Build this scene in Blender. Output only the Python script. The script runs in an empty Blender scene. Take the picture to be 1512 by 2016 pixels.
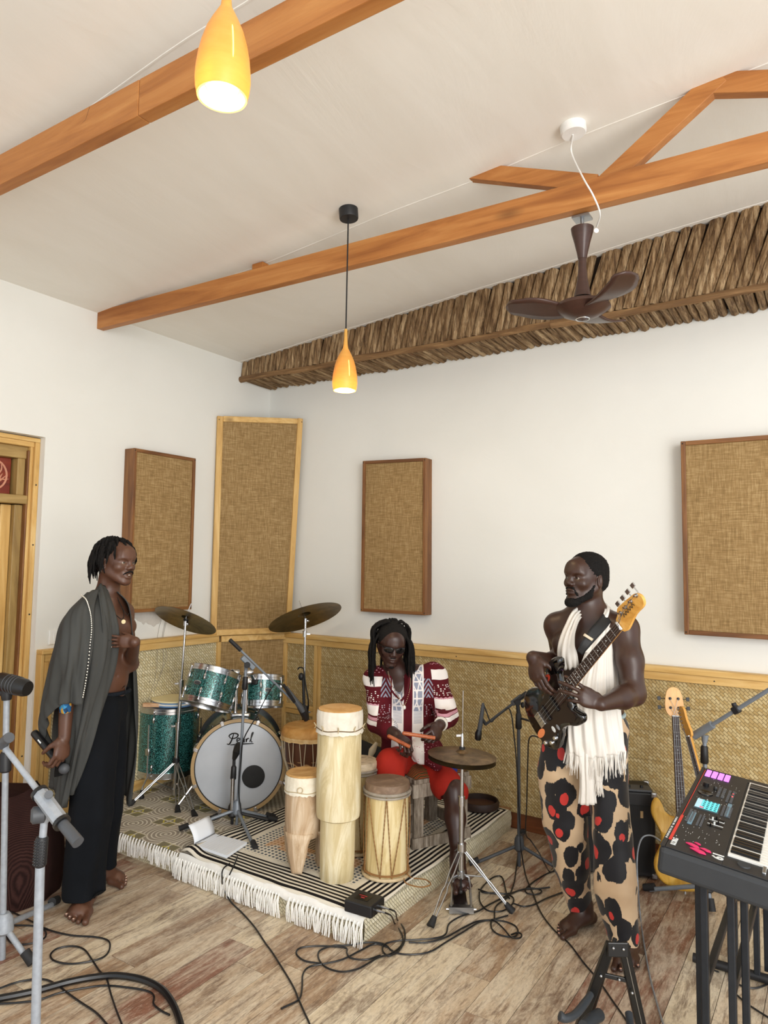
import bpy, bmesh, math, random
import numpy as np
from mathutils import Vector, Matrix, noise
from math import sin, cos, pi, radians, sqrt
random.seed(7)
C = bpy.context.scene.collection
SC = bpy.context.scene
# ---------------------------------------------------------------- camera
CF, CYAW, CPITCH, CROLL = 1379.97, -0.576370, 0.0720631, 0.0159783
CAMP = Vector((3.88216, -4.22853, 1.63))
_fw = Vector((sin(CYAW)*cos(CPITCH), cos(CYAW)*cos(CPITCH), sin(CPITCH)))
_r0 = _fw.cross(Vector((0, 0, 1))).normalized(); _u0 = _r0.cross(_fw)
_r = _r0*cos(CROLL)+_u0*sin(CROLL); _u = -_r0*sin(CROLL)+_u0*cos(CROLL)
cam = bpy.data.cameras.new('camera'); camo = bpy.data.objects.new('camera', cam); C.objects.link(camo)
cam.sensor_fit = 'VERTICAL'; cam.sensor_height = 36.0; cam.lens = CF*36.0/2016.0; cam.clip_start = .05
camo.matrix_world = Matrix(((_r.x, _u.x, -_fw.x, CAMP.x), (_r.y, _u.y, -_fw.y, CAMP.y), (_r.z, _u.z, -_fw.z, CAMP.z), (0, 0, 0, 1)))
SC.camera = camo
# ---------------------------------------------------------------- world, lights, exposure
w = bpy.data.worlds.new('world'); SC.world = w; w.use_nodes = True
bg = w.node_tree.nodes['Background']; bg.inputs[0].default_value = (0.90, 0.95, 1.0, 1); bg.inputs[1].default_value = 1.0
def area(name, loc, target, sx, sy, power, col):
    l = bpy.data.lights.new(name, 'AREA'); l.shape = 'RECTANGLE'; l.size = sx; l.size_y = sy; l.energy = power; l.color = col
    o = bpy.data.objects.new(name, l); C.objects.link(o); o.location = loc
    o.rotation_euler = (Vector(target)-Vector(loc)).to_track_quat('-Z', 'Y').to_euler(); return o
area('daylight', (7.6, -6.2, 2.9), (1.2, -0.6, 1.2), 2.6, 2.2, 165, (1.0, 0.97, 0.93))
# fill lamp added low outside the open side to brighten the ceiling
area('ceiling_fill', (7.4, -4.6, .25), (2.2, -1.6, 3.3), 3.0, 3.0, 150, (1.0, 0.98, 0.94))
vs = SC.view_settings; vs.view_transform = 'Standard'; vs.look = 'None'; vs.gamma = 1; vs.use_curve_mapping = False
vs.exposure = 0.42
SC.cycles.max_bounces = 12; SC.cycles.diffuse_bounces = 5
# ---------------------------------------------------------------- pixel to world helpers (calibrated from the room)
def _ray(px, py): return _fw+_r*((px-756)/CF)-_u*((py-1008)/CF)
_fh = Vector((sin(CYAW), cos(CYAW), 0)); _rh = Vector((cos(CYAW), -sin(CYAW), 0))
def V(px, py, dep):
    d = _ray(px, py); return CAMP+d*(dep/d.dot(_fh))
def HZ(px, py, z=0.):
    d = _ray(px, py); return CAMP+d*((z-CAMP.z)/d.z)
def HX(px, py, x=0.):
    d = _ray(px, py); return CAMP+d*((x-CAMP.x)/d.x)
def HY(px, py, y=0.):
    d = _ray(px, py); return CAMP+d*((y-CAMP.y)/d.y)
def dep(P): return (Vector(P)-CAMP).dot(_fh)
def pxm(n, d): return n*d/CF      # n pixels at depth d, in metres
# ---------------------------------------------------------------- mesh builder
def frame(z, up=(0, 0, 1)):
    z = Vector(z).normalized(); up = Vector(up)
    if abs(z.dot(up.normalized())) > .98: up = Vector((1, 0, 0)) if abs(z.x) < .9 else Vector((0, 1, 0))
    x = up.cross(z).normalized(); y = z.cross(x)
    return Matrix(((x.x, y.x, z.x), (x.y, y.y, z.y), (x.z, y.z, z.z)))
class MB:
    def __init__(s): s.v = []; s.f = []
    def add(s, vs, fs):
        n = len(s.v); s.v += [tuple(v) for v in vs]; s.f += [tuple(i+n for i in f) for f in fs]; return s
    def box(s, a, b):
        x0, y0, z0 = a; x1, y1, z1 = b
        return s.add([(x0,y0,z0),(x1,y0,z0),(x1,y1,z0),(x0,y1,z0),(x0,y0,z1),(x1,y0,z1),(x1,y1,z1),(x0,y1,z1)], [(0,3,2,1),(4,5,6,7),(0,1,5,4),(1,2,6,5),(2,3,7,6),(3,0,4,7)])
    def obox(s, c, M, sx, sy, sz):
        c = Vector(c); P = [c+M@Vector((i*sx/2, j*sy/2, k*sz/2)) for k in (-1, 1) for i, j in ((-1,-1),(1,-1),(1,1),(-1,1))]
        return s.add(P, [(0,3,2,1),(4,5,6,7),(0,1,5,4),(1,2,6,5),(2,3,7,6),(3,0,4,7)])
    def beam(s, a, b, w, h, up=(0, 0, 1)):
        a = Vector(a); b = Vector(b); return s.obox((a+b)/2, frame(b-a, up), w, h, (b-a).length)
    def tube(s, pts, r, n=10, cap=True, closed=False, sub=0):
        P = [Vector(p) for p in pts]
        if sub: P = smooth_path(P, sub, closed)
        m = len(P); R = r if isinstance(r, (list, tuple)) else [r]*m
        if len(R) != m: R = [R[0]+(0)*i if len(R) == 1 else np.interp(i/(m-1)*(len(R)-1), range(len(R)), R) for i in range(m)]
        vs = []; prev = None
        for i, p in enumerate(P):
            if closed: t = P[(i+1) % m]-P[i-1]
            else: t = P[min(i+1, m-1)]-P[max(i-1, 0)]
            if t.length < 1e-9: t = Vector((0, 0, 1))
            t.normalize()
            if prev is None: F = frame(t); x = F.col[0]
            else:
                x = prev-t*prev.dot(t)
                if x.length < 1e-6: x = frame(t).col[0]
                x = x.normalized()
            x = Vector(x); prev = x; y = t.cross(x)
            vs += [p+(x*cos(2*pi*k/n)+y*sin(2*pi*k/n))*R[i] for k in range(n)]
        fs = []
        for i in range(m if closed else m-1):
            j = (i+1) % m
            fs += [(i*n+k, i*n+(k+1) % n, j*n+(k+1) % n, j*n+k) for k in range(n)]
        if cap and not closed: fs += [tuple(range(n))[::-1], tuple((m-1)*n+k for k in range(n))]
        return s.add(vs, fs)
    def lathe(s, prof, c=(0, 0, 0), ax=(0, 0, 1), n=32, cap=True, sq=1.0):
        M = frame(ax) if tuple(ax) != (0, 0, 1) else Matrix.Identity(3); c = Vector(c); vs = []
        for r, z in prof: vs += [c+M@Vector((r*cos(2*pi*k/n), r*sq*sin(2*pi*k/n), z)) for k in range(n)]
        m = len(prof); fs = [(i*n+k, i*n+(k+1) % n, (i+1)*n+(k+1) % n, (i+1)*n+k) for i in range(m-1) for k in range(n)]
        if cap: fs += [tuple(range(n))[::-1], tuple((m-1)*n+k for k in range(n))]
        return s.add(vs, fs)
    def ball(s, c, r, n=14, M=None):
        r = (r, r, r) if not isinstance(r, (tuple, list)) else r; c = Vector(c); M = M or Matrix.Identity(3); k = n//2+1
        vs = []
        for i in range(1, k):
            a = pi*i/k; vs += [c+M@Vector((r[0]*sin(a)*cos(2*pi*j/n), r[1]*sin(a)*sin(2*pi*j/n), r[2]*cos(a))) for j in range(n)]
        vs += [c+M@Vector((0, 0, r[2])), c-M@Vector((0, 0, r[2]))]; a = len(vs)-2
        fs = [(i*n+j, (i+1)*n+j, (i+1)*n+(j+1) % n, i*n+(j+1) % n) for i in range(k-2) for j in range(n)]
        fs += [(a, j, (j+1) % n) for j in range(n)]+[(a+1, (k-2)*n+(j+1) % n, (k-2)*n+j) for j in range(n)]
        return s.add(vs, fs)
    def torus(s, c, ax, R, r, n=32, m=8):
        M = frame(ax); c = Vector(c)
        return s.tube([c+M@Vector((R*cos(2*pi*i/n), R*sin(2*pi*i/n), 0)) for i in range(n)], r, m, closed=True)
    def prism(s, poly, o, ux, uy, th, mid=0):
        o = Vector(o); ux = Vector(ux).normalized(); uy = Vector(uy).normalized(); nz = ux.cross(uy); n = len(poly)
        vs = [o+ux*x+uy*y+nz*(th*q) for q in ((0, 1) if not mid else (-.5, .5)) for x, y in poly]
        return s.add(vs, [tuple(range(n))[::-1], tuple(range(n, 2*n))]+[(i, (i+1) % n, n+(i+1) % n, n+i) for i in range(n)])
    def grid(s, P):
        a = len(P); b = len(P[0])
        return s.add([p for row in P for p in row], [(i*b+j, (i+1)*b+j, (i+1)*b+j+1, i*b+j+1) for i in range(a-1) for j in range(b-1)])
def smooth_path(P, k, closed=False):
    P = [Vector(p) for p in P]; m = len(P); out = []
    rng = range(m) if closed else range(m-1)
    for i in rng:
        p0 = P[i-1] if (closed or i > 0) else P[0]*2-P[1]; p1 = P[i]; p2 = P[(i+1) % m]
        p3 = P[(i+2) % m] if (closed or i+2 < m) else P[-1]*2-P[-2]
        for q in range(k):
            t = q/k; out.append(.5*((2*p1)+(p2-p0)*t+(2*p0-5*p1+4*p2-p3)*t*t+(3*p1-p0-3*p2+p3)*t*t*t))
    if not closed: out.append(P[-1])
    return out
def root_loc(p):
    return Vector(p.location) if p is not None and p.parent is None else (root_loc(p.parent) if p is not None else Vector((0, 0, 0)))
def emit(name, mb, m, parent=None, smooth=True, sharp=38, bev=0, sub=0, loc=None, bseg=2, local=False):
    o0 = Vector(loc) if (loc is not None and parent is None) else root_loc(parent)
    me = bpy.data.meshes.new(name)
    if local: me.from_pydata([tuple(v) for v in mb.v], [], mb.f)
    else: me.from_pydata([(v[0]-o0.x, v[1]-o0.y, v[2]-o0.z) for v in mb.v], [], mb.f)
    me.update()
    if smooth:
        me.shade_smooth()
        if sharp: me.set_sharp_from_angle(angle=radians(sharp))
    if m: me.materials.append(m)
    o = bpy.data.objects.new(name, me); C.objects.link(o)
    if parent is not None: o.parent = parent
    else: o.location = o0
    if bev:
        b = o.modifiers.new('b', 'BEVEL'); b.width = bev; b.segments = bseg; b.limit_method = 'ANGLE'; b.angle_limit = radians(40)
    if sub:
        b = o.modifiers.new('s', 'SUBSURF'); b.levels = b.render_levels = sub
    return o
def tag(o, label, cat, group=None, kind=None):
    o['label'] = label; o['category'] = cat
    if group: o['group'] = group
    if kind: o['kind'] = kind
    return o
def thing(name, label, cat, loc=(0, 0, 0), group=None):
    o = bpy.data.objects.new(name, None); o.empty_display_size = .05; C.objects.link(o); o.location = loc
    return tag(o, label, cat, group)
def struct(o): o['kind'] = 'structure'; return o
def lab(o, l): o['label'] = l; return o
# ---------------------------------------------------------------- materials
def col(h):
    if isinstance(h, str):
        h = h.lstrip('#'); h = [int(h[i:i+2], 16)/255 for i in (0, 2, 4)]
        return tuple(c/12.92 if c <= .04045 else ((c+.055)/1.055)**2.4 for c in h)+(1,)
    return tuple(h)+(1,)
class NT:
    def __init__(s, name, rough=.6, metal=0, spec=.5):
        s.m = bpy.data.materials.new(name); s.m.use_nodes = True; s.t = s.m.node_tree; s.b = s.t.nodes['Principled BSDF']
        s.b.inputs['Roughness'].default_value = rough; s.b.inputs['Metallic'].default_value = metal; s.b.inputs['Specular IOR Level'].default_value = spec
    def n(s, ty, **k):
        nd = s.t.nodes.new('ShaderNode'+ty)
        for a, v in k.items():
            if a[0] == '_': setattr(nd, a[1:], v)
            else:
                key = a.replace('__', ' '); key = int(key[1:]) if key[0] == 'i' and key[1:].isdigit() else key
                s.set(nd.inputs[key], v)
        return nd
    def set(s, inp, v):
        if isinstance(v, bpy.types.NodeSocket): s.t.links.new(v, inp)
        elif isinstance(v, bpy.types.Node): s.t.links.new(v.outputs[0], inp)
        else: inp.default_value = v
    def co(s, scale=(1, 1, 1), rot=(0, 0, 0), rnd=0, gen='Object'):
        tc = s.n('TexCoord'); v = tc.outputs[gen]
        if rnd:
            oi = s.n('ObjectInfo'); mu = s.n('VectorMath', _operation='SCALE', Scale=rnd); cx = s.n('CombineXYZ', X=oi.outputs['Random'], Y=oi.outputs['Random'], Z=oi.outputs['Random']); s.set(mu.inputs[0], cx)
            ad = s.n('VectorMath', _operation='ADD'); s.set(ad.inputs[0], v); s.set(ad.inputs[1], mu); v = ad.outputs[0]
        mp = s.n('Mapping'); s.set(mp.inputs[0], v); mp.inputs['Scale'].default_value = scale; mp.inputs['Rotation'].default_value = rot
        return mp.outputs[0]
    def noise(s, v, sc, det=3, ro=.55, dist=0): return s.n('TexNoise', Vector=v, Scale=sc, Detail=det, Roughness=ro, Distortion=dist).outputs['Fac']
    def ramp(s, f, stops, interp='LINEAR'):
        r = s.n('ValToRGB', Fac=f); e = r.color_ramp.elements; r.color_ramp.interpolation = interp
        while len(e) < len(stops): e.new(.5)
        for el, (p, c) in zip(e, stops): el.position = p; el.color = col(c)
        return r.outputs[0]
    def mix(s, f, a, b, mode='MIX'):
        m = s.n('Mix', _data_type='RGBA', _blend_type=mode); s.set(m.inputs[0], f)
        for i, c in ((6, a), (7, b)): s.set(m.inputs[i], col(c) if isinstance(c, (str, tuple)) else c)
        return m.outputs[2]
    def math(s, op, a, b=0, c=0):
        m = s.n('Math', _operation=op); s.set(m.inputs[0], a); s.set(m.inputs[1], b); s.set(m.inputs[2], c); return m.outputs[0]
    def base(s, c): s.set(s.b.inputs['Base Color'], col(c) if isinstance(c, (str, tuple)) else c); return s
    def bump(s, h, st=.3, d=.01): s.set(s.b.inputs['Normal'], s.n('Bump', Strength=st, Distance=d, Height=h)); return s
    def sep(s, v): return s.n('SeparateXYZ', Vector=v).outputs
_mc = {}
def flat(name, c, rough=.5, metal=0, spec=.5, var=.12, sc=14, bump=0):
    if name in _mc: return _mc[name]
    n = NT(name, rough, metal, spec); cc = col(c)
    f = n.noise(n.co(), sc, 4)
    n.base(n.mix(f, tuple(x*(1-var) for x in cc[:3]), tuple(min(1, x*(1+var)) for x in cc[:3])))
    if bump: n.bump(n.noise(n.co(), sc*12, 3), bump, .002)
    _mc[name] = n.m; return n.m
def wood(name, c1, c2, c3, axis=0, sc=1.0, rough=.55, rnd=3.0, knots=True, bump=.25, dark=.0):
    n = NT(name, rough); s = [9*sc]*3; s[axis] = .9*sc
    v = n.co(tuple(s), rnd=rnd)
    a = n.noise(v, 1.6, 5, .6, 1.2); g = n.noise(n.co(tuple(x*5 for x in s), rnd=rnd), 2.2, 4, .6)
    c = n.ramp(a, [(.3, c1), (.5, c2), (.68, c3)])
    c = n.mix(n.math('MULTIPLY', g, .45), c, c1)
    if knots:
        s2 = [5*sc]*3; s2[axis] = 2.2*sc
        vo = n.n('TexVoronoi', Vector=n.co(tuple(s2), rnd=rnd), Scale=1.0); k = n.ramp(vo.outputs['Distance'], [(.03, '#ffffff'), (.14, '#000000')])
        c = n.mix(n.math('MULTIPLY', k, .6), c, tuple(x*.35 for x in col(c1)[:3]))
    n.base(c); n.bump(g, bump, .004); return n.m
# ================================================================ ROOM
M = {}
n = NT('plaster', .85, spec=.2); f = n.noise(n.co(), 1.3, 5, .6, .6); n.base(n.mix(f, '#dcdcd6', '#e6e6e1'))
n.bump(n.noise(n.co(), 3.5, 6, .6, .8), .25, .01); M['plaster'] = n.m
n = NT('ceiling_plaster', .85, spec=.2); f = n.noise(n.co((1, .25, 1), (0, 0, .5)), 2.2, 6, .65, 1.6); n.base(n.mix(f, '#e3dfd5', '#f4f2ec'))
n.bump(n.noise(n.co((1, .3, 1), (0, 0, .4)), 3, 6, .6, 1.5), .3, .012); M['ceil'] = n.m
M['beam'] = wood('beam_wood', '#8f5524', '#b27439', '#c58a4c', 0, .8, .5)
M['beamd'] = wood('strut_wood', '#94561f', '#bb7836', '#cf8d4a', 0, .8, .5)
M['pine'] = wood('pine_x', '#b98f4e', '#d8b16c', '#e6c789', 0, 1, .55)
M['piney'] = wood('pine_y', '#b98f4e', '#d8b16c', '#e6c789', 1, 1, .55)
M['pinez'] = wood('pine_z', '#b98f4e', '#d5ad68', '#e6c789', 2, 1, .55)
M['reds'] = wood('stained_wood', '#553214', '#80532b', '#9a6b38', 2, 1, .5)
M['maho'] = wood('mahogany', '#5a1f0e', '#7c2f17', '#96422a', 2, .8, .45, knots=False)
M['skirt'] = wood('skirting_wood', '#5c3218', '#7d4724', '#91582f', 0, 1, .5)
def burlap(name, a, b, d):
    n = NT(name, .9, spec=.15)
    h = n.noise(n.co((160, 160, 14)), 1, 3, .6); v = n.noise(n.co((14, 14, 160)), 1, 3, .6); big = n.noise(n.co(), 4, 3)
    s = n.math('ADD', n.math('MULTIPLY', h, .5), n.math('MULTIPLY', v, .5))
    c = n.ramp(s, [(.36, a), (.5, b), (.63, d)]); c = n.mix(n.math('MULTIPLY', big, .35), c, a)
    n.base(c); n.bump(s, .4, .003); return n.m
M['burlap'] = burlap('burlap', '#7d6542', '#987c53', '#b2986d')
def matweave(name, c1, c2, c3, sc=1.0, rot=.78):
    n = NT(name, .8, spec=.25)
    # diagonal basket weave: two brick fields crossed, coordinates folded so x and y walls both work
    tc = n.n('TexCoord').outputs['Object']; X, Y, Z = n.sep(tc)
    u = n.math('ADD', X, Y); uv = n.n('CombineXYZ', X=u, Y=Z)
    wn = n.n('TexNoise', Vector=uv, Scale=9., Detail=3.); ws = n.n('VectorMath', _operation='SCALE', Scale=.022); n.set(ws.inputs[0], wn.outputs['Color']); wa = n.n('VectorMath', _operation='ADD'); n.set(wa.inputs[0], uv); n.set(wa.inputs[1], ws); mp = n.n('Mapping', Vector=wa); mp.inputs['Rotation'].default_value = (0, 0, rot); mp.inputs['Scale'].default_value = (sc, sc, sc)
    br = n.n('TexBrick', Vector=mp, Scale=22., Color1=col(c1), Color2=col(c3), Mortar=col('#4c3a1c')); br.inputs['Mortar Size'].default_value = .035
    br.inputs['Brick Width'].default_value = .62; br.inputs['Row Height'].default_value = .32; br.inputs['Bias'].default_value = -.1; br.inputs['Mortar Smooth'].default_value = 1.; br.offset = .5
    nz = n.noise(n.co((1, 1, 3)), 3, 5, .6); c = n.mix(.48, br.outputs[0], c2); c = n.mix(nz, c, n.mix(.22, c, c1, 'MULTIPLY'))
    row = n.math('ABSOLUTE', n.math('SUBTRACT', n.math('FRACT', n.math('MULTIPLY', n.math('ADD', Z, n.math('MULTIPLY', n.noise(n.co(), 2, 2), .05)), 6.2)), .5))
    c = n.mix(n.ramp(row, [(.0, '#8a8a8a'), (.06, '#000000')]), c, n.mix(1., c, '#8b7440', 'MULTIPLY'))
    sp = n.n('TexVoronoi', Vector=n.co(), Scale=11.).outputs['Distance']; c = n.mix(n.ramp(sp, [(.05, '#b0b0b0'), (.09, '#000000')]), c, '#3a2815')
    n.base(c); n.bump(n.math('ADD', br.outputs[0], n.math('MULTIPLY', nz, .4)), .9, .008); return n.m
M['mat'] = matweave('woven_palm', '#b0945c', '#bea675', '#e6d8ab')
M['mat2'] = matweave('woven_palm_pale', '#c6b78f', '#d8cda6', '#f2ebd0')
M['white'] = flat('white_plastic', '#e9e9e6', .4); M['black'] = flat('black_plastic', '#121214', .35, var=.3)
# floor: planks laid towards the left wall's vanishing point (along Y)
n = NT('vinyl_plank', .42, spec=.4)
oi = n.n('ObjectInfo').outputs['Random']
tone = n.ramp(oi, [(0, '#b5a088'), (.13, '#d6c6ab'), (.26, '#9a8069'), (.38, '#c6b196'), (.5, '#8a6250'), (.62, '#dccfb6'), (.74, '#a98e73'), (.86, '#7d5b49'), (.94, '#c4a688')][:8], 'CONSTANT')
st = n.noise(n.co((10, 1.6, 10), rnd=9), 1.6, 8, .7, .5); bl = n.noise(n.co((5, 1.6, 5), rnd=5), 2.0, 9, .78, .4); fi = n.noise(n.co((70, 22, 70), rnd=7), 1.6, 5, .75); s3 = n.noise(n.co((34, 3, 34), rnd=13), 1.6, 7, .75, .5)
c = n.mix(n.ramp(st, [(.44, '#000000'), (.58, '#c8c8c8')]), tone, '#e0d5c0')
c = n.mix(n.ramp(bl, [(.50, '#000000'), (.60, '#c0c0c0'), (.75, '#ffffff')]), c, '#6b5140')
c = n.mix(n.ramp(s3, [(.53, '#000000'), (.62, '#c8c8c8')]), c, '#5e4435')
c = n.mix(n.ramp(fi, [(.36, '#909090'), (.50, '#000000')]), c, '#553a2a')
c = n.mix(n.ramp(fi, [(.54, '#000000'), (.66, '#909090')]), c, '#eadfca')
n.base(c); n.bump(fi, .15, .002); n.set(n.b.inputs['Roughness'], n.math('MULTIPLY_ADD', fi, .25, .30)); M['plank'] = n.m
X1, Y1 = 6.6, -6.4
fl = struct(emit('floor', MB().box((-.5, Y1, -.12), (X1, .12, -.006)), flat('subfloor', '#3a2a1c', .9)))
pw = .152; k = 0; lens = [.62, .91, 1.22, 1.22]; pm = {}
for i in range(int((X1+.5)/pw)+1):
    x = -.5+i*pw; y = .1-random.random()*1.0
    y0 = .1
    while y0 > Y1:
        L = random.choice(lens) if y0 < .1 else .2+random.random()*1.0
        yb = max(Y1, y0-L)
        if x < 4.9 or y0 < 0:
            key = round(y0-yb, 3)
            if key not in pm:
                o = emit('plank', MB().box((.0012, -key+.0014, -.006), (pw-.0012, -.0014, 0)), M['plank'], fl, local=True, smooth=False); pm[key] = o
            else: o = pm[key].copy(); C.objects.link(o); o.parent = fl
            o.location = (x, y0, 0); k += 1
        y0 = yb
# walls
ZE = 3.17; SL = .082
def ceilz(x): return ZE+SL*x
wb = MB(); wb.add([(-.2,0,-.1),(X1,0,-.1),(X1,0,ceilz(X1)+.1),(-.2,0,ceilz(-.2)+.1),(-.2,.15,-.1),(X1,.15,-.1),(X1,.15,ceilz(X1)+.1),(-.2,.15,ceilz(-.2)+.1)], [(0,1,2,3),(4,7,6,5),(0,4,5,1),(1,5,6,2),(2,6,7,3),(3,7,4,0)])
struct(emit('wall_back', wb, M['plaster'], smooth=False))
DY0, DY1, DZ = -1.905, -3.35, 2.33      # door opening in left wall
wl = MB(); wl.box((-.3, DY0, -.1), (0, .15, ZE+.08)); wl.box((-.3, Y1, -.1), (0, DY1, ZE+.08)); wl.box((-.3, DY1, DZ), (0, DY0, ZE+.08))
struct(emit('wall_left', wl, M['plaster'], smooth=False))
cl = MB(); cl.add([(-.3,Y1,ceilz(-.3)),(X1,Y1,ceilz(X1)),(X1,.15,ceilz(X1)),(-.3,.15,ceilz(-.3)),(-.3,Y1,ceilz(-.3)+.1),(X1,Y1,ceilz(X1)+.1),(X1,.15,ceilz(X1)+.1),(-.3,.15,ceilz(-.3)+.1)], [(0,1,2,3),(4,7,6,5),(0,4,5,1),(1,5,6,2),(2,6,7,3),(3,7,4,0)])
ce = struct(emit('ceiling', cl, M['ceil'], smooth=False))
for yy in (-1.44, -.36, -2.75):     # plaster ridges over the board joints
    P = [(x/8, yy+.006*sin(x*.7)+.002*sin(x*5.1), ceilz(x/8)+.0035) for x in range(0, 50)]
    emit('plaster_ridge', MB().tube(P, .006, 6), M['ceil'], ce)
# door: recessed pale frame, transom with a carved panel, red-brown leaf
d = bpy.data.objects.new('door_1', None); C.objects.link(d); d.location = (-.1, DY0, 0); struct(d)
def fr(y0, y1, z0, z1, x0, x1, m=None, nm='door_frame', bev=.004): return emit(nm, MB().box((x0, y1, z0), (x1, y0, z1)), m or M['pinez'], d, bev=bev, smooth=False)
M['dwood'] = wood('door_wood', '#80653a', '#a58850', '#bb9d63', 2, 1, .5); M['dwoody'] = wood('door_wood_y', '#80653a', '#a58850', '#bb9d63', 1, 1, .5)
fr(DY0-.0, DY0-.030, 0, 2.30, -.10, -.045, M['pinez']); fr(DY0-.031, DY0-.050, 0, 2.28, -.11, -.060, M['pinez']); fr(DY0-.050, DY0-.060, 0, 2.25, -.14, -.064, M['reds'])
fr(DY0-.0, DY1, 2.30, 2.325, -.10, -.045, M['piney']); fr(DY0-.03, DY1, 2.27, 2.30, -.11, -.055, M['piney']); fr(DY0-.05, DY1, 2.20, 2.27, -.19, -.085, M['dwoody'])
fr(DY0-.052, DY1+.03, 1.935, 1.985, -.17, -.062, M['dwoody'], 'transom_rail')
fr(DY0-.060, DY0-.105, 1.985, 2.20, -.2, -.09, M['dwood'], 'jamb'); fr(DY0-.060, DY0-.108, 0, 1.93, -.2, -.095, M['dwood'], 'jamb')
M['carved'] = wood('carved_panel_wood', '#571607', '#7a2410', '#8e3418', 1, 1, .45, knots=False)
tp = fr(DY0-.115, DY1+.03, 1.985, 2.20, -.2, -.140, M['carved'], 'transom_panel')
cv = MB(); cy, cz = DY0-.225, 2.095
cv.tube([(-.138, cy+.085*cos(t), cz+.088*sin(t)) for t in [i*2*pi/28 for i in range(28)]], .006, 6, closed=True)
for q in range(5):
    a = .4+q*1.2; cv.tube([(-.138, cy+.02*cos(a)+r*cos(a+r*9), cz+r*.75*sin(a+r*9)) for r in [.01, .03, .05, .07, .09]], [.003, .006, .005, .004, .002], 6)
    cv.tube([(-.138, cy-.01+.03*q*.3, cz-.05+.01*q), (-.138, cy+.05-.02*q*.2, cz-.03+.016*q), (-.138, cy+.08-.02*q, cz+.01*q)], [.003, .006, .002], 6)
emit('carved_relief', cv, flat('carving_pale', '#c98d72', .6), tp)
fr(DY0-.110, DY0-.170, 0, 1.93, -.24, -.125, M['pinez'], 'door_stile')
fr(DY0-.17, DY1+.03, 1.84, 1.92, -.24, -.127, M['piney'], 'door_rail'); fr(DY0-.17, DY1+.03, 0, .2, -.24, -.127, M['piney'], 'door_rail'); fr(DY0-.17, DY1+.03, .95, 1.05, -.24, -.127, M['piney'], 'door_rail')
fr(DY0-.17, DY1+.03, .2, .95, -.235, -.145, M['maho'], 'door_panel'); fr(DY0-.17, DY1+.03, 1.05, 1.84, -.235, -.145, M['maho'], 'door_panel')
emit('panel_moulding', MB().tube([(-.142, DY0-.18, 1.06), (-.142, DY0-.18, 1.83), (-.142, DY1+.05, 1.83), (-.142, DY1+.05, 1.06)], .012, 8, closed=True), M['maho'], d)
bl = MB()
for z in (.5, .9, 1.3, 1.7, 2.05): bl.ball((-.044, DY0-.016, z), (.002, .005, .005), 8)
emit('nail_head', bl, M['black'], d)
struct(emit('trim_1', MB().box((-.29, DY1, 0), (-.25, DY0, DZ)), M['maho'], smooth=False))
# skirting at the back wall
struct(emit('baseboard_back', MB().box((0, -.022, 0), (X1, 0, .105)), M['skirt'], smooth=False, bev=.004))
# ---- wainscot, back wall
wz = 1.075
W1 = thing('wainscot', 'woven palm mat wainscot in a pale timber frame along the wall behind the drummer', 'wainscot', (.22, 0, 0))
emit('woven_mat', MB().box((.24, -.03, .1), (X1, -.004, 1.03)), M['mat'], W1, smooth=False)
emit('top_rail', MB().box((.22, -.062, 1.045), (X1, 0, 1.078)), M['pine'], W1, smooth=False, bev=.004)
emit('top_rail', MB().box((.22, -.048, 1.0), (X1, -.004, 1.044)), M['pine'], W1, smooth=False, bev=.003)
for x0, x1 in ((.245, .285), (.555, .585), (.588, .615)): emit('stile', MB().box((x0, -.045, .1), (x1, -.004, 1.0)), M['pinez'], W1, smooth=False, bev=.003)
for z in (.475, .512): emit('cross_rail', MB().box((.285, -.043, z), (.555, -.004, z+.033)), M['pine'], W1, smooth=False, bev=.003)
sk = MB()
for x in (1.1, 1.75, 2.4, 2.9, 3.3): sk.ball((x, -.049, 1.022), (.004, .002, .004), 8)
emit('nail_head', sk, M['black'], W1)
# ---- wainscot, left wall
W2 = thing('wainscot', 'pale framed woven mat wainscot on the left wall behind the man in the cape', 'wainscot', (0, -1.2, 0))
emit('woven_mat', MB().box((.004, -1.86, .1), (.03, -.5, 1.05)), M['mat2'], W2, smooth=False)
emit('top_rail', MB().box((0, -1.895, 1.075), (.065, -.5, 1.1)), M['piney'], W2, smooth=False, bev=.004)
emit('top_rail', MB().box((.004, -1.87, 1.03), (.05, -.52, 1.074)), M['piney'], W2, smooth=False, bev=.003)
emit('end_board', MB().box((0, -1.895, 0), (.055, -1.875, 1.075)), M['pinez'], W2, smooth=False, bev=.003)
for y0 in (-1.873, -1.842, -.53): emit('stile', MB().box((.004, y0, .02), (.052, y0+.028, 1.03)), M['pinez'], W2, smooth=False, bev=.003)
emit('bottom_rail', MB().box((.004, -1.84, .14), (.05, -.53, .2)), M['piney'], W2, smooth=False, bev=.003)
# ---- diagonal corner panel (below) and tall leaning panel
def quadbox(mb, a, b, z0, z1, t, o=0):
    a = Vector(a); b = Vector(b); u = (b-a).normalized(); nn = Vector((u.y, -u.x, 0))
    P = [a+nn*o, b+nn*o, b+nn*(o+t), a+nn*(o+t)]
    return mb.add([(p.x, p.y, z0) for p in P]+[(p.x, p.y, z1) for p in P], [(0,3,2,1),(4,5,6,7),(0,1,5,4),(1,2,6,5),(2,3,7,6),(3,0,4,7)])
A_, B_ = (.03, -.5, 0), (.24, -.03, 0)
W3 = thing('corner_panel', 'low sackcloth panel closing the corner behind the drum kit', 'panel', (.1, -.25, 0))
emit('burlap_cloth', quadbox(MB(), A_, B_, .1, 1.03, .02), M['burlap'], W3, smooth=False)
emit('top_rail', quadbox(MB(), A_, B_, 1.03, 1.075, .045), M['pine'], W3, smooth=False, bev=.004)
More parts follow.
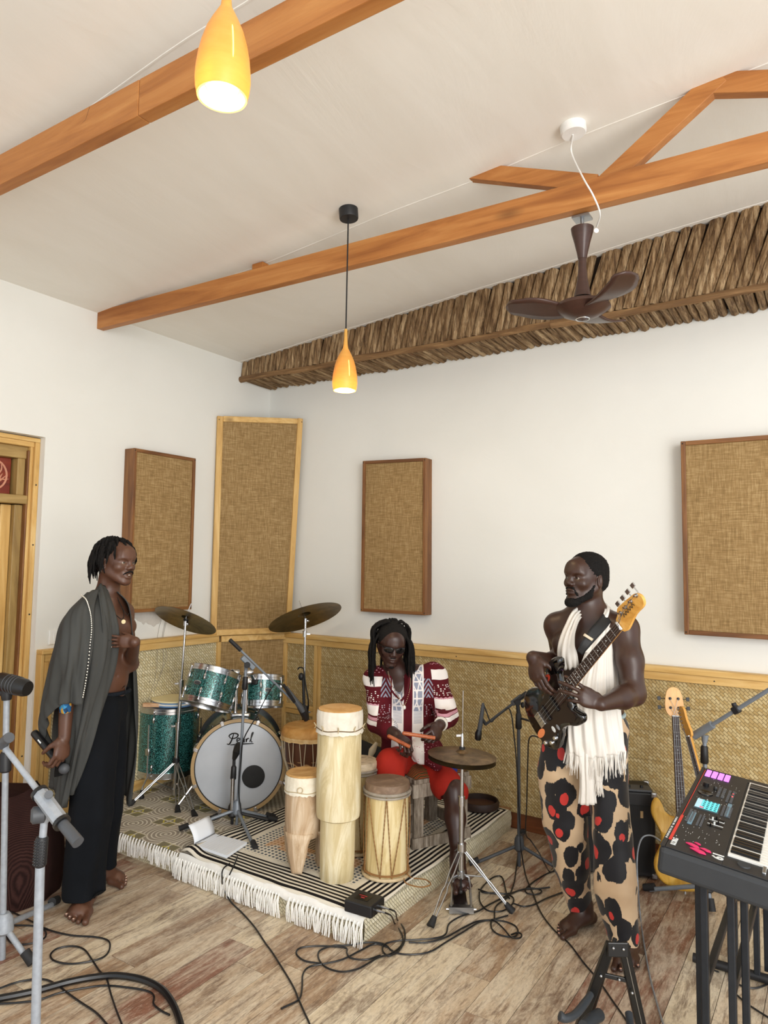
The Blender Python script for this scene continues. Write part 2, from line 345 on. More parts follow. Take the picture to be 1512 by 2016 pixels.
emit('bottom_rail', quadbox(MB(), A_, B_, .12, .17, .03), M['pine'], W3, smooth=False, bev=.004)
def framed(name, label, P, fw_, th, mw, mv, side=None):
    """P: four corners of the front, bl br tr tl"""
    P = [Vector(p) for p in P]; c = sum(P, Vector())/4; nn = (P[1]-P[0]).cross(P[3]-P[0]).normalized(); t = thing(name, label, 'acoustic panel', tuple(c-nn*th))
    ux = (P[1]-P[0]).normalized(); uy = (P[3]-P[0]).normalized()
    q = [P[0]+(ux+uy)*fw_*.7, P[1]+(uy-ux)*fw_*.7, P[2]-(ux+uy)*fw_*.7, P[3]+(ux-uy)*fw_*.7]
    m = MB(); mk = 12; G = []
    for i in range(mk+1):
        a = q[0].lerp(q[3], i/mk); b = q[1].lerp(q[2], i/mk)
        G.append([a.lerp(b, j/mk)-nn*(.012-.006*sin(pi*i/mk)*sin(pi*j/mk)-.0015*random.random()) for j in range(mk+1)])
    m.grid(G); m.add([p-nn*th*.8 for p in q], [(0, 3, 2, 1)])
    emit('burlap_cloth', m, mv, t)
    for a, b, k in ((P[0], P[3], 0), (P[1], P[2], 1), (P[3], P[2], 2), (P[0], P[1], 3)):
        inn = (ux if k == 0 else -ux if k == 1 else -uy if k == 2 else uy); along = (b-a).normalized()
        ea = a+inn*fw_/2-nn*th/2; eb = b+inn*fw_/2-nn*th/2
        if k > 1: ea += along*fw_*1.0; eb -= along*fw_*1.0
        o = emit('frame_board', MB().obox((ea+eb)/2, Matrix((inn, -nn, along)).transposed() if inn.cross(-nn).dot(along) > 0 else Matrix((-inn, -nn, along)).transposed(), fw_, th, (eb-ea).length), mw[0] if k < 2 else mw[1], t, smooth=False, bev=.003)
    sc = MB()
    for p in P: sc.ball(p+(c-p).normalized()*fw_*.7, .004, 8)
    emit('screw_head', sc, M['black'], t); return t
rx = (M['reds'], wood('stained_wood_x', '#553214', '#80532b', '#9a6b38', 0, 1, .5)); ry = (M['reds'], wood('stained_wood_y', '#553214', '#80532b', '#9a6b38', 1, 1, .5))
framed('acoustic_panel', 'middle sackcloth sound panel in red-brown frame, on the wall above the drummer', [(1.005,-.09,1.28),(1.535,-.09,1.28),(1.525,-.09,2.35),(1.0,-.09,2.362)], .022, .09, rx, M['burlap'])
framed('acoustic_panel', 'sackcloth sound panel cut off by the right edge of the view, red-brown frame', [(3.16,-.09,1.265),(3.95,-.09,1.265),(3.95,-.09,2.33),(3.155,-.09,2.33)], .024, .09, rx, M['burlap'])
framed('acoustic_panel', 'sackcloth sound panel in red-brown frame nearest the carved door', [(.1,-1.356,1.285),(.1,-.84,1.285),(.1,-.848,2.34),(.1,-1.362,2.34)], .022, .098, ry, M['burlap'])
framed('acoustic_panel', 'tall pale-framed sackcloth panel leaning across the corner', [(.045,-.60,1.08),(.33,-.05,1.08),(.40,-.05,2.74),(.03,-.59,2.70)], .042, .03, (M['pinez'], M['piney']), M['burlap'])
# patch of bare plaster with loose threads under the left panel
pp = MB(); P = [(.02, .0), (.06, -.035), (.10, -.04), (.15, -.075), (.19, -.07), (.23, -.095), (.28, -.085), (.31, -.05), (.37, -.035), (.41, -.01), (.42, .02), (.02, .03)]; P = [(q.x+.004*sin(i_*7), q.y+.005*sin(i_*11)) for i_, q in enumerate(smooth_path([Vector((a_, b_, 0)) for a_, b_ in P], 4))]
pp.prism(P, (.001, -1.32, 1.275), (0, 1, 0), (0, 0, 1), .002)
pt = tag(emit('plaster_patch', pp, flat('bare_plaster', '#c6c1b9', .9, var=.12, sc=30), loc=(0, -1.2, 1.2)), 'ragged grey patch of bare plaster under the panel nearest the door', 'patch')
th = MB()
for a, b, c_ in ((-1.02, -1.18, .62), (-.98, -1.1, .75), (-.97, -1.06, .85)): th.tube([(.006, a, 1.22), (.012, a-.03, 1.1), (.07, (a+b)/2, (1.1+c_)/2), (.055, b, c_)], .0011, 5, sub=5)
emit('loose_thread', th, flat('thread_grey', '#8d8880', .9), pt)
sw = tag(emit('wall_switch', MB().box((0, -1.825, 1.122), (.012, -1.735, 1.205)), M['white'], smooth=False, bev=.003, loc=(0, -1.78, 1.16)), 'white switch plate just above the left wainscot, beside the door', 'switch')
emit('rocker', MB().box((.012, -1.80, 1.14), (.015, -1.765, 1.188)), M['white'], sw, smooth=False, bev=.001)
# ================================================================ CEILING TIMBERS
def strut(t, a, b, w, h, nm='web_strut', m=None): return emit(nm, MB().beam(a, b, h, w, (0, 1, 0)), m or M['beam'], t, smooth=False, bev=.003)
T2 = thing('roof_truss', 'orange timber roof truss with web struts, carrying the ceiling fan', 'truss', (0, -1.42, 3.1))
yc = -1.44
strut(T2, (0, yc-.14, 3.125), (4.9, yc+.02, 3.135), .05, .115, 'tie_beam')
def onT(px, py): return HY(px, py, yc)
a = onT(950, 340); b = onT(1165, 385); strut(T2, (a.x-.05, yc, ceilz(a.x)+.03), (b.x+.02, yc, 3.19), .045, .07)
a = onT(1408, 165); b = onT(1190, 385); strut(T2, (a.x+.02, yc, ceilz(a.x)+.015), (b.x, yc, 3.175), .045, .08)
strut(T2, (3.50, yc+.001, ceilz(3.5)+.005), (4.4, yc+.001, 3.16), .045, .08)
emit('web_strut', MB().box((1.19, yc-.03, 3.17), (1.27, yc+.02, ceilz(1.2))), M['beamd'], T2, smooth=False, bev=.003)
0 and emit('gap_plaster', MB().add([(0,yc-.13,3.185),(.6,yc-.1,3.19),(.6,yc-.08,ceilz(.6)+.01),(0,yc-.11,ceilz(0)+.01)], [(0,1,2,3)]), M['beamd'], T2, smooth=False)
T1 = thing('roof_truss', 'orange timber tie beam nearest the camera, with a scarf joint, top left', 'truss', (0, -2.83, 3.1))
strut(T1, (0, -2.84, 3.132), (2.0, -2.82, 3.132), .05, .125, 'tie_beam'); strut(T1, (2.003, -2.82, 3.132), (4.9, -2.79, 3.132), .05, .125, 'tie_beam')
sj = MB(); sj.box((1.6, -2.853, 3.07), (1.603, -2.8, 3.2)); 
emit('joint_line', MB().tube([(1.74, -2.846, 3.19), (1.72, -2.846, 3.15), (1.62, -2.846, 3.12), (1.60, -2.846, 3.075)], .0022, 5), M['black'], T1)
# ---- log-clad bulkhead on the back wall
def logmat(name, sv):
    n = NT(name, .8, spec=.2); oi = n.n('ObjectInfo').outputs['Random']
    g = n.noise(n.co(tuple(26 if q else 2.2 for q in sv), rnd=11), 1.6, 6, .7, .3); g2 = n.noise(n.co(tuple(85 if q else 3.5 for q in sv), rnd=7), 1.5, 5, .7)
    c = n.ramp(g, [(.32, '#4c3823'), (.48, '#8b7050'), (.66, '#bfa783')]); c = n.mix(n.ramp(oi, [(0, '#000000'), (1, '#aaaaaa')]), c, n.mix(1., c, '#8d7350', 'MULTIPLY')); c = n.mix(n.ramp(g2, [(.40, '#d0d0d0'), (.50, '#000000')]), c, '#38251a')
    n.base(c); n.bump(g2, .35, .003); return n.m
M['log'] = logmat('log_wood', (1, 1, 0)); M['logy'] = logmat('log_wood_under', (1, 0, 1))
LB = thing('log_bulkhead', 'long ceiling bulkhead clad in rough brown split logs, above the back wall', 'bulkhead', (0, -.33, 3.05))
emit('core_board', MB().add([(0,-.3,3.07),(4.9,-.3,3.07),(4.9,-.3,ceilz(4.9)),(0,-.3,ceilz(0)),(0,0,3.07),(4.9,0,3.07),(4.9,0,ceilz(4.9)),(0,0,ceilz(0))], [(0,1,2,3),(4,7,6,5),(0,4,5,1),(1,5,6,2),(2,6,7,3),(3,7,4,0)]), flat('dark_board', '#2a1c10', .9), LB, smooth=False)
x = .015; i = 0
while x < 4.3:
    r = random.uniform(.018, .031); L = ceilz(x)-3.045+random.uniform(-.012, .005)
    lean = .15+.045*x+.05*random.random(); z0 = 3.05
    pts = [(x+random.uniform(-.004, .004), -.318-random.uniform(0, .006), z0), (x+lean*L*.5, -.318-random.uniform(0, .007), z0+L*.5), (x+lean*L+random.uniform(-.006, .006), -.318, z0+L+SL*lean*L)]
    emit('log', MB().tube(pts, [r, r*random.uniform(.9, 1.1), r*.95], 8), M['log'], LB); x += r*1.85
x = .02
while x < 4.35:
    r = random.uniform(.018, .03); dz = random.uniform(-.004, .004)
    emit('log', MB().tube([(x, -.30, 3.045+dz), (x+random.uniform(-.008, .008), -.15, 3.045), (x+random.uniform(-.01, .01), -.005, 3.045+dz)], [r*.9, r, r], 8), M['logy'], LB); x += r*1.9
for x0, x1 in ((0, 1.15), (1.1, 2.6), (2.5, 4.35)):
    emit('corner_pole', MB().tube([(x0+(x1-x0)*q/6, -.335+.006*sin(q*2), 3.035+.006*sin(q*1.3+x0)) for q in range(7)], [.026, .022, .02, .021, .019, .021, .017], 8), wood('pole_wood', '#5a3f24', '#80603c', '#a38056', 0, 1.5, .8), LB)
# ================================================================ STAGE PLATFORM AND RUGS
PZ = .12
def matflat(name, c1, c2, c3, sc=26):
    n = NT(name, .8, spec=.2); v = n.co((1, 1, 1), (0, 0, .785))
    br = n.n('TexBrick', Vector=v, Scale=sc, Color1=col(c1), Color2=col(c3), Mortar=col('#5a4a28')); br.inputs['Mortar Size'].default_value = .03; br.inputs['Brick Width'].default_value = .62; br.inputs['Row Height'].default_value = .3
    c = n.mix(.5, br.outputs[0], c2); n.base(c); n.bump(br.outputs[0], .5, .004); return n.m
M['matside'] = matweave('palm_side', '#d2c8a8', '#ded6ba', '#f2ecd8', 1.1)
M['mattop'] = matflat('palm_top', '#b3a273', '#c4b487', '#ddd0a6')
PL = thing('stage_platform', 'low corner stage platform wrapped in pale woven palm matting', 'platform', (1.07, -.8, 0))
PX1, PY1 = 2.13, -1.645
sd = MB(); N = 44
def edge(P0, P1, n_, out):
    G = []
    for i in range(n_+1):
        p = Vector(P0).lerp(Vector(P1), i/n_); w_ = .006*noise.noise(Vector((p.x*3, p.y*3, 1)))
        G.append([p+Vector(out)*(o+w_)+Vector((0, 0, z)) for o, z in ((.0, 0), (.008, .03), (.01, .075), (.004, .105), (-.012, PZ-.002), (-.05, PZ))])
    return G
sd.grid(edge((0, PY1, 0), (PX1, PY1, 0), N, (0, -1, 0)))
emit('mat_wrap', sd, M['matside'], PL)
sd = MB(); sd.grid(edge((PX1, PY1, 0), (PX1, -.04, 0), N, (1, 0, 0))); emit('mat_wrap', sd, M['matside'], PL)
emit('deck', MB().box((.005, PY1+.012, 0), (PX1-.012, -.035, PZ-.001)), M['mattop'], PL, smooth=False)
emit('deck_board', MB().box((PX1-.30, -.33, PZ), (PX1+.005, -.04, PZ+.006)), wood('deck_wood', '#7d5a3a', '#a98258', '#c09a6c', 1, 1, .7), PL, smooth=False)
# --- patterned grey and yellow mat under the kit
n = NT('kit_mat', .75, spec=.3)
X, Y, Z = n.sep(n.co())
def cell(n, a, sc, off=0): return n.math('SUBTRACT', n.math('FRACT', n.math('ADD', n.math('MULTIPLY', a, sc), off+50)), .5)
u = cell(n, X, 3.6); v = cell(n, Y, 3.6)
r = n.math('SQRT', n.math('ADD', n.math('POWER', n.math('ABSOLUTE', u), 2), n.math('POWER', n.math('ABSOLUTE', v), 2)))
ring = n.math('SINE', n.math('MULTIPLY', r, 75)); c = n.mix(n.ramp(ring, [(.35, '#000000'), (.6, '#ffffff')]), '#a0978a', '#dcd6c8')
u2 = cell(n, X, 3.6, .5); v2 = cell(n, Y, 3.6, .5); au = n.math('ABSOLUTE', u2); av = n.math('ABSOLUTE', v2)
dm = n.math('MAXIMUM', au, av); sq = n.math('LESS_THAN', dm, .27)
pet = n.math('SINE', n.math('MULTIPLY', n.math('MULTIPLY', au, av), 260)); pet2 = n.math('SINE', n.math('MULTIPLY', n.math('ADD', au, av), 52))
yc_ = n.mix(n.ramp(n.math('MULTIPLY', pet, pet2), [(.3, '#000000'), (.45, '#ffffff')]), '#817b62', '#cbbd58'); yc_ = n.mix(n.math('GREATER_THAN', dm, .235), yc_, '#cfc8b6')
c = n.mix(sq, c, yc_); bx = n.math('LESS_THAN', n.math('MINIMUM', au, av), .02); c = n.mix(n.math('MULTIPLY', bx, .6), c, '#efe9dc')
ck = n.n('TexChecker', Vector=n.co(), Scale=55., Color1=col('#8c8272'), Color2=col('#cbc3b2')); far = n.math('GREATER_THAN', Y, .42)
c = n.mix(far, c, ck.outputs[0]); n.base(c); n.bump(n.noise(n.co(), 160, 2), .2, .002); M['kitmat'] = n.m
R1 = tag(emit('floor_mat', MB().grid([[(.02+1.28*i/30, -1.66+1.58*j/40, PZ+.004+.004*noise.noise(Vector((i*.3, j*.3, 3)))+(.0 if j else -.004)) for j in range(41)] for i in range(31)][::-1]), M['kitmat'], loc=(.6, -1.4, PZ)), 'grey mat with ring and yellow flower pattern under the drum kit, white fringe in front', 'mat')
def fringe(parent, name, x0, x1, y, z, L, m, step=.0125, n_=2, skip=None):
    f = MB(); x = x0
    while x < x1:
        if skip and skip(x): x += step; continue
        l = L*random.uniform(.75, 1.1); bx_ = random.uniform(-.012, .012)
        f.ball((x, y-.004, z-.006), (.004, .004, .005), 6)
        for q in range(n_):
            o = (q-(n_-1)/2)*.0055+random.uniform(-.002, .002); k = random.uniform(.6, 1.4)
            f.tube([(x, y-.006, z-.004), (x+o, y-.013-.003*k, z-l*.33), (x+o*1.5+bx_*.5, y-.012-.004*k, z-l*.66), (x+o*1.3+bx_, y-.010-.006*k, max(.004, z-l))], [.0028, .0026, .0024, .0018], 4)
        x += step*random.uniform(.8, 1.25)
    o = emit(name, f, m, parent); o['kind'] = 'stuff'; return o
M['yarn'] = flat('yarn_white', '#ecebe6', .9, var=.1, sc=40)
fringe(R1, 'fringe', .02, 1.12, PY1-.015, PZ+.004, .095, M['yarn'], .021, 3)
# --- striped cream rug
RX0, RX1, RY0, RY1 = 1.0, 2.15, -1.665, -.1
n = NT('striped_rug', .9, spec=.15)
X, Y, Z = n.sep(n.co())   # object origin at the rug's centre
hx, hy = (RX1-RX0)/2, (RY1-RY0)/2
dx = n.math('SUBTRACT', hx, n.math('ABSOLUTE', X)); dy = n.math('SUBTRACT', hy, n.math('ABSOLUTE', Y)); dd = n.math('MINIMUM', dx, dy)
dd = n.math('ADD', dd, n.math('MULTIPLY', n.math('SUBTRACT', n.noise(n.co(), 5, 2), .5), .008))
st = n.math('MULTIPLY', n.math('GREATER_THAN', n.math('FRACT', n.math('MULTIPLY', dd, 36.)), .48), n.math('MULTIPLY', n.math('GREATER_THAN', dd, .010), n.math('LESS_THAN', dd, .166)))
c = n.mix(st, '#ddd6c6', '#1d1a1a')
du = cell(n, X, 40); dv = cell(n, Y, 40); dot = n.math('MULTIPLY', n.math('LESS_THAN', n.math('MAXIMUM', n.math('ABSOLUTE', du), n.math('ABSOLUTE', dv)), .27), n.math('GREATER_THAN', dd, .2))
c = n.mix(dot, c, '#4c5661')
inn = n.math('GREATER_THAN', dd, .36); wv = n.n('TexChecker', Vector=n.co((1, 2.2, 1), (0, 0, .78)), Scale=70., Color1=col('#4d4034'), Color2=col('#b5a285')).outputs[0]
org = n.math('MULTIPLY', n.math('GREATER_THAN', dd, .30), n.math('LESS_THAN', dd, .40)); c = n.mix(inn, c, wv)
c = n.mix(n.math('MULTIPLY', org, n.ramp(n.noise(n.co(), 14, 3), [(.42, '#000000'), (.52, '#d0d0d0')])), c, '#d29a62')
n.base(c); n.bump(n.noise(n.co(), 180, 2), .3, .002); M['rug'] = n.m
rc = ((RX0+RX1)/2, (RY0+RY1)/2, PZ)
g = []; NX, NY = 46, 60
for i in range(NX+1):
    row = []
    for j in range(NY+1):
        x = RX0+(RX1-RX0)*i/NX; y = RY0+(RY1-RY0)*j/NY; z = PZ+.011+.005*noise.noise(Vector((x*5, y*5, 0)))
        fold = math.exp(-((x-RX0-.05)/.05)**2)*max(0, 1-(y-RY0)/.6)*.028; z += fold
        if j == 0: z -= .012
        row.append((x+.006*sin(y*11), y, z))
    g.append(row)
R2 = tag(emit('striped_rug', MB().grid(g[::-1]), M['rug'], loc=rc), 'cream rug with black stripes and dotted field under the wooden drums, long white tassels', 'rug')
so = R2.modifiers.new('t', 'SOLIDIFY'); so.thickness = .006; so.offset = -1
hem = MB(); hem.grid([[(RX0+(RX1-RX0)*i/40, RY0+a, PZ+z+.004*sin(i*.9)) for a, z in ((.0, .008), (-.008, -.004), (-.011, -.022), (-.009, -.03+.004*sin(i*1.7)))] for i in range(41)])
emit('hem', hem, M['yarn'], R2)
fringe(R2, 'fringe', RX0-.01, RX1+.005, RY0-.006, PZ-.012, .125, M['yarn'], .020, 3, skip=lambda x: 1.70 < x < 1.735)
# --- notebook, pickup box, dark leather ring
nb = thing('notebook', 'open spiral notebook with ruled white pages on the striped rug', 'notebook', tuple(HZ(440, 1675, PZ+.02)))
a = HZ(384, 1668, .145); b = HZ(446, 1690, .145); c_ = HZ(486, 1663, .14); d_ = HZ(424, 1647, .14)
M['paper'] = NT('paper', .8).base('#e6ebf2').m
pg = MB(); up = Vector((0, 0, 1))
def slab(mb, P, t): P = [Vector(p) for p in P]; return mb.add([p for p in P]+[p+up*t for p in P], [(3,2,1,0),(4,5,6,7),(0,1,5,4),(1,2,6,5),(2,3,7,6),(3,0,4,7)])
emit('page_block', slab(pg, (a, b, c_, d_), .014), M['paper'], nb, smooth=False)
cvr = MB(); G = []
for i in range(9):
    t = i/8; e = up*(.014+.085*t)+(a-b).normalized()*(.005+.05*t*t)+Vector((0, 0, .0))
    G.append([d_+(a-d_)*q/4+e*1.0 for q in range(5)])
cv0 = emit('raised_page', cvr.grid(G), M['paper'], nb); so = cv0.modifiers.new('t', 'SOLIDIFY'); so.thickness = .003
ri = MB()
for i in range(22):
    p = a.lerp(d_, (i+.5)/22)+up*.014; ri.torus(p, (d_-a), .006, .0008, 10, 4)
emit('spiral_binding', ri, flat('wire_grey', '#8a8d92', .3, 1), nb)['kind'] = 'stuff'
ru = MB()
for i in range(1, 12): ru.tube([b.lerp(a, i/12)+up*.0143, c_.lerp(d_, i/12)+up*.0143], .0004, 4)
emit('ruled_line', ru, flat('line_blue', '#b9c6d8', .8), nb)['kind'] = 'stuff'
di = thing('pickup_box', 'black direct box with red print on the front corner of the rug', 'electronics', tuple(HZ(712, 1805, .13)))
q0 = HZ(677, 1795, .135); q1 = HZ(733, 1812, .135); ux = (q1-q0).normalized(); uy = up.cross(ux); F_ = Matrix((ux, uy, up)).transposed(); bc = q0+ux*.067+uy*.058+up*.026
M['dblack'] = flat('matte_black', '#17171a', .5, var=.2)
emit('housing', MB().obox(bc, F_, .135, .115, .05), M['dblack'], di, smooth=False, bev=.006)
emit('end_panel', MB().obox(bc+ux*.069, F_, .004, .10, .04), M['black'], di, smooth=False, bev=.001)
emit('print', MB().obox(bc+up*.0256-ux*.005, F_, .065, .05, .001), flat('di_panel', '#0a0a0b', .3), di, smooth=False)
emit('print_mark', MB().obox(bc+up*.0262-ux*.012+uy*.012, F_, .038, .004, .001).obox(bc+up*.0262-ux*.006-uy*.004, F_, .018, .007, .001), flat('print_red', '#b8323a', .4), di, smooth=False)['label'] = 'red print on the lid'
jk = MB()
for k in (-.022, .015): jk.lathe([(.007, 0), (.007, .02), (.004, .03), (.004, .045)], bc+ux*.07+uy*k, tuple(ux), 10)
emit('plug', jk, flat('plug_metal', '#9a9da2', .3, 1), di)
DIP = [bc+ux*.115+uy*k for k in (-.022, .015)]
cp = thing('leather_tambourine', 'dark brown leather ring with a loose strap lying at the back edge of the stage', 'tambourine', tuple(HZ(942, 1590, PZ+.02)))
cc = HZ(944, 1588, PZ+.02); M['dleather'] = flat('dark_leather', '#2e1d17', .6, var=.3)
emit('shell', MB().lathe([(.105, 0), (.118, .01), (.122, .035), (.115, .05), (.108, .05), (.108, .02), (.10, .012)], cc-Vector((0, 0, .005)), n=36, cap=False), M['dleather'], cp)
emit('skin', MB().lathe([(.105, .006), (.105, .014)], cc, n=30), flat('skin_dark', '#4a2e22', .5), cp)
emit('strap', MB().tube([cc+Vector((-.10, -.04, .04)), cc+Vector((-.13, -.08, .03)), cc+Vector((-.115, -.10, .0)), cc+Vector((-.10, -.13, .0))], .008, 6, sub=4), M['dleather'], cp)
# ================================================================ DRUM KIT
M['chrome'] = flat('chrome', '#c9cacc', .22, 1, var=.05); M['steel'] = flat('brushed_steel', '#a7a9ac', .34, 1, var=.1)
M['rubber'] = flat('rubber', '#1b1b1d', .7, var=.2)
n = NT('green_sparkle', .16, spec=.6); vo = n.n('TexVoronoi', Vector=n.co(), Scale=620.); s2 = n.sep(vo.outputs['Color'])[0]
c = n.ramp(s2, [(.0, '#010a0a'), (.5, '#041f1e'), (.78, '#0d4f4c'), (.94, '#7fe6e0')]); n.base(c); n.bump(s2, .25, .001); n.b.inputs['Coat Weight'].default_value = .7; n.b.inputs['Coat Roughness'].default_value = .06
n.b.inputs['Metallic'].default_value = .35; M['sparkle'] = n.m
M['head'] = flat('drum_head', '#b4bac2', .35, var=.08, sc=5); M['headclear'] = flat('drum_skin_clear', '#8f8575', .3, var=.15, sc=6)
M['gold'] = flat('hoop_tan', '#a98d62', .4, var=.15)
n = NT('cymbal_bronze', .34, 1); f = n.noise(n.co(), 9, 5, .6, .6); n.base(n.ramp(f, [(.3, '#4b4434'), (.55, '#70654c'), (.75, '#8c7a55')])); M['cymbal'] = n.m
n = NT('cymbal_old', .42, .85); f = n.noise(n.co(), 12, 6, .65, .8); n.base(n.ramp(f, [(.3, '#54432f'), (.5, '#7a6449'), (.72, '#9b8260')])); M['cymold'] = n.m
def orient(ax): return frame(ax)
def drum(name, label, c, ax, R, H, parent=None, lugs=8, hw=.012, badge=None):
    """c = centre, ax = axis towards the batter head"""
    ax = Vector(ax).normalized(); c = Vector(c); F = frame(ax); t = thing(name, label, 'drum', tuple(c-ax*H/2), 'drums of the green kit')
    emit('shell', MB().lathe([(R-.004, -H/2), (R, -H/2+.003), (R, H/2-.003), (R-.004, H/2)], c, ax, 48, cap=False), M['sparkle'], t)
    emit('batter_head', MB().lathe([(R+.002, H/2-.01), (R+.002, H/2+.004), (R-.012, H/2+.005), (.0005, H/2+.003)], c, ax, 48, cap=False), M['head'], t)
    emit('bottom_head', MB().lathe([(.0005, -H/2-.003), (R-.012, -H/2-.005), (R+.002, -H/2-.004), (R+.002, -H/2+.008)], c, ax, 48, cap=False), M['headclear'], t)
    for s in (1, -1):
        z = s*H/2; emit('hoop', MB().lathe([(R+.001, z-s*.02), (R+.008, z-s*.02), (R+.008, z-s*.006), (R+.006, z-s*.004), (R+.006, z+s*.014), (R+.009, z+s*.016), (R+.002, z+s*.016), (R+.001, z)][::1], c, ax, 48, cap=False), M['chrome'], t)
    for i in range(lugs):
        a = 2*pi*(i+.5)/lugs; rd = F@Vector((cos(a), sin(a), 0)); tg = ax.cross(rd); G = Matrix((tg, rd, ax)).transposed()
        for s in (1, -1):
            lg = MB(); p = c+rd*(R+.008)+ax*s*(H/2-.055); lg.ball(p, (.009, .010, .022), 10, G); lg.tube([p+rd*.003, c+rd*(R+.011)+ax*s*(H/2-.008)], .0028, 6); lg.ball(c+rd*(R+.011)+ax*s*(H/2-.004), (.005, .005, .006), 6)
            emit('lug', lg, M['chrome'], t)
    if badge:
        p = c+Vector(badge).normalized()*(R+.001); rd = Vector(badge).normalized(); G = Matrix((ax.cross(rd), ax, rd)).transposed()
        emit('badge', MB().ball(p, (.026, .013, .003), 16, G), M['steel'], t)
        for k in (-1, 1): pass
        emit('badge_plate', MB().ball(p+rd*.0015, (.020, .009, .0025), 16, G), flat('badge_dark', '#3b3f42', .3), t)
    return t
up = Vector((0, 0, 1)); TC = -_fh     # towards the camera, level
BC = V(470, 1519, 4.33); BC.z = PZ+.275; BR, BD = .268, .44
bax = Vector((CAMP.x-BC.x, CAMP.y-BC.y, 0)).normalized(); F = frame(bax)
BDm = thing('bass_drum', 'kick drum of the green kit, front head facing out with black script lettering', 'drum', (BC.x, BC.y, PZ), 'drums of the green kit')
cb = BC-bax*BD/2
emit('shell', MB().lathe([(BR-.004, -BD/2), (BR-.003, BD/2)], cb, bax, 64, cap=False), M['sparkle'], BDm)
for s in (1, -1):
    z = s*BD/2
    emit('hoop', MB().lathe([(BR-.012, z-.02), (BR+.012, z-.02), (BR+.014, z+.02), (BR-.004, z+.021), (BR-.012, z+.012)], cb, bax, 64, cap=False), flat('hoop_black', '#17191a', .3), BDm)
emit('hoop_edge', MB().lathe([(BR+.013, BD/2+.016), (BR+.013, BD/2+.023), (BR-.006, BD/2+.024), (BR-.008, BD/2+.014)], cb, bax, 64, cap=False), M['gold'], BDm)
n = NT('kick_head', .3); X, Y, Z = n.sep(n.co()); f = n.noise(n.co(), 6, 4); n.base(n.mix(f, '#a8aeb6', '#c3c8ce')); M['kick'] = n.m
emit('front_head', MB().lathe([(BR-.002, BD/2+.004), (BR-.02, BD/2+.010), (.0005, BD/2+.008)], cb, bax, 64, cap=False), M['kick'], BDm)
emit('rear_head', MB().lathe([(BR-.002, -BD/2-.004), (.0005, -BD/2-.01)], cb, bax, 48, cap=False), M['kick'], BDm)
fc = BC+bax*.0115; hr = (-_rh*-1); hr = (_rh-bax*_rh.dot(bax)).normalized(); hu = up
Fd = Matrix((hr, hu, bax)).transposed()
ph = fc+hr*.088-hu*.065
emit('port_hole', MB().lathe([(.066, -.002), (.068, .0035), (.064, .004), (.0005, .002)], ph, bax, 40, cap=False), flat('port_black', '#050505', .6), BDm)
# script lettering (strokes)
LT = [ [(-.62,.55),(-.72,.75),(-.55,.95),(-.3,.98),(-.12,.85),(-.18,.62),(-.4,.5),(-.62,.52)], [(-.42,.92),(-.5,.5),(-.62,.1),(-.72,-.05),(-.85,.0)],
 [(-.22,.22),(-.05,.3),(.02,.42),(-.08,.5),(-.18,.38),(-.16,.16),(-.02,.08),(.1,.2)],
 [(.3,.42),(.2,.5),(.1,.35),(.14,.14),(.24,.12),(.32,.4),(.3,.16),(.38,.12)],
 [(.42,.45),(.46,.12),(.46,.3),(.56,.46),(.64,.42)],
 [(.66,.12),(.78,.5),(.9,.98),(.82,.9),(.76,.4),(.78,.12),(.88,.12)], [(-.62,-.12),(.0,-.07),(.45,-.06),(.95,-.05)] ]
tx = MB(); o0 = fc+hu*.158
for L_ in LT:
    P = smooth_path([o0+hr*(x*.088)+hu*((y-.4)*.062) for x, y in L_], 5); m_ = len(P)
    for k in range(m_-1):
        pass
    tx.tube(P, [.0024+.0018*sin(pi*i/(m_-1)) for i in range(m_)], 5)
lt = emit('script_lettering', tx, flat('print_black', '#0d0d0f', .4), BDm)
for i in range(8):
    a = 2*pi*(i+.5)/8; rd = F@Vector((cos(a), sin(a), 0)); G = Matrix((bax.cross(rd), rd, bax)).transposed()
    cw = MB().obox(cb+rd*(BR+.013)+bax*(BD/2), G, .022, .014, .05); cw.tube([cb+rd*(BR+.02)+bax*(BD/2-.09), cb+rd*(BR+.02)+bax*(BD/2+.02)], .004, 8); cw.obox(cb+rd*(BR+.004)+bax*(BD/2+.026), G, .02, .02, .006)
    emit('claw', cw, M['chrome'], BDm, bev=.002)
    lg = MB()
    for s in (1, -1): lg.ball(cb+rd*(BR+.006)+bax*s*(BD/2-.10), (.012, .012, .03), 10, G)
    emit('lug', lg, M['chrome'], BDm)
for s in (-1, 1):
    emit('spur', MB().tube([cb+hr*s*(BR-.01)-hu*.12+bax*.1, cb+hr*s*(BR+.09)-hu*.25+bax*.14], .007, 8).ball(cb+hr*s*(BR+.092)-hu*.26+bax*.142, .012, 8), M['chrome'], BDm)
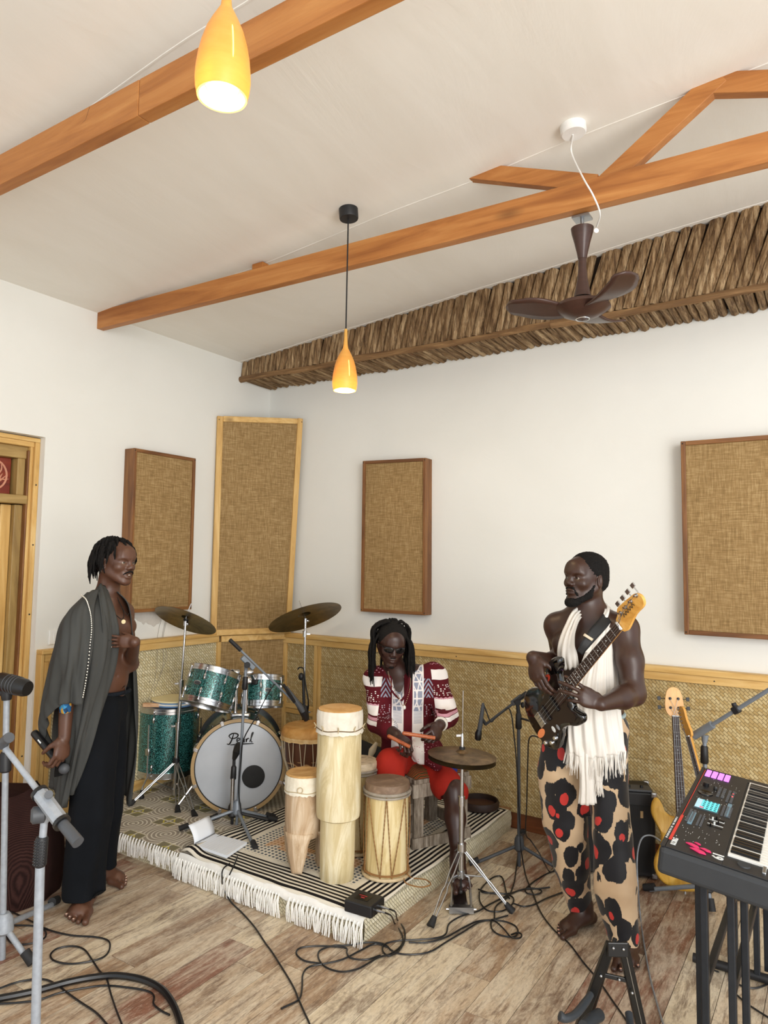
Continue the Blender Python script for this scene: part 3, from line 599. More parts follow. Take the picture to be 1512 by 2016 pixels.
# tom holder
mt = cb+hu*(BR); tm = thing('tom_holder', 'chrome double tom holder on top of the kick drum', 'stand', tuple(mt))
emit('base_plate', MB().obox(mt+hu*.012+bax*.12, Fd, .12, .035, .09), M['chrome'], tm, bev=.012, bseg=3)
TOM1 = V(415, 1355, 4.38); TOM2 = V(517, 1361, 4.62)
for s, T, r_ in ((-1, TOM1, .155), (1, TOM2, .135)):
    b0 = mt+hu*.01+hr*s*.032+bax*.12; t0 = b0+hu*.26
    emit('post', MB().tube([b0, t0], .0115, 12), M['chrome'], tm)
    j = t0+hr*s*.01; emit('ratchet', MB().lathe([(.016, -.03), (.022, -.02), (.022, .02), (.016, .03)], j, tuple(hr), 16).lathe([(.014, -.02), (.02, -.012), (.02, .012), (.014, .02)], j-hu*.05, (0, 0, 1), 14), M['chrome'], tm)
    e = T+(j-T).normalized()*(r_+.005); emit('arm', MB().tube([j, j.lerp(e, .5)+hu*.01, e], .009, 10), M['chrome'], tm)
    emit('wing_bolt', MB().obox(j-hu*.05+bax*.03, Fd, .035, .012, .006).tube([j-hu*.05, j-hu*.05+bax*.03], .004, 6), M['chrome'], tm)
    emit('bracket', MB().obox(e, frame(j-e, hu), .05, .055, .02), M['dblack'], tm, bev=.008)
a1 = (up+_fh*.36+_rh*.20).normalized(); a2 = (up+_fh*.26-_rh*.02).normalized()
drum('rack_tom', 'green sparkle rack tom on the left, nearer the cape wearer, its badge showing', TOM1, a1, .152, .195, badge=tuple((TC*.9-_rh*.35)-a1*(TC*.9-_rh*.35).dot(a1)))
drum('rack_tom', 'smaller green sparkle rack tom on the right, partly behind the boom stand', TOM2, a2, .13, .165, lugs=6, badge=tuple((TC*.9+_rh*.4)-a2*(TC*.9+_rh*.4).dot(a2)))
FT = V(331, 1456, 4.78); FT.z = PZ+.125+.205
ft = drum('floor_tom', 'green sparkle floor tom on three legs at the left, deepest drum of the kit', FT, (.02, 0, 1), .197, .41, lugs=8)
for a in (radians(-150), radians(-75), radians(40)):
    q = Vector((cos(a), sin(a), 0)); p = FT+q*.212
    emit('tom_leg', MB().tube([p+up*.12, Vector((p.x, p.y, PZ+.12)), Vector((p.x, p.y, PZ+.07))+q*.045, Vector((p.x, p.y, PZ+.03))+q*.05], .0052, 8), M['chrome'], ft)
    emit('rubber_foot', MB().lathe([(.008, .05), (.011, .03), (.019, .006), (.018, 0)][::-1], Vector((p.x, p.y, PZ+.007))+q*.05, n=14), M['rubber'], ft)
    emit('leg_bracket', MB().obox(p-up*.05, Matrix((up.cross(q), q, up)).transposed(), .03, .025, .045), M['chrome'], ft, bev=.006)
# frame drum and pale lath lying on the floor tom
top = FT.z+.205+.018
fd = thing('frame_drum', 'flat cream frame drum with a blue edge lying on the floor tom', 'drum', (FT.x+.03, FT.y, top))
fc_ = Vector((FT.x+.06, FT.y-.02, top))
for k, (m_, r_, z_) in enumerate((('#5d86b4', .142, 0), ('#e8e6df', .145, .010), ('#6e93bd', .140, .020), ('#e9dcae', .148, .030))):
    emit(('edge_layer', 'edge_layer', 'edge_layer', 'skin')[k], MB().lathe([(r_, z_+.0), (r_+.002, z_+.005), (r_-.002, z_+.0095), (.0005, z_+(.0095 if k < 3 else .013))], fc_, n=40, sq=.9), flat('fd%d' % k, m_, .6), fd)
lw = MB(); g0 = Vector((FT.x, FT.y, top+.012))+TC*.15
lw.obox(g0-_rh*.03, Matrix((_rh, _fh, up)).transposed(), .19, .03, .024)
tag(emit('wood_lath', lw, wood('lath', '#b58a66', '#d9b18a', '#e7c6a2', 0, 1, .6), loc=tuple(g0), bev=.002), 'pale pinkish wooden strip lying across the front rim of the floor tom', 'wood strip')
# ---------------------------------------------------------------- stands
def tripod(t, hub, feet, r=.006, m=None, double=False, brace=None, low=None, foot='cone', nm='leg'):
    m = m or M['steel']
    for f_ in feet:
        f_ = Vector(f_); d_ = (f_-hub).normalized(); side = d_.cross(up).normalized()
        e = f_-d_*.03
        if double:
            lg = MB()
            for s in (-1, 1): lg.tube([hub+side*s*.008, hub.lerp(e, .35)+side*s*.013, hub.lerp(e, .55)+side*s*.007, hub.lerp(e, .62)+side*s*.013, e+side*s*.006], r, 8)
            o = emit(nm, lg, m, t)
        else: o = emit(nm, MB().tube([hub, e], r, 10), m, t)
        if foot == 'cone':
            emit('rubber_foot', MB().tube([e+(hub-e).normalized()*.02, e, f_+up*.004], [.012, .015, .019], 10), M['rubber'], o)
        else: emit('rubber_foot', MB().tube([f_-d_*.055+up*.012, f_+up*.012], r*1.65, 12), M['rubber'], o)
        if low is not None: emit('brace', MB().tube([low, hub.lerp(e, .5)], r*.8, 6), m, o)
def cymbal(name, label, c, nrm, R, bell=.15, m=None, grp='crash cymbals of the green kit', h=.028):
    nrm = Vector(nrm).normalized(); prof = [(R, 0), (R*.7, h*.42), (R*.35, h*.72), (R*.19, h*.85), (R*.16, h*1.2), (R*.10, h*1.6), (R*.04, h*1.72), (R*.035, h*1.6), (R*.09, h*1.5), (R*.15, h*1.1), (R*.18, h*.75), (R*.35, h*.62), (R*.7, h*.34), (R, -.0015)]
    o = emit(name, MB().lathe(prof, c, nrm, 64, cap=False), m or M['cymbal'], loc=tuple(c)); return tag(o, label, 'cymbal', grp)
# left crash
LS = thing('cymbal_stand', 'chrome cymbal stand at the left end of the kit, in front of the floor tom', 'stand', tuple(HZ(344, 1575, PZ)))
DL = 4.56; b0 = V(344, 1566, DL); b1 = V(357, 1346, DL); b2 = V(365, 1232, DL)
emit('lower_tube', MB().tube([b0, V(350.5, 1430, DL)], .014, 14), M['chrome'], LS)
emit('middle_tube', MB().tube([V(350.5, 1435, DL), b1], .011, 14), M['chrome'], LS); emit('upper_tube', MB().tube([b1, b2], .0075, 12), M['chrome'], LS)
for px_, py_ in ((350.5, 1430), (357, 1346)):
    p = V(px_, py_, DL); emit('collar', MB().tube([p-up*.02, p+up*.025], .018, 14), M['chrome'], LS); emit('wing_nut', MB().obox(p-_rh*.028, Fd, .03, .012, .006), M['chrome'], LS, bev=.002)
hb = V(347, 1498, DL); emit('hub', MB().tube([hb-up*.02, hb+up*.02], .021, 14), M['dblack'], LS)
lowp = V(344.5, 1556, DL)
tripod(LS, hb, [HZ(252, 1588, PZ), HZ(350, 1601, PZ), HZ(384, 1609, PZ)], .0045, double=True, low=lowp)
n1 = (up*1+_fh*.42+_rh*.26)
emit('tilter', MB().tube([b2, b2+up*.03], .012, 10).ball(b2+up*.012+_rh*.012, .013, 10).tube([b2+up*.03, b2+up*.055+Vector(n1)*.02, b2+up*.055+Vector(n1)*.085], .0035, 8), M['chrome'], LS)
emit('felt', MB().lathe([(.017, 0), (.017, .012)], b2+up*.03, tuple(Vector(n1).normalized()), 14), M['dblack'], LS)
cymbal('crash_cymbal', 'dark bronze cymbal on the left stand, tipped down to the right beside the cape wearer', b2+up*.032, (up+_fh*.50+_rh*.27), .205)
# right crash
DR = 4.95; RS = thing('cymbal_stand', 'chrome cymbal stand behind the djembe, in the right of the kit', 'stand', tuple(HZ(597, 1536, PZ)))
c0 = V(597, 1530, DR); c0.z = PZ+.02; c2 = V(601, 1226, DR)
mid = V(598.5, 1400, DR)
emit('lower_tube', MB().tube([c0, mid], .013, 14), M['dblack'], RS); emit('upper_tube', MB().tube([mid, c2], .0085, 12), M['chrome'], RS)
for py_ in (1402, 1248): p = V(600, py_, DR); emit('collar', MB().tube([p-up*.02, p+up*.02], .016, 12), M['chrome'], RS); emit('wing_nut', MB().obox(p+_rh*.024, Fd, .03, .012, .006), M['chrome'], RS, bev=.002)
tripod(RS, c0+up*.22, [c0+Vector((.26, -.1, -.02)), c0+Vector((-.22, -.2, -.02)), c0+Vector((-.02, .26, -.02))], .006, double=True)
n2 = up+_fh*.42-_rh*.30
emit('tilter', MB().tube([c2, c2+up*.03], .013, 10).ball(c2+up*.014+_rh*.014, .014, 10).tube([c2+up*.03, c2+up*.05+n2*.10-_rh*.02], .0035, 8), M['chrome'], RS)
cymbal('crash_cymbal', 'larger dark bronze cymbal on the right stand, tipped down to the left', c2+up*.034, (up+_fh*.36-_rh*.36), .262, h=.034)
# kick pedal with beater behind the kick drum
kp = thing('kick_pedal', 'chrome kick pedal behind the kick drum', 'pedal', tuple(cb-bax*.28-up*.26))
pc = cb-bax*(BD/2+.1); pc.z = PZ
emit('footboard', MB().obox(pc-bax*.16+up*.03, Fd, .08, .012, .26), M['steel'], kp, bev=.004); emit('frame', MB().tube([pc-hr*.06, pc-hr*.06+up*.2, pc+hr*.06+up*.2, pc+hr*.06], .008, 8), M['chrome'], kp)
emit('beater', MB().tube([pc+up*.2, pc+up*.3+bax*.03], .004, 8).ball(pc+up*.31+bax*.035, (.03, .03, .03), 12), M['white'], kp)
# ---------------------------------------------------------------- hi-hat
HB = HZ(909, 1780, 0); HD = dep(HB); hcx = V(909.5, 1490, HD)
HH = thing('hihat_stand', 'chrome hi-hat stand on the floor between the stage and the microphone stand', 'stand', tuple(HB))
def on(px, py): return V(px, py, HD)
emit('lower_tube', MB().tube([on(908, 1728), on(909, 1576)], .0125, 14), M['chrome'], HH); emit('upper_tube', MB().tube([on(909, 1576), on(910, 1504)], .0095, 14), M['chrome'], HH)
emit('collar', MB().tube([on(909, 1586), on(909, 1568)], .017, 14), M['chrome'], HH); emit('pull_rod', MB().tube([on(909.5, 1504), on(912, 1360)], .003, 8), M['chrome'], HH)
emit('clutch', MB().tube([on(910, 1474), on(910.5, 1452), on(910.5, 1444)], [.009, .009, .005], 12).obox(on(904, 1448), Fd, .03, .01, .006), M['chrome'], HH)
emit('felt', MB().tube([on(909.8, 1479), on(910, 1470)], .014, 12), M['dblack'], HH)
hub = on(909, 1668); emit('leg_hub', MB().tube([on(909, 1676), on(909, 1660)], .022, 14), M['chrome'], HH); lowc = on(908, 1722); emit('leg_hub', MB().tube([on(908, 1728), on(908, 1714)], .02, 14), M['steel'], HH)
tripod(HH, hub, [HZ(847, 1826, 0), HZ(1010, 1797, 0), HZ(868, 1700, 0)], .0042, double=True, low=lowc)
fx = MB(); fb = HZ(908, 1790, .02); wv_ = .042
P = [lowc-_rh*.012, lowc-_rh*.035-up*.01, on(891, 1745), fb-_rh*.047+up*.01, fb-_rh*.047]; P2 = [lowc+_rh*.012, lowc+_rh*.035-up*.01, on(925, 1745), fb+_rh*.047+up*.01, fb+_rh*.047]
fx.tube(P, .006, 8).tube(P2, .006, 8); fx.obox(fb, Matrix((_rh, _fh, up)).transposed(), .115, .03, .028); emit('pedal_frame', fx, M['steel'], HH)
emit('footboard', MB().obox(fb+_fh*.13+up*.03, frame(_fh*1+up*.25, up), .07, .01, .24), M['chrome'], HH, bev=.003)
emit('chain', MB().tube([lowc, fb+up*.07+_fh*.02], .004, 6).ball(fb+up*.07+_fh*.02, .01, 8), M['dblack'], HH)
for s_ in (-1, 1): emit('hinge_screw', MB().tube([fb+_rh*s_*.055, fb+_rh*s_*.07], .004, 8), M['chrome'], HH)
hn = (up+_rh*-.02+_fh*.0)
cymbal('hihat_cymbal', 'upper hi-hat cymbal, worn brown bronze, right of the seated drummer', on(909.5, 1487), (up*1+_rh*.06), .167, m=M['cymold'], grp='hi-hat pair', h=.018)
cymbal('hihat_cymbal', 'lower hi-hat cymbal, upside down beneath its worn brown partner', on(909.5, 1496), -(up*1+_rh*.06), .165, m=M['cymbal'], grp='hi-hat pair', h=.018)
# ---------------------------------------------------------------- hand drums
def skinmat(name, a, b, c3):
    n = NT(name, .55, spec=.3); f = n.noise(n.co(), 9, 5, .65, .6); n.base(n.ramp(f, [(.3, a), (.5, b), (.7, c3)])); n.bump(n.noise(n.co(), 50, 3), .15, .003); return n.m
def drumwood(name, a, b, c3, sc=5.5):
    n = NT(name, .55, spec=.3); v = n.co((sc*1.5, sc*1.5, sc*.28)); f = n.noise(v, 1.8, 5, .6, 1.6); band = n.math('FRACT', n.math('MULTIPLY', f, 9.))
    g = n.noise(n.co((40, 40, 3)), 1, 4, .6)
    c = n.ramp(f, [(.3, a), (.5, b), (.62, c3)]); c = n.mix(n.ramp(band, [(.0, '#505050'), (.12, '#000000'), (.9, '#000000'), (1, '#505050')]), c, n.mix(1., c, '#8a6a40', 'MULTIPLY')); c = n.mix(n.math('MULTIPLY', g, .3), c, a)
    n.base(c); n.bump(g, .2, .003); return n.m
def wob(prof, c, seed, amp=.003, n_=40, cap=False, k=3):
    m = MB().lathe(prof, (0, 0, 0), n=n_, cap=cap); m.v = [tuple(Vector(c)+Vector((x*(1+amp/.1*noise.noise(Vector((x*9, y*9, z*k+seed)))), y*(1+amp/.1*noise.noise(Vector((x*9, y*9, z*k+seed)))), z))) for x, y, z in m.v]; return m
def raggedskirt(R, z0, z1, c, seed, fl=.004):
    P = []; N_ = 72
    for z, rr, rg in ((z0, R, 0), (z0-(z0-z1)*.25, R+.0035, 0), (z0-(z0-z1)*.7, R+.003, 0), (z0-(z0-z1)*.85, R+.0035, 0), (z1, R+.003+fl, 1)):
        P.append([(c.x+(rr+.0012*sin(k*1.9+z*90)+(rg*.003*noise.noise(Vector((k*.6, seed, 3)))))*cos(2*pi*k/N_), c.y+(rr+.0012*sin(k*2.3))*sin(2*pi*k/N_), z+rg*.010*noise.noise(Vector((k*.55, seed, 0)))) for k in range(N_+1)])
    return MB().grid(P[::-1])
def cord(R, z, c, r=.0022, seed=0, wv=.003):
    return MB().tube([(c.x+R*cos(t), c.y+R*sin(t), z+wv*sin(5*t+seed)) for t in [2*pi*i/48 for i in range(48)]], r, 6, closed=True)
# tall goblet-less drum
B = HZ(661, 1742, PZ+.012); H1 = .79; b_ = Vector((B.x, B.y, PZ+.012))+_fh*.075
TD = thing('tall_drum', 'tallest carved drum, pale wood with a stepped narrower foot and white skin collar', 'drum', tuple(b_), 'wooden drums on the rug')
zs = .285
emit('body', wob([(.078, 0), (.081, .004), (.083, .1), (.084, zs-.02), (.086, zs-.006), (.102, zs+.004), (.106, zs+.03), (.107, .5), (.105, .78), (.10, H1-.002), (.0005, H1-.004)], b_, 1, .0025, 56), drumwood('pale_log', '#bda97c', '#d8c9a0', '#e9dfc0'), TD)
emit('bottom', MB().lathe([(.0005, .001), (.078, .001)], b_, cap=False), M['pinez'], TD)
sc_ = Vector((b_.x, b_.y, b_.z))
emit('skin', wob([(.1065, H1-.10), (.1085, H1-.02), (.105, H1+.004), (.095, H1+.007), (.0005, H1+.003)][::1], b_, 2, .001), skinmat('skin_tan', '#b98a4c', '#cda066', '#d8b580'), TD)
emit('skin_collar', raggedskirt(.1085, b_.z+H1+.001, b_.z+H1-.105, sc_, 1), skinmat('collar_white', '#cfc6b4', '#e4ddce', '#efeade'), TD)
emit('binding_cord', cord(.1135, b_.z+H1-.085, sc_, .0024), flat('cord_dark', '#6b5637', .8), TD)
pegs = MB()
for k in range(9):
    a = 2*pi*k/9+.4; p = sc_+Vector((cos(a)*.113, sin(a)*.113, H1-.08)); pegs.tube([p, p+Vector((cos(a)*.012, sin(a)*.012, .018))], [.004, .002], 6); pegs.tube([p, p+Vector((cos(a+.06)*.010, sin(a+.06)*.010, -.01))], [.003, .001], 5)
emit('knot', pegs, flat('cord_pale', '#b7a684', .8), TD)
# small footed drum
B2 = HZ(594, 1717, PZ+.012); b2_ = Vector((B2.x, B2.y, PZ+.012))+_fh*.05; H2 = .455
SD = thing('footed_drum', 'small carved drum on three cut-out feet, left of the tall drum', 'drum', tuple(b2_), 'wooden drums on the rug')
m_ = MB(); N_ = 60; P = []
ft_m = drumwood('weathered_drum', '#a08468', '#c4aa8a', '#dcc9ae')
prof = [(.080, .16), (.0905, .19), (.094, .25), (.094, .34), (.092, .44), (.09, H2)]
emit('body', wob(prof, b2_, 5, .003, 48), ft_m, SD); emit('inner_wall', MB().lathe([(.075, .16), (.078, .44)], b2_, n=40, cap=False), ft_m, SD)
for k, a in enumerate((radians(-72), radians(48), radians(168))):
    P = []; W_ = 9
    for z, hw, rr in ((0, .26, .078), (.02, .30, .080), (.07, .42, .084), (.11, .5, .088), (.14, .52, .090), (.165, .60, .0905), (.19, .75, .091)):
        P.append([(b2_.x+rr*cos(a+hw*(q/W_*2-1)*1.15), b2_.y+rr*sin(a+hw*(q/W_*2-1)*1.15), b2_.z+z) for q in range(W_+1)])
    o = emit('foot', MB().grid(P[::-1]), ft_m, SD); so = o.modifiers.new('t', 'SOLIDIFY'); so.thickness = .02; so.offset = 0
emit('skin', wob([(.094, H2-.03), (.094, H2), (.086, H2+.006), (.0005, H2+.003)], b2_, 7, .001), skinmat('skin_tan2', '#a87a42', '#c39a62', '#d3b07c'), SD)
emit('skin_collar', raggedskirt(.0955, b2_.z+H2-.002, b2_.z+H2-.085, b2_, 4, .002), skinmat('collar_white2', '#cfc5b0', '#e2dac6', '#f0eadb'), SD)
emit('binding_cord', cord(.1, b2_.z+H2-.07, b2_, .0022, 2), flat('cord_pale', '#b7a684', .8), SD)
emit('knot', MB().torus(b2_+TC*.102+_rh*-.012+up*(H2-.055), (TC.x, TC.y, .2), .013, .0022, 16, 6), flat('cord_pale', '#b7a684', .8), SD)
# rope tuned drum
def ropedrum(name, label, b, R, H, legs, seed, rope=True, top='#7a6452'):
    t = thing(name, label, 'drum', tuple(b), 'wooden drums on the rug')
    emit('body', wob([(R*.99, .012), (R*1.0, .03), (R*.985, .1), (R*1.0, H*.5), (R*.985, H-.03), (R*.96, H)], b, seed, .002, 48, k=2), drumwood('body_wood%d' % seed, '#b59b66', '#d3be8b', '#e4d5a9'), t)
    emit('bottom_rim', MB().torus(b+up*.016, (0, 0, 1), R+.006, .0085, 48, 8), skinmat('rim%d' % seed, '#9a7e58', '#bfa983', '#d8c8a8'), t)
    emit('bottom_rim', MB().torus(b+up*.034, (0, 0, 1), R+.004, .005, 48, 8), flat('rope_brown', '#8a6236', .85, var=.25, sc=60), t)
    emit('skin', wob([(R+.004, H-.035), (R+.004, H-.012), (R+.001, H+.001), (R-.012, H+.004), (.0005, H+.002)], b, seed+1, .001), skinmat('skin%d' % seed, '#6b5744', top, '#a38c74'), t)
    emit('top_rim', MB().torus(b+up*(H-.038), (0, 0, 1), R+.007, .0075, 48, 8), skinmat('rimt%d' % seed, '#5a5048', '#8d8478', '#a9a093'), t)
    emit('top_rim', MB().torus(b+up*(H-.054), (0, 0, 1), R+.006, .006, 48, 8), skinmat('rimt%d' % seed, '#5a5048', '#8d8478', '#a9a093'), t)
    if rope:
        n_ = 7
        for k in range(n_):
            a0 = 2*pi*(k+.25)/n_-.35; a1_ = a0+pi/n_*(1.5 if k % 3 else .6); a2_ = a0+2*pi/n_
            for (aa, za), (ab, zb) in (((a0, H-.04), (a1_, .02)), ((a1_, .02), (a2_, H-.04))):
                P = []
                for q in range(9):
                    s = q/8; a = aa+(ab-aa)*s; z = za+(zb-za)*s; P.append((b.x+(R+.0065)*cos(a), b.y+(R+.0065)*sin(a), b.z+z))
                o = MB()
                for ph in (0, pi):
                    Q = []
                    for q in range(49):
                        s = q/48; a = aa+(ab-aa)*s; z = za+(zb-za)*s; r_ = R+.0065+.0012*cos(s*60+ph); Q.append((b.x+r_*cos(a)+.0012*sin(s*60+ph)*-sin(a), b.y+r_*sin(a)+.0012*sin(s*60+ph)*cos(a), b.z+z))
                    o.tube(Q, .0016, 4)
                emit('rope', o, flat('rope_brown', '#8a6236', .85, var=.25, sc=60), t)
    return t
B3 = Vector(HZ(760, 1738, PZ+.012)); b3 = Vector((B3.x, B3.y, PZ+.013))+_fh*.09
RD = ropedrum('rope_drum', 'pale drum laced with brown rope in a zigzag, right of the tall drum', b3, .1055, .44, 3, 11)
emit('rope_tail', MB().tube([b3+Vector((.11, -.02, .02)), b3+Vector((.14, -.04, .006)), b3+Vector((.21, -.03, .004)), b3+Vector((.235, .02, .004)), b3+Vector((.19, .05, .004)), b3+Vector((.13, .03, .004)), b3+Vector((.115, .0, .03))], .003, 6, sub=5), flat('rope_brown', '#8a6236', .85), RD)
B4 = V(703, 1650, 3.77); b4 = Vector((B4.x, B4.y, PZ+.013))
ropedrum('rope_drum', 'pale skin-topped drum standing behind, half hidden between the tall and the rope-laced drum', b4, .098, .46, 3, 23, top='#c9b79b')
# djembe
B5 = V(603, 1600, 4.30); b5 = Vector((B5.x, B5.y, PZ+.012))
DJ = thing('djembe', 'dark carved djembe with tan skin and white strings, behind the small footed drum', 'drum', tuple(b5), 'wooden drums on the rug')
n = NT('djembe_wood', .5); X, Y, Z = n.sep(n.co()); wvz = n.math('SINE', n.math('ADD', n.math('MULTIPLY', Z, 190.), n.math('MULTIPLY', n.math('SINE', n.math('MULTIPLY', n.math('ADD', X, Y), 55.)), 1.6)))
bnd = n.math('MULTIPLY', n.math('GREATER_THAN', Z, .24), n.math('LESS_THAN', Z, .33)); c = n.mix(n.noise(n.co((20, 20, 3)), 1.5, 4), '#3b2012', '#6b3e22'); c = n.mix(n.math('MULTIPLY', bnd, n.math('GREATER_THAN', wvz, .55)), c, '#b78d5c'); n.base(c)
HJ = .5
emit('body', MB().lathe([(.095, 0), (.088, .03), (.075, .12), (.078, .18), (.10, .24), (.13, .32), (.145, .42), (.15, HJ-.02)], b5, n=48, cap=False), n.m, DJ)
emit('skin', wob([(.158, HJ-.05), (.163, HJ-.03), (.160, HJ-.01), (.15, HJ+.008), (.138, HJ+.016), (.0005, HJ+.010)], b5, 3, .001), skinmat('djembe_skin', '#a06c30', '#bf8d4c', '#d1a669'), DJ)
emit('skin_edge', raggedskirt(.160, b5.z+HJ-.03, b5.z+HJ-.055, b5, 8, .004), skinmat('djembe_edge', '#a8804a', '#c9a873', '#ddc79d'), DJ)
emit('ring', MB().torus(b5+up*.205, (0, 0, 1), .096, .005, 40, 6), M['dblack'], DJ)
for k in range(26):
    a = 2*pi*k/26; a1_ = a+(.12 if k % 2 else -.12)
    emit('string', MB().tube([(b5.x+.159*cos(a), b5.y+.159*sin(a), b5.z+HJ-.05), (b5.x+.149*cos((a+a1_)/2), b5.y+.149*sin((a+a1_)/2), b5.z+.34), (b5.x+.104*cos(a1_), b5.y+.104*sin(a1_), b5.z+.21)], .0024, 5), flat('string_pale', '#c5b79b', .8), DJ)
# ================================================================ LAMPS AND FAN
def ceil_hit(px, py):
    d = _ray(px, py); t = (ZE+SL*CAMP.x-CAMP.z)/(d.z-SL*d.x); return CAMP+d*t
def shadewood(name):
    n = NT(name, .4, spec=.4); f = n.noise(n.co((14, 14, 60)), 1.2, 4, .6, .4); c = n.mix(f, '#c8933f', '#dcae5c'); n.base(c)
    t = n.n('BsdfTranslucent', Color=col('#ffcf74')); mx = n.n('MixShader'); mx.inputs[0].default_value = .17
    n.t.links.new(n.b.outputs[0], mx.inputs[1]); n.t.links.new(t.outputs[0], mx.inputs[2]); n.t.links.new(mx.outputs[0], n.t.nodes['Material Output'].inputs[0]); return n.m
M['shade'] = shadewood('lamp_shade_wood')
def glow(name, c, s):
    n = NT(name, .5); n.b.inputs['Emission Color'].default_value = col(c); n.b.inputs['Emission Strength'].default_value = s; n.base(c); return n.m
M['bulb'] = glow('bulb_glow', '#fff0cc', 14.)
def pendant(name, label, base, top, R, tilt, power, can=True):
    base = Vector(base); ax = Vector(tilt).normalized(); F = frame(ax)
    t = thing(name, label, 'lamp', tuple(top), 'pendant lamps')
    prof = [(.90, .0), (.97, .3), (1.0, .65), (.98, 1.05), (.93, 1.5), (.83, 2.0), (.68, 2.5), (.50, 2.9), (.32, 3.25), (.21, 3.45), (.17, 3.8), (.14, 4.3), (.12, 5.0)]
    o = MB().lathe([(r*R*.95-R*.03, z*R*.98) for r, z in prof[:9]][::-1]+[(r*R, z*R) for r, z in prof], (0, 0, 0), n=48, cap=False)
    # cut the mouth at a slant: near rim lifted
    o.v = [tuple(base+F@Vector((x, y, z+max(0, .3-z/R*.3)*0))) for x, y, z in o.v]
    emit('shade', o, M['shade'], t)
    to = (CAMP-base); to.z = 0; to = (to-ax*to.dot(ax)).normalized(); to = (to*.93+_rh*.36).normalized()
    sl = MB(); N_ = 12
    for i in range(N_):
        pass
    P = [base+ax*R*(.95+1.35*i/N_)+to*R*(np.interp(.95+1.35*i/N_, [.65, 1.05, 1.5, 2.0, 2.5], [1.0, .98, .93, .83, .68])+.006) for i in range(N_+1)]
    emit('slit', MB().tube(P, [.0006]+[R*.028]*(N_-1)+[.0006], 6), glow('slit_glow', '#ffcf66', 2.2), t)
    emit('bulb', MB().ball(base+ax*R*.70, R*.66, 20), M['bulb'], t)
    emit('socket', MB().tube([base+ax*R*1.2, base+ax*R*2.4], R*.22, 12), M['white'], t)
    l = bpy.data.lights.new('lamp_light', 'POINT'); l.energy = power; l.color = (1, .78, .48); l.shadow_soft_size = R*.5
    lo = bpy.data.objects.new('lamp_light', l); C.objects.link(lo); lo.parent = t; lo.location = base+ax*R*-.05-Vector(top)
    nk = base+ax*R*4.9
    emit('cord', MB().tube([nk, Vector(top)-up*.0], .0035, 8), M['dblack'], t)
    if can: emit('canopy', MB().lathe([(.044, -.05), (.046, -.045), (.046, 0), (.0005, .002)], tuple(top), (-.082, 0, 1), 28).lathe([(.0005, -.0505), (.044, -.05)], tuple(top), (-.082, 0, 1), 28, cap=False), M['dblack'], t)
    return t
tp2 = ceil_hit(686, 412); lb2 = V(678.5, 769, dep(tp2)); lb2.x, lb2.y = lb2.x, lb2.y
pendant('pendant_lamp', 'small amber wooden pendant lamp hanging before the log bulkhead on a long black cord', lb2, tp2, .0595, tp2-lb2, 10)
D1 = 1.44; lb1 = V(437, 192, D1); tp1 = Vector((lb1.x, lb1.y, ceilz(lb1.x))); pendant('pendant_lamp', 'large-looking amber wooden pendant lamp at the top edge, in front of the nearest beam', lb1, tp1, .0590, (.02, .0, 1), 10)
rs = ceil_hit(1128, 248)
RO = thing('ceiling_rose', 'round white ceiling rose with a white flex running down to the fan', 'fixture', tuple(rs))
emit('rose_cover', MB().lathe([(.0005, -.036), (.046, -.036), (.052, -.03), (.052, .002)], tuple(rs), (-.082, 0, 1), 32, cap=False), M['white'], RO)
FN = HY(1147, 440, -1.44); FN = Vector((FN.x, -1.445, 3.055)); FD = dep(FN)
emit('flex', MB().tube([rs-up*.036, V(1125, 300, FD), V(1148, 350, FD-.14), V(1168, 385, FD-.17), V(1181, 420, FD-.13), V(1175, 446, FD-.03)], .0035, 8, sub=6), M['white'], RO)
n = NT('fan_brown', .35, spec=.5); f = n.noise(n.co((6, 6, 20)), 3, 4); n.base(n.mix(f, '#33201a', '#4a2f26')); M['fan'] = n.m
FA = thing('ceiling_fan', 'dark brown ceiling fan with three blades hanging from the truss', 'fan', tuple(FN))
def fz(py): return V(1150, py, FD).z
emit('bracket', MB().box((FN.x-.035, FN.y-.03, FN.z+.003), (FN.x+.035, FN.y+.03, FN.z+.012)).tube([FN+up*.004, FN-up*.03], .008, 8), M['steel'], FA)
zt, zb = fz(450), fz(505)
emit('canopy', MB().lathe([(.046, zt), (.043, zt-.02), (.032, zt-.06), (.021, zb+.01), (.0175, zb-.01)][::-1], (FN.x, FN.y, 0), n=36), M['fan'], FA)
z6 = fz(583); z7 = fz(640)
emit('down_rod', MB().lathe([(.0165, zb), (.0165, zb-.05), (.021, z6+.07), (.032, z6+.01), (.036, z6-.005)][::-1], (FN.x, FN.y, 0), n=32), M['fan'], FA)
zh = z6-.012
emit('hub', MB().lathe([(.0005, zh-.085), (.02, zh-.085), (.045, zh-.078), (.085, zh-.06), (.112, zh-.04), (.105, zh-.025), (.06, zh-.008), (.035, zh), (.0005, zh)], (FN.x, FN.y, 0), n=48, cap=False), M['fan'], FA)
emit('cap_ring', MB().torus((FN.x, FN.y, zh-.084), (0, 0, 1), .026, .0028, 32, 6), M['chrome'], FA); emit('centre_cap', MB().lathe([(.0005, zh-.092), (.02, zh-.088), (.022, zh-.084)], (FN.x, FN.y, 0), n=24, cap=False), M['fan'], FA)
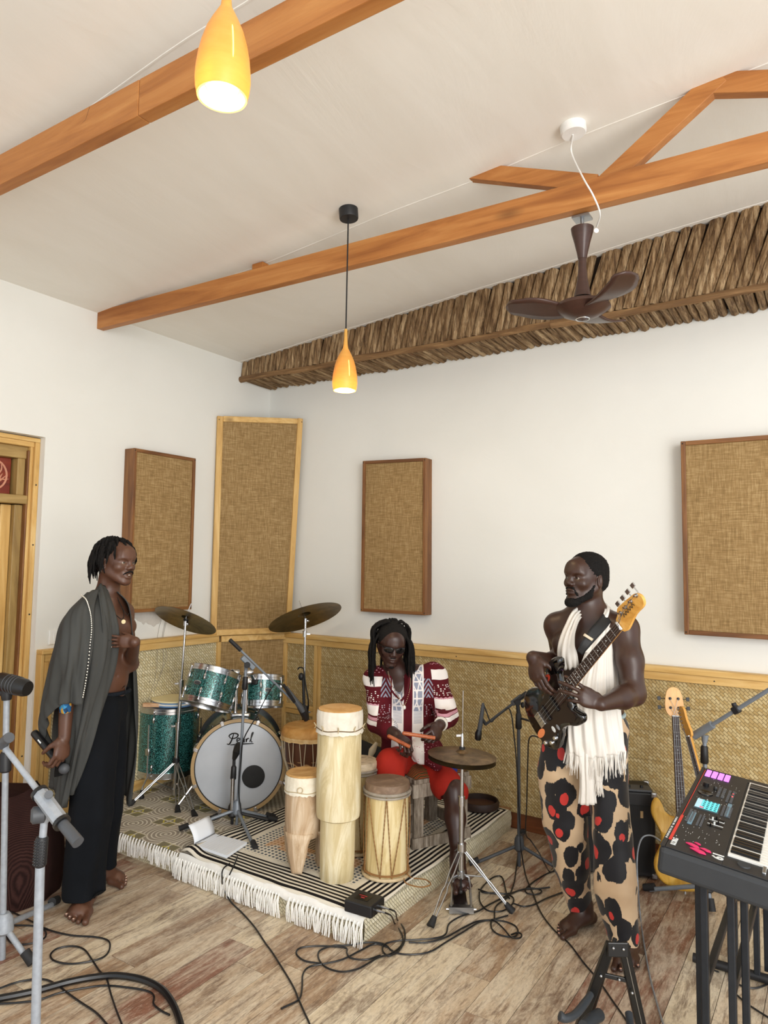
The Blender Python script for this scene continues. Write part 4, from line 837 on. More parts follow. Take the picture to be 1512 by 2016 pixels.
def fanblade(a):
    dr = _rh*cos(a)+_fh*sin(a); sd_ = Vector((-dr.y, dr.x, 0)); G = []
    for i in range(15):
        t = i/14; r = .07+.24*t; w0 = .040+.034*sin(min(1, t*1.25)*pi*.8); w0 *= (1 if t < .85 else sqrt(max(.02, 1-((t-.85)/.15)**2)))
        off = .03*sin(t*pi); tw = .32-.2*t; G.append([Vector((FN.x, FN.y, zh-.045+.035*t*t))+dr*r+sd_*(off+w0*q*cos(tw))+up*(w0*q*sin(tw)) for q in (-1, -.6, 0, .6, 1)])
    o = emit('blade', MB().grid(G), M['fan'], FA); s_ = o.modifiers.new('t', 'SOLIDIFY'); s_.thickness = .008; s_.offset = 0
for a in (45, 165, 285): fanblade(radians(a))
emit('sticker', MB().lathe([(.0005, .001), (.010, .001), (.010, 0)], V(1174, 454, FD-.045), tuple(TC), 16, cap=False), flat('sticker', '#e8dcdc', .5), FA)
# ================================================================ MICROPHONE STANDS
M['greymetal'] = flat('grey_paint', '#7f8790', .45, .3, var=.15, sc=30); M['greydark'] = flat('grey_dark', '#45484d', .5, var=.2)
M['greychip'] = flat('grey_chipped', '#9aa0a8', .5, .2, var=.3, sc=45)
def micstand(name, label, base, hub, ptop, feet, r=.009, m=None, footm=None, grip=None, legr=.009, group=None, brace=False):
    t = thing(name, label, 'stand', tuple(base), group); m = m or M['greymetal']
    emit('pole', MB().tube([base, ptop], r, 12), m, t)
    emit('hub', MB().tube([hub-up*.035, hub-up*.02, hub+up*.03, hub+up*.05], [r*1.6, r*3.0, r*2.6, r*1.5], 14), footm or m, t)
    tripod(t, hub, feet, legr, m, foot='cap')
    if grip: a, b = grip; emit('grip', MB().tube([a, a.lerp(b, .08), a.lerp(b, .92), b], [r*1.4, r*1.9, r*1.7, r*1.3], 14), M['dblack'], t)
    return t
def boom(t, piv, a, b, r=.0065, m=None, sleeve=.09, grey=None):
    """a = counter end, b = microphone end"""
    m = m or M['greymetal']; d_ = (b-a).normalized(); F = frame(d_)
    emit('boom_arm', MB().tube([a, b], r, 10), m, t)
    emit('boom_grip', MB().tube([a-d_*.01, a+d_*.08], r*1.7, 12), M['dblack'], t)
    emit('clutch', MB().obox(piv, F, r*3.6, r*4, sleeve), grey or m, t, bev=.004)
    emit('clutch_knob', MB().lathe([(.016, -.010), (.018, 0), (.016, .010)], piv+TC*.018-up*.01, tuple(TC), 14), M['dblack'], t)
# grey boom stand before the kick drum
DB = 4.10; hb = V(466, 1622, DB); base = Vector((hb.x, hb.y, PZ+.012)); hb = base+up*.085; pt = V(484, 1318, DB-.02)
MS = micstand('microphone_stand', 'grey boom microphone stand in front of the kick drum', base, hb+up*.0, pt, [HZ(352, 1636, PZ+.012), HZ(503, 1674, PZ+.012), HZ(541, 1612, PZ+.012)], .0085, grip=(V(481.5, 1358, DB-.02), V(483.5, 1332, DB-.02)))
a = V(455, 1262, DB-.1); b = V(596, 1398, DB+.15); piv = V(488, 1305, DB-.04)
emit('pivot', MB().tube([pt, V(486, 1306, DB-.03)], [.010, .016], 12), M['greymetal'], MS); boom(MS, piv, a, b, .0068, sleeve=.10)
emit('boom_clip', MB().tube([V(558, 1348, DB+.05), V(580, 1382, DB+.1)], .010, 8), M['dblack'], MS)
mm = thing('microphone', 'black instrument microphone at the low end of the grey boom', 'microphone', tuple(b))
emit('body', MB().tube([V(562, 1352, DB+.10), V(572, 1366, DB+.10), V(592, 1393, DB+.12), V(597, 1402, DB+.12)], [.010, .014, .017, .014], 12), M['greydark'], mm)
emit('clip', MB().tube([V(588, 1386, DB+.13), V(600, 1408, DB+.15), V(603, 1418, DB+.16)], [.018, .022, .014], 10), M['dblack'], mm)
cbk = MB().tube([V(560, 1352, DB+.1), V(545, 1345, DB+.06), V(530, 1362, DB), V(505, 1410, DB-.03), V(480, 1455, DB-.04), V(474, 1500, DB-.04), V(470, 1560, DB-.04), V(476, 1610, DB-.05), V(472, 1655, DB-.1), HZ(466, 1690, PZ+.02), HZ(452, 1722, .13)], .0035, 8, sub=6)
# short black stand with a mic facing the kick drum
DS = 4.06; hb = V(457, 1612, DS+.05); base = Vector((hb.x, hb.y, PZ+.012)); hb = base+up*.07
M2 = micstand('microphone_stand', 'short black microphone stand standing right before the kick drum head', base, hb, V(461, 1492, DS+.05), [HZ(412, 1617, PZ+.012), HZ(546, 1618, PZ+.012), HZ(450, 1588, PZ+.012)], .009, m=M['dblack'], grip=(V(459, 1535, DS+.05), V(460.5, 1508, DS+.05)))
emit('inner_tube', MB().tube([V(456.5, 1596, DS+.03), V(458.5, 1532, DS+.03)], .011, 12), M['chrome'], M2)
mk = thing('microphone', 'stubby black microphone on the short stand, aimed at the kick drum', 'microphone', tuple(V(466, 1478, DS)))
emit('body', MB().tube([V(461, 1494, DS+.05), V(465, 1482, DS+.03), V(469, 1470, DS+.08), V(470, 1466, DS+.1)], [.012, .021, .024, .018], 14), M['black'], mk)
# black stand behind the djembe
DQ = 4.75; q0 = V(603, 1560, DQ); q0.z = PZ+.012
M3 = micstand('microphone_stand', 'black microphone stand behind the djembe with its cable looped over the top', q0, q0+up*.12, V(597, 1330, DQ), [q0+Vector((.2, -.1, 0)), q0+Vector((-.2, -.08, 0)), q0+Vector((0, .2, 0))], .010, m=M['dblack'])
emit('clamp', MB().ball(V(593, 1332, DQ), (.02, .02, .026), 10).tube([V(600, 1390, DQ), V(603, 1420, DQ)], .022, 10), M['dblack'], M3)
emit('cable_loop', MB().tube([V(586, 1318, DQ), V(590, 1314, DQ), V(597, 1316, DQ-.01), V(599, 1326, DQ-.02), V(602, 1350, DQ-.03), V(607, 1380, DQ-.03), V(606, 1400, DQ), V(601, 1410, DQ)], .0045, 8, sub=5), M['black'], M3)
# stand right of the hi-hat with the overhead mic
DC = 3.93; hb = V(1022, 1663, DC); base = HZ(1022, 1700, 0); base = Vector((hb.x, hb.y, 0))
M4 = micstand('microphone_stand', 'dark boom microphone stand on the floor beside the bass player', base, hb, V(1021, 1402, DC), [HZ(924, 1704, 0), HZ(1108, 1716, 0), HZ(1030, 1640, 0)], .0095, m=M['greydark'], grip=(V(1021, 1435, DC), V(1021, 1404, DC)))
piv = V(1018, 1378, DC); emit('pivot', MB().tube([V(1021, 1405, DC), piv], [.012, .009], 12).ball(V(1029, 1388, DC), (.012, .012, .017), 10), M['dblack'], M4)
boom(M4, piv, V(1035, 1366, DC-.02), V(955, 1427, DC+.05), .0075, M['greydark'], .07)
emit('side_arm', MB().tube([V(1025, 1414, DC), V(1052, 1422, DC-.08)], .006, 8), M['dblack'], M4)
md = thing('microphone', 'slim black condenser microphone hanging head down over the hi-hat', 'microphone', tuple(V(947, 1420, DC)))
emit('body', MB().tube([V(951, 1384, DC), V(950.5, 1392, DC), V(946, 1425, DC), V(943.5, 1438, DC)], [.006, .010, .013, .013], 12), M['greydark'], md)
emit('head', MB().tube([V(943.5, 1437, DC), V(942, 1444, DC), V(941, 1454, DC), V(940.8, 1457, DC)], [.014, .019, .018, .013], 14), M['black'], md)
emit('clip', MB().tube([V(949, 1415, DC), V(956, 1426, DC)], .009, 8), M['dblack'], md)
cc_ = tag(emit('microphone_cable', MB().tube([V(951, 1384, DC), V(958, 1402, DC), V(966, 1421, DC), V(975, 1414, DC), V(990, 1402, DC-.01), V(1000, 1394, DC-.01), V(1007, 1408, DC-.02), V(1011, 1440, DC-.03), V(1016, 1490, DC-.03), V(1020, 1560, DC-.03), V(1024, 1640, DC-.03), V(1026, 1672, DC-.05), HZ(1031, 1705, .02), HZ(1036, 1727, .006), HZ(1048, 1756, .006), HZ(1064, 1795, .006), HZ(1089, 1829, .006), HZ(1120, 1857, .006), HZ(1148, 1894, .006), HZ(1176, 1927, .006), HZ(1205, 1969, .006), HZ(1233, 2009, .006), HZ(1255, 2050, .006)], .0036, 8, sub=6), M['black'], loc=tuple(V(951, 1384, DC))), 'black cable from the slim condenser microphone down to the floor and the A-frame stand', 'cable')
# right boom stand behind the keyboard
DE = 3.48; hb = V(1393, 1764, DE); hb.z = max(hb.z, .05); base = Vector((hb.x, hb.y, 0)); pt = V(1387, 1462, DE)
M5 = micstand('microphone_stand', 'grey boom stand behind the keyboard, its arm rising out of the view to the right', base, hb+up*.05, pt, [HZ(1268, 1752, 0), HZ(1402, 1800, 0), HZ(1480, 1748, 0)], .010, m=M['greymetal'], footm=M['dblack'], legr=.011, grip=(V(1387, 1503, DE), V(1386.5, 1468, DE)))
emit('pivot', MB().tube([pt, V(1388, 1447, DE)], [.012, .018], 12), M['greymetal'], M5)
piv = V(1383, 1440, DE); A0 = V(1366, 1449, DE+.02); B0 = V(1530, 1348, DE-.3); d_ = (B0-A0).normalized()
emit('clutch', MB().tube([A0, A0+d_*.12], .019, 12), M['greymetal'], M5); emit('boom_arm', MB().tube([A0, B0], .0095, 12), M['greymetal'], M5)
emit('clutch_knob', MB().ball(V(1399, 1429, DE-.03), .014, 12), M['chrome'], M5); emit('cable_clip', MB().obox(A0.lerp(B0, .53), frame(d_), .03, .034, .03).tube([A0.lerp(B0, .53), A0.lerp(B0, .50)+up*.04], .012, 8), M['dblack'], M5, bev=.003)
# left foreground stands
DN = 2.0; pt = V(87, 1618, DN); base = V(72, 2016, DN); dv = (base-pt).normalized(); base = pt+dv*((pt.z)/-dv.z)
M6 = thing('microphone_stand', 'chipped pale grey boom stand nearest the camera at the left, crossing the black trousers', 'stand', tuple(base))
emit('pole', MB().tube([base+up*.06, V(79, 1700, DN)], .0125, 16), M['greychip'], M6); emit('inner_tube', MB().tube([V(79, 1700, DN), pt], .010, 14), M['greychip'], M6)
tripod(M6, base+up*.13, [base+_rh*.28+_fh*-.12, base-_rh*.3-_fh*.1, base+_fh*.3], .010, M['greychip'], foot='cap'); emit('hub', MB().tube([base+up*.07, base+up*.17], .028, 14), M['greychip'], M6)
emit('grip', MB().tube([V(78, 1706, DN), V(78.5, 1702, DN), V(82.5, 1652, DN), V(83, 1647, DN)], [.013, .0175, .0175, .014], 16), M['dblack'], M6)
kn = MB()
for i in range(9):
    for j in range(5): a_ = -.9+j*.45; p_ = V(78.5+i*.48, 1699-i*5.6, DN); kn.ball(p_+_rh*sin(a_)*.0172+TC*cos(a_)*.0172, .0028, 6)
emit('grip_studs', kn, M['dblack'], M6)['kind'] = 'stuff'
S0 = V(78, 1561, DN-.0); S1 = V(122, 1620, DN-.06); A0 = V(8, 1470, DN+.06); E0 = V(154, 1659, DN-.10); d_ = (S1-S0).normalized()
emit('boom_arm', MB().tube([A0, S0], .0085, 14), M['greychip'], M6)
emit('clutch_sleeve', MB().tube([S0, S1], .0205, 8), M['greychip'], M6, sharp=30); emit('sleeve_ring', MB().tube([S0-d_*.004, S0+d_*.006], .0235, 16), M['black'], M6); emit('sleeve_ring', MB().tube([S1-d_*.006, S1+d_*.004], .0235, 16), M['black'], M6)
emit('counter_grip', MB().tube([S1, E0], [.0145, .016], 16), M['greydark'], M6)
emit('pivot', MB().tube([pt, V(90, 1600, DN), V(100, 1592, DN)], [.012, .020, .022], 14), M['greychip'], M6)
emit('pivot_knob', MB().lathe([(.014, -.02), (.023, -.014), (.023, .014), (.015, .02)], V(76, 1604, DN-.01), tuple((-_rh+TC*.5).normalized()), 20), M['greydark'], M6)
emit('boom_knob', MB().tube([V(4, 1466, DN+.06), V(10, 1458, DN+.05), V(18, 1452, DN+.03)], [.017, .014, .015], 12), M['greydark'], M6); emit('sleeve_knob', MB().tube([V(96, 1566, DN), V(96, 1564, DN-.04)], .011, 12), M['greydark'], M6)
DO = 2.97; hb = V(8, 1822, DO); base = Vector((hb.x, hb.y, 0)); pt = V(13, 1378, DO)
M7 = micstand('microphone_stand', 'tall grey microphone stand at the left edge, by the brown beanbag', base, hb, pt, [HZ(64, 1902, 0), HZ(112, 1777, 0), HZ(-90, 1850, 0)], .0125, m=M['greychip'], legr=.012, grip=(V(10, 1520, DO), V(11, 1480, DO)))
mb_ = thing('microphone', 'fat black broadcast-style microphone at the left edge, on the tall grey stand', 'microphone', tuple(pt))
mp_ = [V(-6, 1338, DO), V(2, 1341, DO), V(48, 1354, DO-.05), V(55, 1356, DO-.055)]
emit('body', MB().tube(mp_, [.030, .037, .036, .030], 24), M['black'], mb_)
for k in (.35, .5, .62, .74): p_ = mp_[1].lerp(mp_[2], k); emit('ridge', MB().torus(p_, tuple(mp_[2]-mp_[1]), .0372, .0016, 28, 6), M['greydark'], mb_)
emit('yoke', MB().tube([pt, V(13, 1368, DO), V(13, 1355, DO)], [.018, .022, .02], 12).ball(V(6, 1364, DO), .016, 10), M['dblack'], mb_)
# ================================================================ KEYBOARD
KA = Vector((3.371, -1.788, .736)); KU = Vector((-.015, .999, .034)).normalized(); KW = Vector((.992, .015, -.123)); KW = (KW-KU*KW.dot(KU)).normalized(); KN = KW.cross(KU)
def K(w_, u_, n_=0): return KA+KW*w_+KU*u_+KN*n_
KF = Matrix((KW, KU, KN)).transposed()
KB = thing('synthesizer', 'black synthesizer keyboard with red stripe, lilac pads and lit screen, at the right edge', 'keyboard', tuple(KA))
M['kbody'] = flat('kb_body', '#1f1e1f', .5, var=.2, sc=20); M['kend'] = flat('kb_end', '#2b2e32', .6, var=.15)
emit('case', MB().obox(K(.1675, .4675, -.045), KF, .335, .935, .088), M['kend'], KB, smooth=False, bev=.016, bseg=3)
emit('control_panel', MB().obox(K(.100, .4675, .0005), KF, .165, .915, .004), M['kbody'], KB, smooth=False, bev=.002)
emit('cheek', MB().obox(K(.255, .045, .0005), KF, .145, .07, .004), M['kbody'], KB, smooth=False, bev=.002); emit('cheek', MB().obox(K(.255, .905, .0005), KF, .145, .05, .004), M['kbody'], KB, smooth=False, bev=.002)
emit('rear_strip', MB().obox(K(.009, .4675, .0005), KF, .014, .915, .004), M['kbody'], KB, smooth=False)
n = NT('key_white', .3); n.base('#ecebe6'); M['wkey'] = n.m; n = NT('key_black', .2); n.base('#08080a'); M['bkey'] = n.m
k0, k1 = .095, .875; kw_ = (k1-k0)/36
wk = bk = None
for i in range(36):
    o = emit('white_key', MB().obox(K(.257, k0+(i+.5)*kw_, .003), KF, .134, kw_-.0012, .009), M['wkey'], KB, smooth=False, bev=.001) if wk is None else None
    if wk is None: wk = o
    else: o = wk.copy(); C.objects.link(o); o.parent = KB; o.location = KU*(i*kw_)
    if i % 7 in (0, 1, 3, 4, 5) and i < 35:
        if bk is None: o = emit('black_key', MB().obox(K(.2375, k0+kw_*(i+1), .010), KF, .083, .0152, .012), M['bkey'], KB, smooth=False, bev=.0015); bk = (o, i)
        else: o = bk[0].copy(); C.objects.link(o); o.parent = KB; o.location = KU*((i-bk[1])*kw_)
emit('red_strip', MB().obox(K(.021, .19, .003), KF, .009, .24, .002), flat('red_strip', '#d2372e', .4), KB, smooth=False); emit('red_line', MB().obox(K(.0195, .6, .003), KF, .0022, .58, .002), flat('red_strip', '#d2372e', .4), KB, smooth=False)
M['print'] = flat('print_white', '#dfe3e3', .5)
def text(body, o0, ux, uy, size, m, parent, name='lettering', th=.0006, bold=0, stretch=1):
    cu = bpy.data.curves.new('tx', 'FONT'); cu.body = body; cu.size = size; cu.extrude = th; cu.offset = bold; cu.align_x = 'CENTER'; cu.align_y = 'CENTER'
    ob = bpy.data.objects.new('tx', cu); C.objects.link(ob); bpy.context.view_layer.update()
    me = bpy.data.meshes.new_from_object(ob.evaluated_get(bpy.context.evaluated_depsgraph_get())); vs_ = [v.co.copy() for v in me.vertices]; fs_ = [tuple(p.vertices) for p in me.polygons]
    bpy.data.objects.remove(ob); bpy.data.curves.remove(cu); bpy.data.meshes.remove(me)
    o0 = Vector(o0); ux = Vector(ux).normalized(); uy = Vector(uy).normalized(); nz = ux.cross(uy)
    mb = MB(); mb.add([o0+ux*v.x*stretch+uy*v.y+nz*v.z for v in vs_], fs_); return emit(name, mb, m, parent, smooth=False)
text('KORG', K(.036, .066, .003), KU, -KW, .022, M['print'], KB, bold=.0006, stretch=.95)
text('61', K(.168, .060, .003), KU, -KW, .045, M['print'], KB, bold=.0012)
lcd = emit('screen', MB().obox(K(.082, .472, .0035), KF, .082, .105, .003), flat('screen_bezel', '#3f5560', .3), KB, smooth=False)
emit('screen_image', MB().obox(K(.090, .475, .0055), KF, .056, .092, .001), glow('lcd', '#58c9cf', .9), lcd, smooth=False)
emit('screen_image', MB().obox(K(.052, .475, .0055), KF, .018, .092, .001), glow('lcd2', '#9fc3cf', .5), lcd, smooth=False)
sm = MB()
for i in range(4):
    for j in range(5): sm.obox(K(.070+i*.0135, .437+j*.019, .0062), KF, .008, .012, .0006)
emit('screen_icons', sm, flat('lcd_dark', '#2b7f8c', .4), lcd, smooth=False)['kind'] = 'stuff'
emit('screen_cursor', MB().obox(K(.066, .435, .0066), KF, .012, .012, .0006), glow('lcd_red', '#d8506a', .6), lcd, smooth=False)
pk = glow('pad_lilac', '#d678f0', .9)
for i in range(4):
    for j in range(4):
        emit('pad', MB().obox(K(.036+i*.024, .822+j*.022, .004), KF, .019, .015, .005), pk, KB, smooth=False, bev=.001)
for w_, u_, r_ in ((.048, .69, .011), (.084, .675, .007)): emit('knob', MB().lathe([(r_, .002), (r_, .016), (r_*.8, .018), (.0004, .018)], K(w_, u_), tuple(KN), 18), M['black'], KB)
emit('value_dial', MB().lathe([(.028, .002), (.027, .007), (.004, .006), (.0004, .004)], K(.057, .605), tuple(KN), 32), M['bkey'], KB)
bt = MB()
for r_, c_, w0, u0, dw, du in ((2, 12, .04, .27, .012, .0105), (2, 10, .075, .26, .011, .011), (3, 8, .135, .42, .012, .014), (2, 8, .135, .58, .014, .018), (2, 6, .10, .61, .016, .02)):
    for i in range(r_):
        for j in range(c_): bt.obox(K(w0+i*dw, u0+j*du, .004), KF, dw*.62, du*.55, .004)
emit('button_rows', bt, flat('kb_button', '#565a60', .4), KB, smooth=False)['kind'] = 'stuff'
bl_ = MB()
for r_, w0, u0, u1 in ((0, .052, .25, .37), (1, .150, .42, .56)):
    bl_.obox(K(w0, (u0+u1)/2, .0034), KF, .014, u1-u0, .003)
emit('blue_panel', bl_, flat('kb_blue', '#6f93a8', .3), KB, smooth=False)
pr = MB(); rr = random.Random(4)
for i in range(90): pr.obox(K(rr.uniform(.03, .165), rr.uniform(.1, .8), .0032), KF, rr.uniform(.0008, .0014), rr.uniform(.003, .009), .0006)
for i in range(16): pr.obox(K(.0085, .08+i*.013+rr.uniform(-.003, .003), .0035), KF, .006, rr.uniform(.003, .008), .0006)
emit('panel_print', pr, M['print'], KB, smooth=False)['kind'] = 'stuff'
for j in range(5): emit('slider', MB().obox(K(.128, .29+j*.02, .003), KF, .05, .0025, .002).obox(K(.115+.01*(j % 3), .29+j*.02, .008), KF, .005, .009, .01), M['print'] if j in (1, 3) else M['bkey'], KB, smooth=False)
for k, (w0, u0, s_) in enumerate(((.088, .075, 1), (.108, .045, 1.15), (.128, .07, .8), (.1, .10, .5))):
    emit('pink_button', MB().prism([(-.022*s_, 0), (-.008*s_, .012*s_), (.014*s_, .010*s_), (.024*s_, -.002), (.006*s_, -.008*s_)], K(w0, u0, .003), (KW*.85-KU*.2), (KU*.85+KW*.2), .004), flat('pink_btn', '#e0336e', .35), KB, smooth=False, bev=.001)
wh = MB().obox(K(.296, .062, .004), KF, .012, .05, .01); emit('wheel', wh, M['steel'], KB, smooth=False, bev=.003); emit('wheel', MB().lathe([(.02, .001), (.018, .006), (.0004, .006)], K(.24, .055), tuple(KN), 24), M['kend'], KB)
for k in (0, 1): emit('led', MB().ball(K(.148, .678-.03*k, .004), .003, 8), glow('led_red', '#ff4040', 2.), KB)
# stand under it: double X
KS = thing('keyboard_stand', 'black steel keyboard stand with paired uprights under the synthesizer', 'stand', tuple(K(.13, .45, -.7)))
Y0_, Y1_ = -1.70, -.98; zt_ = .622
M['frame'] = flat('stand_steel', '#2c3036', .35, .5, var=.3, sc=20)
for yy in (Y0_, Y1_):
    for w_, dy_ in ((.098, .03), (.118, 0), (.196, 0), (.228, .05)): emit('upright', MB().box((KA.x+w_-.011, yy+dy_-.014, .03), (KA.x+w_+.011, yy+dy_+.014, zt_-.01)), M['frame'], KS, smooth=False, bev=.003)
for w_ in (.118, .196): emit('side_rail', MB().box((KA.x+w_-.011, Y0_, .30), (KA.x+w_+.011, Y1_, .325)), M['frame'], KS, smooth=False, bev=.003)
for y_, z_ in ((Y0_, .022), (Y1_, .022)): emit('foot_bar', MB().tube([(KA.x-.04, y_, z_), (KA.x+.42, y_, z_)], .018, 14), M['dblack'], KS)
for y_ in (Y0_, Y1_): zz = (K(.13, y_-KA.y).z-.088-.02); emit('support_arm', MB().tube([(KA.x+.02, y_, zz+.014), (KA.x+.28, y_, zz-.016)], .014, 14), M['dblack'], KS)
# ================================================================ GUITARS
BODY = [(.0, .0), (.012, .07), (.05, .135), (.11, .165), (.17, .16), (.235, .128), (.30, .118), (.36, .145), (.42, .168), (.475, .160), (.505, .138), (.49, .115), (.44, .095), (.41, .06), (.405, .03), (.405, -.035), (.395, -.065), (.38, -.09), (.40, -.125), (.405, -.15), (.38, -.168), (.33, -.16), (.27, -.125), (.21, -.115), (.15, -.145), (.09, -.165), (.04, -.14), (.01, -.08)]
HEADB = [(.0, .024), (.03, .040), (.05, .058), (.08, .060), (.17, .048), (.20, .040), (.215, .015), (.205, -.012), (.18, -.022), (.12, -.02), (.05, -.034), (.02, -.038), (.0, -.026)]
HEAD2 = [(.0, .024), (.05, .055), (.16, .042), (.19, .0), (.16, -.042), (.05, -.055), (.0, -.024)]
def guitar(name, label, P0, P1, nrm, bodym, neckm, boardm, guard=None, head=HEADB, tuners='inline', flip=1, cat='bass guitar', strings=4, hdw=None, knobs=True):
    P0 = Vector(P0); P1 = Vector(P1); ux = (P1-P0).normalized(); L = (P1-P0).length; s = L/1.165; nz = Vector(nrm); nz = (nz-ux*nz.dot(ux)).normalized(); uy = nz.cross(ux)*flip
    t = thing(name, label, cat, tuple(P0)); hdw = hdw or M['chrome']
    def Q(x, y, z=0): return P0+ux*x*s+uy*y*s+nz*z*s
    Fr = Matrix((uy*flip, nz, ux)).transposed()
    pts = smooth_path([Vector((x, y, 0)) for x, y in BODY], 4, True)
    m = MB(); n_ = len(pts); zz = [(-.040, .93), (-.036, .975), (-.024, 1), (-.008, 1), (.002, .975), (.006, .93)]; ce_ = Vector((.21, 0, 0))
    for z, k in zz: m.v += [tuple(Q(ce_.x+(p.x-ce_.x)*k+(0 if k == 1 else 0), p.y*k, z)) for p in pts]
    for i in range(len(zz)-1): m.f += [(i*n_+j, i*n_+(j+1) % n_, (i+1)*n_+(j+1) % n_, (i+1)*n_+j) for j in range(n_)]
    m.f += [tuple(range(n_))[::-1], tuple((len(zz)-1)*n_+j for j in range(n_))]
    emit('body', m, bodym, t, sharp=50)
    if guard:
        gp = [(.03, -.11), (.10, -.135), (.16, -.115), (.24, -.095), (.33, -.135), (.375, -.12), (.36, -.06), (.40, -.03), (.40, .05), (.43, .09), (.36, .115), (.30, .085), (.22, .06), (.14, .045), (.10, -.02), (.03, -.06)]
        gpp = smooth_path([Vector((x, y, 0)) for x, y in gp], 3, True); gm = MB(); k_ = len(gpp); gm.v = [tuple(Q(p.x, p.y, z)) for z in (.006, .009) for p in gpp]; gm.f = [tuple(range(k_, 2*k_))]+[(j, (j+1) % k_, k_+(j+1) % k_, k_+j) for j in range(k_)]
        emit('pickguard', gm, guard, t, sharp=30)
    # neck, board, frets
    nk = MB(); G = []
    for i in range(13):
        x = .36+(.985-.36)*i/12; w_ = .031-.010*i/12; G.append([Q(x, w_*cos(a), .012-.026*sin(a)) for a in [pi*j/8 for j in range(9)]])
    nk.grid(G); emit('neck', nk, neckm, t)
    fb = MB(); fb.add([Q(.33, -.032, .012), Q(.33, .032, .012), Q(.985, .021, .012), Q(.985, -.021, .012), Q(.33, -.030, .020), Q(.33, .030, .020), Q(.985, .019, .020), Q(.985, -.019, .020)], [(0,1,2,3),(7,6,5,4),(0,4,5,1),(1,5,6,2),(2,6,7,3),(3,7,4,0)]); fbo = emit('fingerboard', fb, boardm, t, smooth=False)
    sl_ = .86; fr_ = MB()
    for i in range(1, 21):
        x = .985-sl_*(1-2**(-i/12)); w_ = np.interp(x, [.33, .985], [.030, .0195]); fr_.tube([Q(x, -w_, .0205), Q(x, w_, .0205)], .0011*s, 5)
    emit('fret', fr_, M['chrome'], fbo)['kind'] = 'stuff'
    dt = MB()
    for i in (3, 5, 7, 9, 15, 17): x = .985-sl_*(1-2**(-(i-.5)/12)); dt.ball(Q(x, 0, .0202), .003*s, 8)
    for y in (-.01, .01): dt.ball(Q(.985-sl_*(1-2**(-11.5/12)), y, .0202), .003*s, 8)
    emit('position_dot', dt, M['print'], fbo)['kind'] = 'stuff'
    emit('nut', MB().obox(Q(.988, 0, .018), Fr, .041*s, .010*s, .006*s), M['print'], t, smooth=False)
    hp = smooth_path([Vector((x, y, 0)) for x, y in head], 3, True); k_ = len(hp); hm = MB(); hm.v = [tuple(Q(.982+p.x*.95, p.y, z-.06*min(p.x, .04))) for z in (-.006, .010) for p in hp]; hm.f = [tuple(range(k_))[::-1], tuple(range(k_, 2*k_))]+[(j, (j+1) % k_, k_+(j+1) % k_, k_+j) for j in range(k_)]
    emit('headstock', hm, neckm, t, sharp=40)
    if tuners == 'inline': tp_ = [(.982+.055+i*(.135/(strings-1)), .035-.007*i/strings, .075) for i in range(strings)]
    else: tp_ = [(.982+.055+.055*(i % 2), (.024 if i < 2 else -.024), (.08 if i < 2 else -.08)) for i in range(4)]
    for x, y, e in tp_:
        b_ = .7 if strings > 4 else 1
        o = emit('tuner_post', MB().tube([Q(x, y, .008), Q(x, y, .012), Q(x, y, .012), Q(x, y, .026)], [.009*s*b_, .009*s*b_, .005*s*b_, .005*s*b_], 10), hdw, t)
        emit('tuner_key', MB().tube([Q(x, y, -.012), Q(x, e, -.012)], .003*s, 6).obox(Q(x, e+(.006 if e > 0 else -.006), -.012), Fr, .020*s*b_, .006*s, .024*s*b_), hdw, o, bev=.001)
    br = emit('bridge', MB().obox(Q(.115, 0, .012), Fr, .075*s, .012*s, .05*s), hdw, t, smooth=False, bev=.002)
    for x in (.19, .29) if strings == 4 else (.17, .23, .30): emit('pickup', MB().obox(Q(x, 0, .013), Fr, .085*s, .012*s, .02*s), M['black'], t, smooth=False, bev=.003)
    for i in range(strings):
        q = (i-(strings-1)/2)/((strings-1)/2); x1, y1, _ = tp_[i] if tuners == 'inline' else tp_[(1, 0, 2, 3)[i]]
        emit('string', MB().tube([Q(.11, q*.028, .022), Q(.985, q*.0155, .0255), Q(x1, y1+.004, .020)], .0011*s*(1 if strings == 4 else .7), 5), M['steel'], t)
    if knobs:
        for x, y in ((.06, -.105), (.105, -.128), (.15, -.125)): emit('control_knob', MB().lathe([(.011*s, 0), (.011*s, .016*s), (.009*s, .019*s), (.0003, .019*s)], Q(x, y, .009), tuple(nz), 16), hdw, t)
    emit('strap_button', MB().tube([Q(.002, 0, -.015), Q(-.014, 0, -.015)], .006*s, 8), M['chrome'], t)
    return t, Q, nz, ux, uy, s
M['maple'] = wood('maple', '#c98f3e', '#dda550', '#e8b968', 0, 2, .3, knots=False); M['maplez'] = wood('maple_z', '#c98f3e', '#d99f49', '#e6b25e', 2, 1.5, .3, knots=False)
M['rose'] = wood('rosewood', '#2b1b16', '#3d2a23', '#4b352c', 2, 3, .5, knots=False)
n = NT('gloss_black', .12, spec=.6); n.base('#060607'); n.b.inputs['Coat Weight'].default_value = .6; M['gloss'] = n.m
n = NT('guard_black', .3, spec=.5); n.base(n.mix(n.noise(n.co(), 9, 3), '#0e0d0d', '#2a1712')); M['guard'] = n.m
M['ash'] = wood('ash_yellow', '#c08c2c', '#e0b048', '#edc668', 2, 1.2, .35, knots=False)
guitar('bass_guitar', 'natural yellow four-string bass guitar with dark fingerboard leaning beside the amplifier', V(1350, 1756, 3.60), V(1325, 1352, 3.80), TC*1+_rh*-.15, M['ash'], M['maplez'], M['rose'], None, HEAD2, 'split', 1, hdw=M['dblack'])
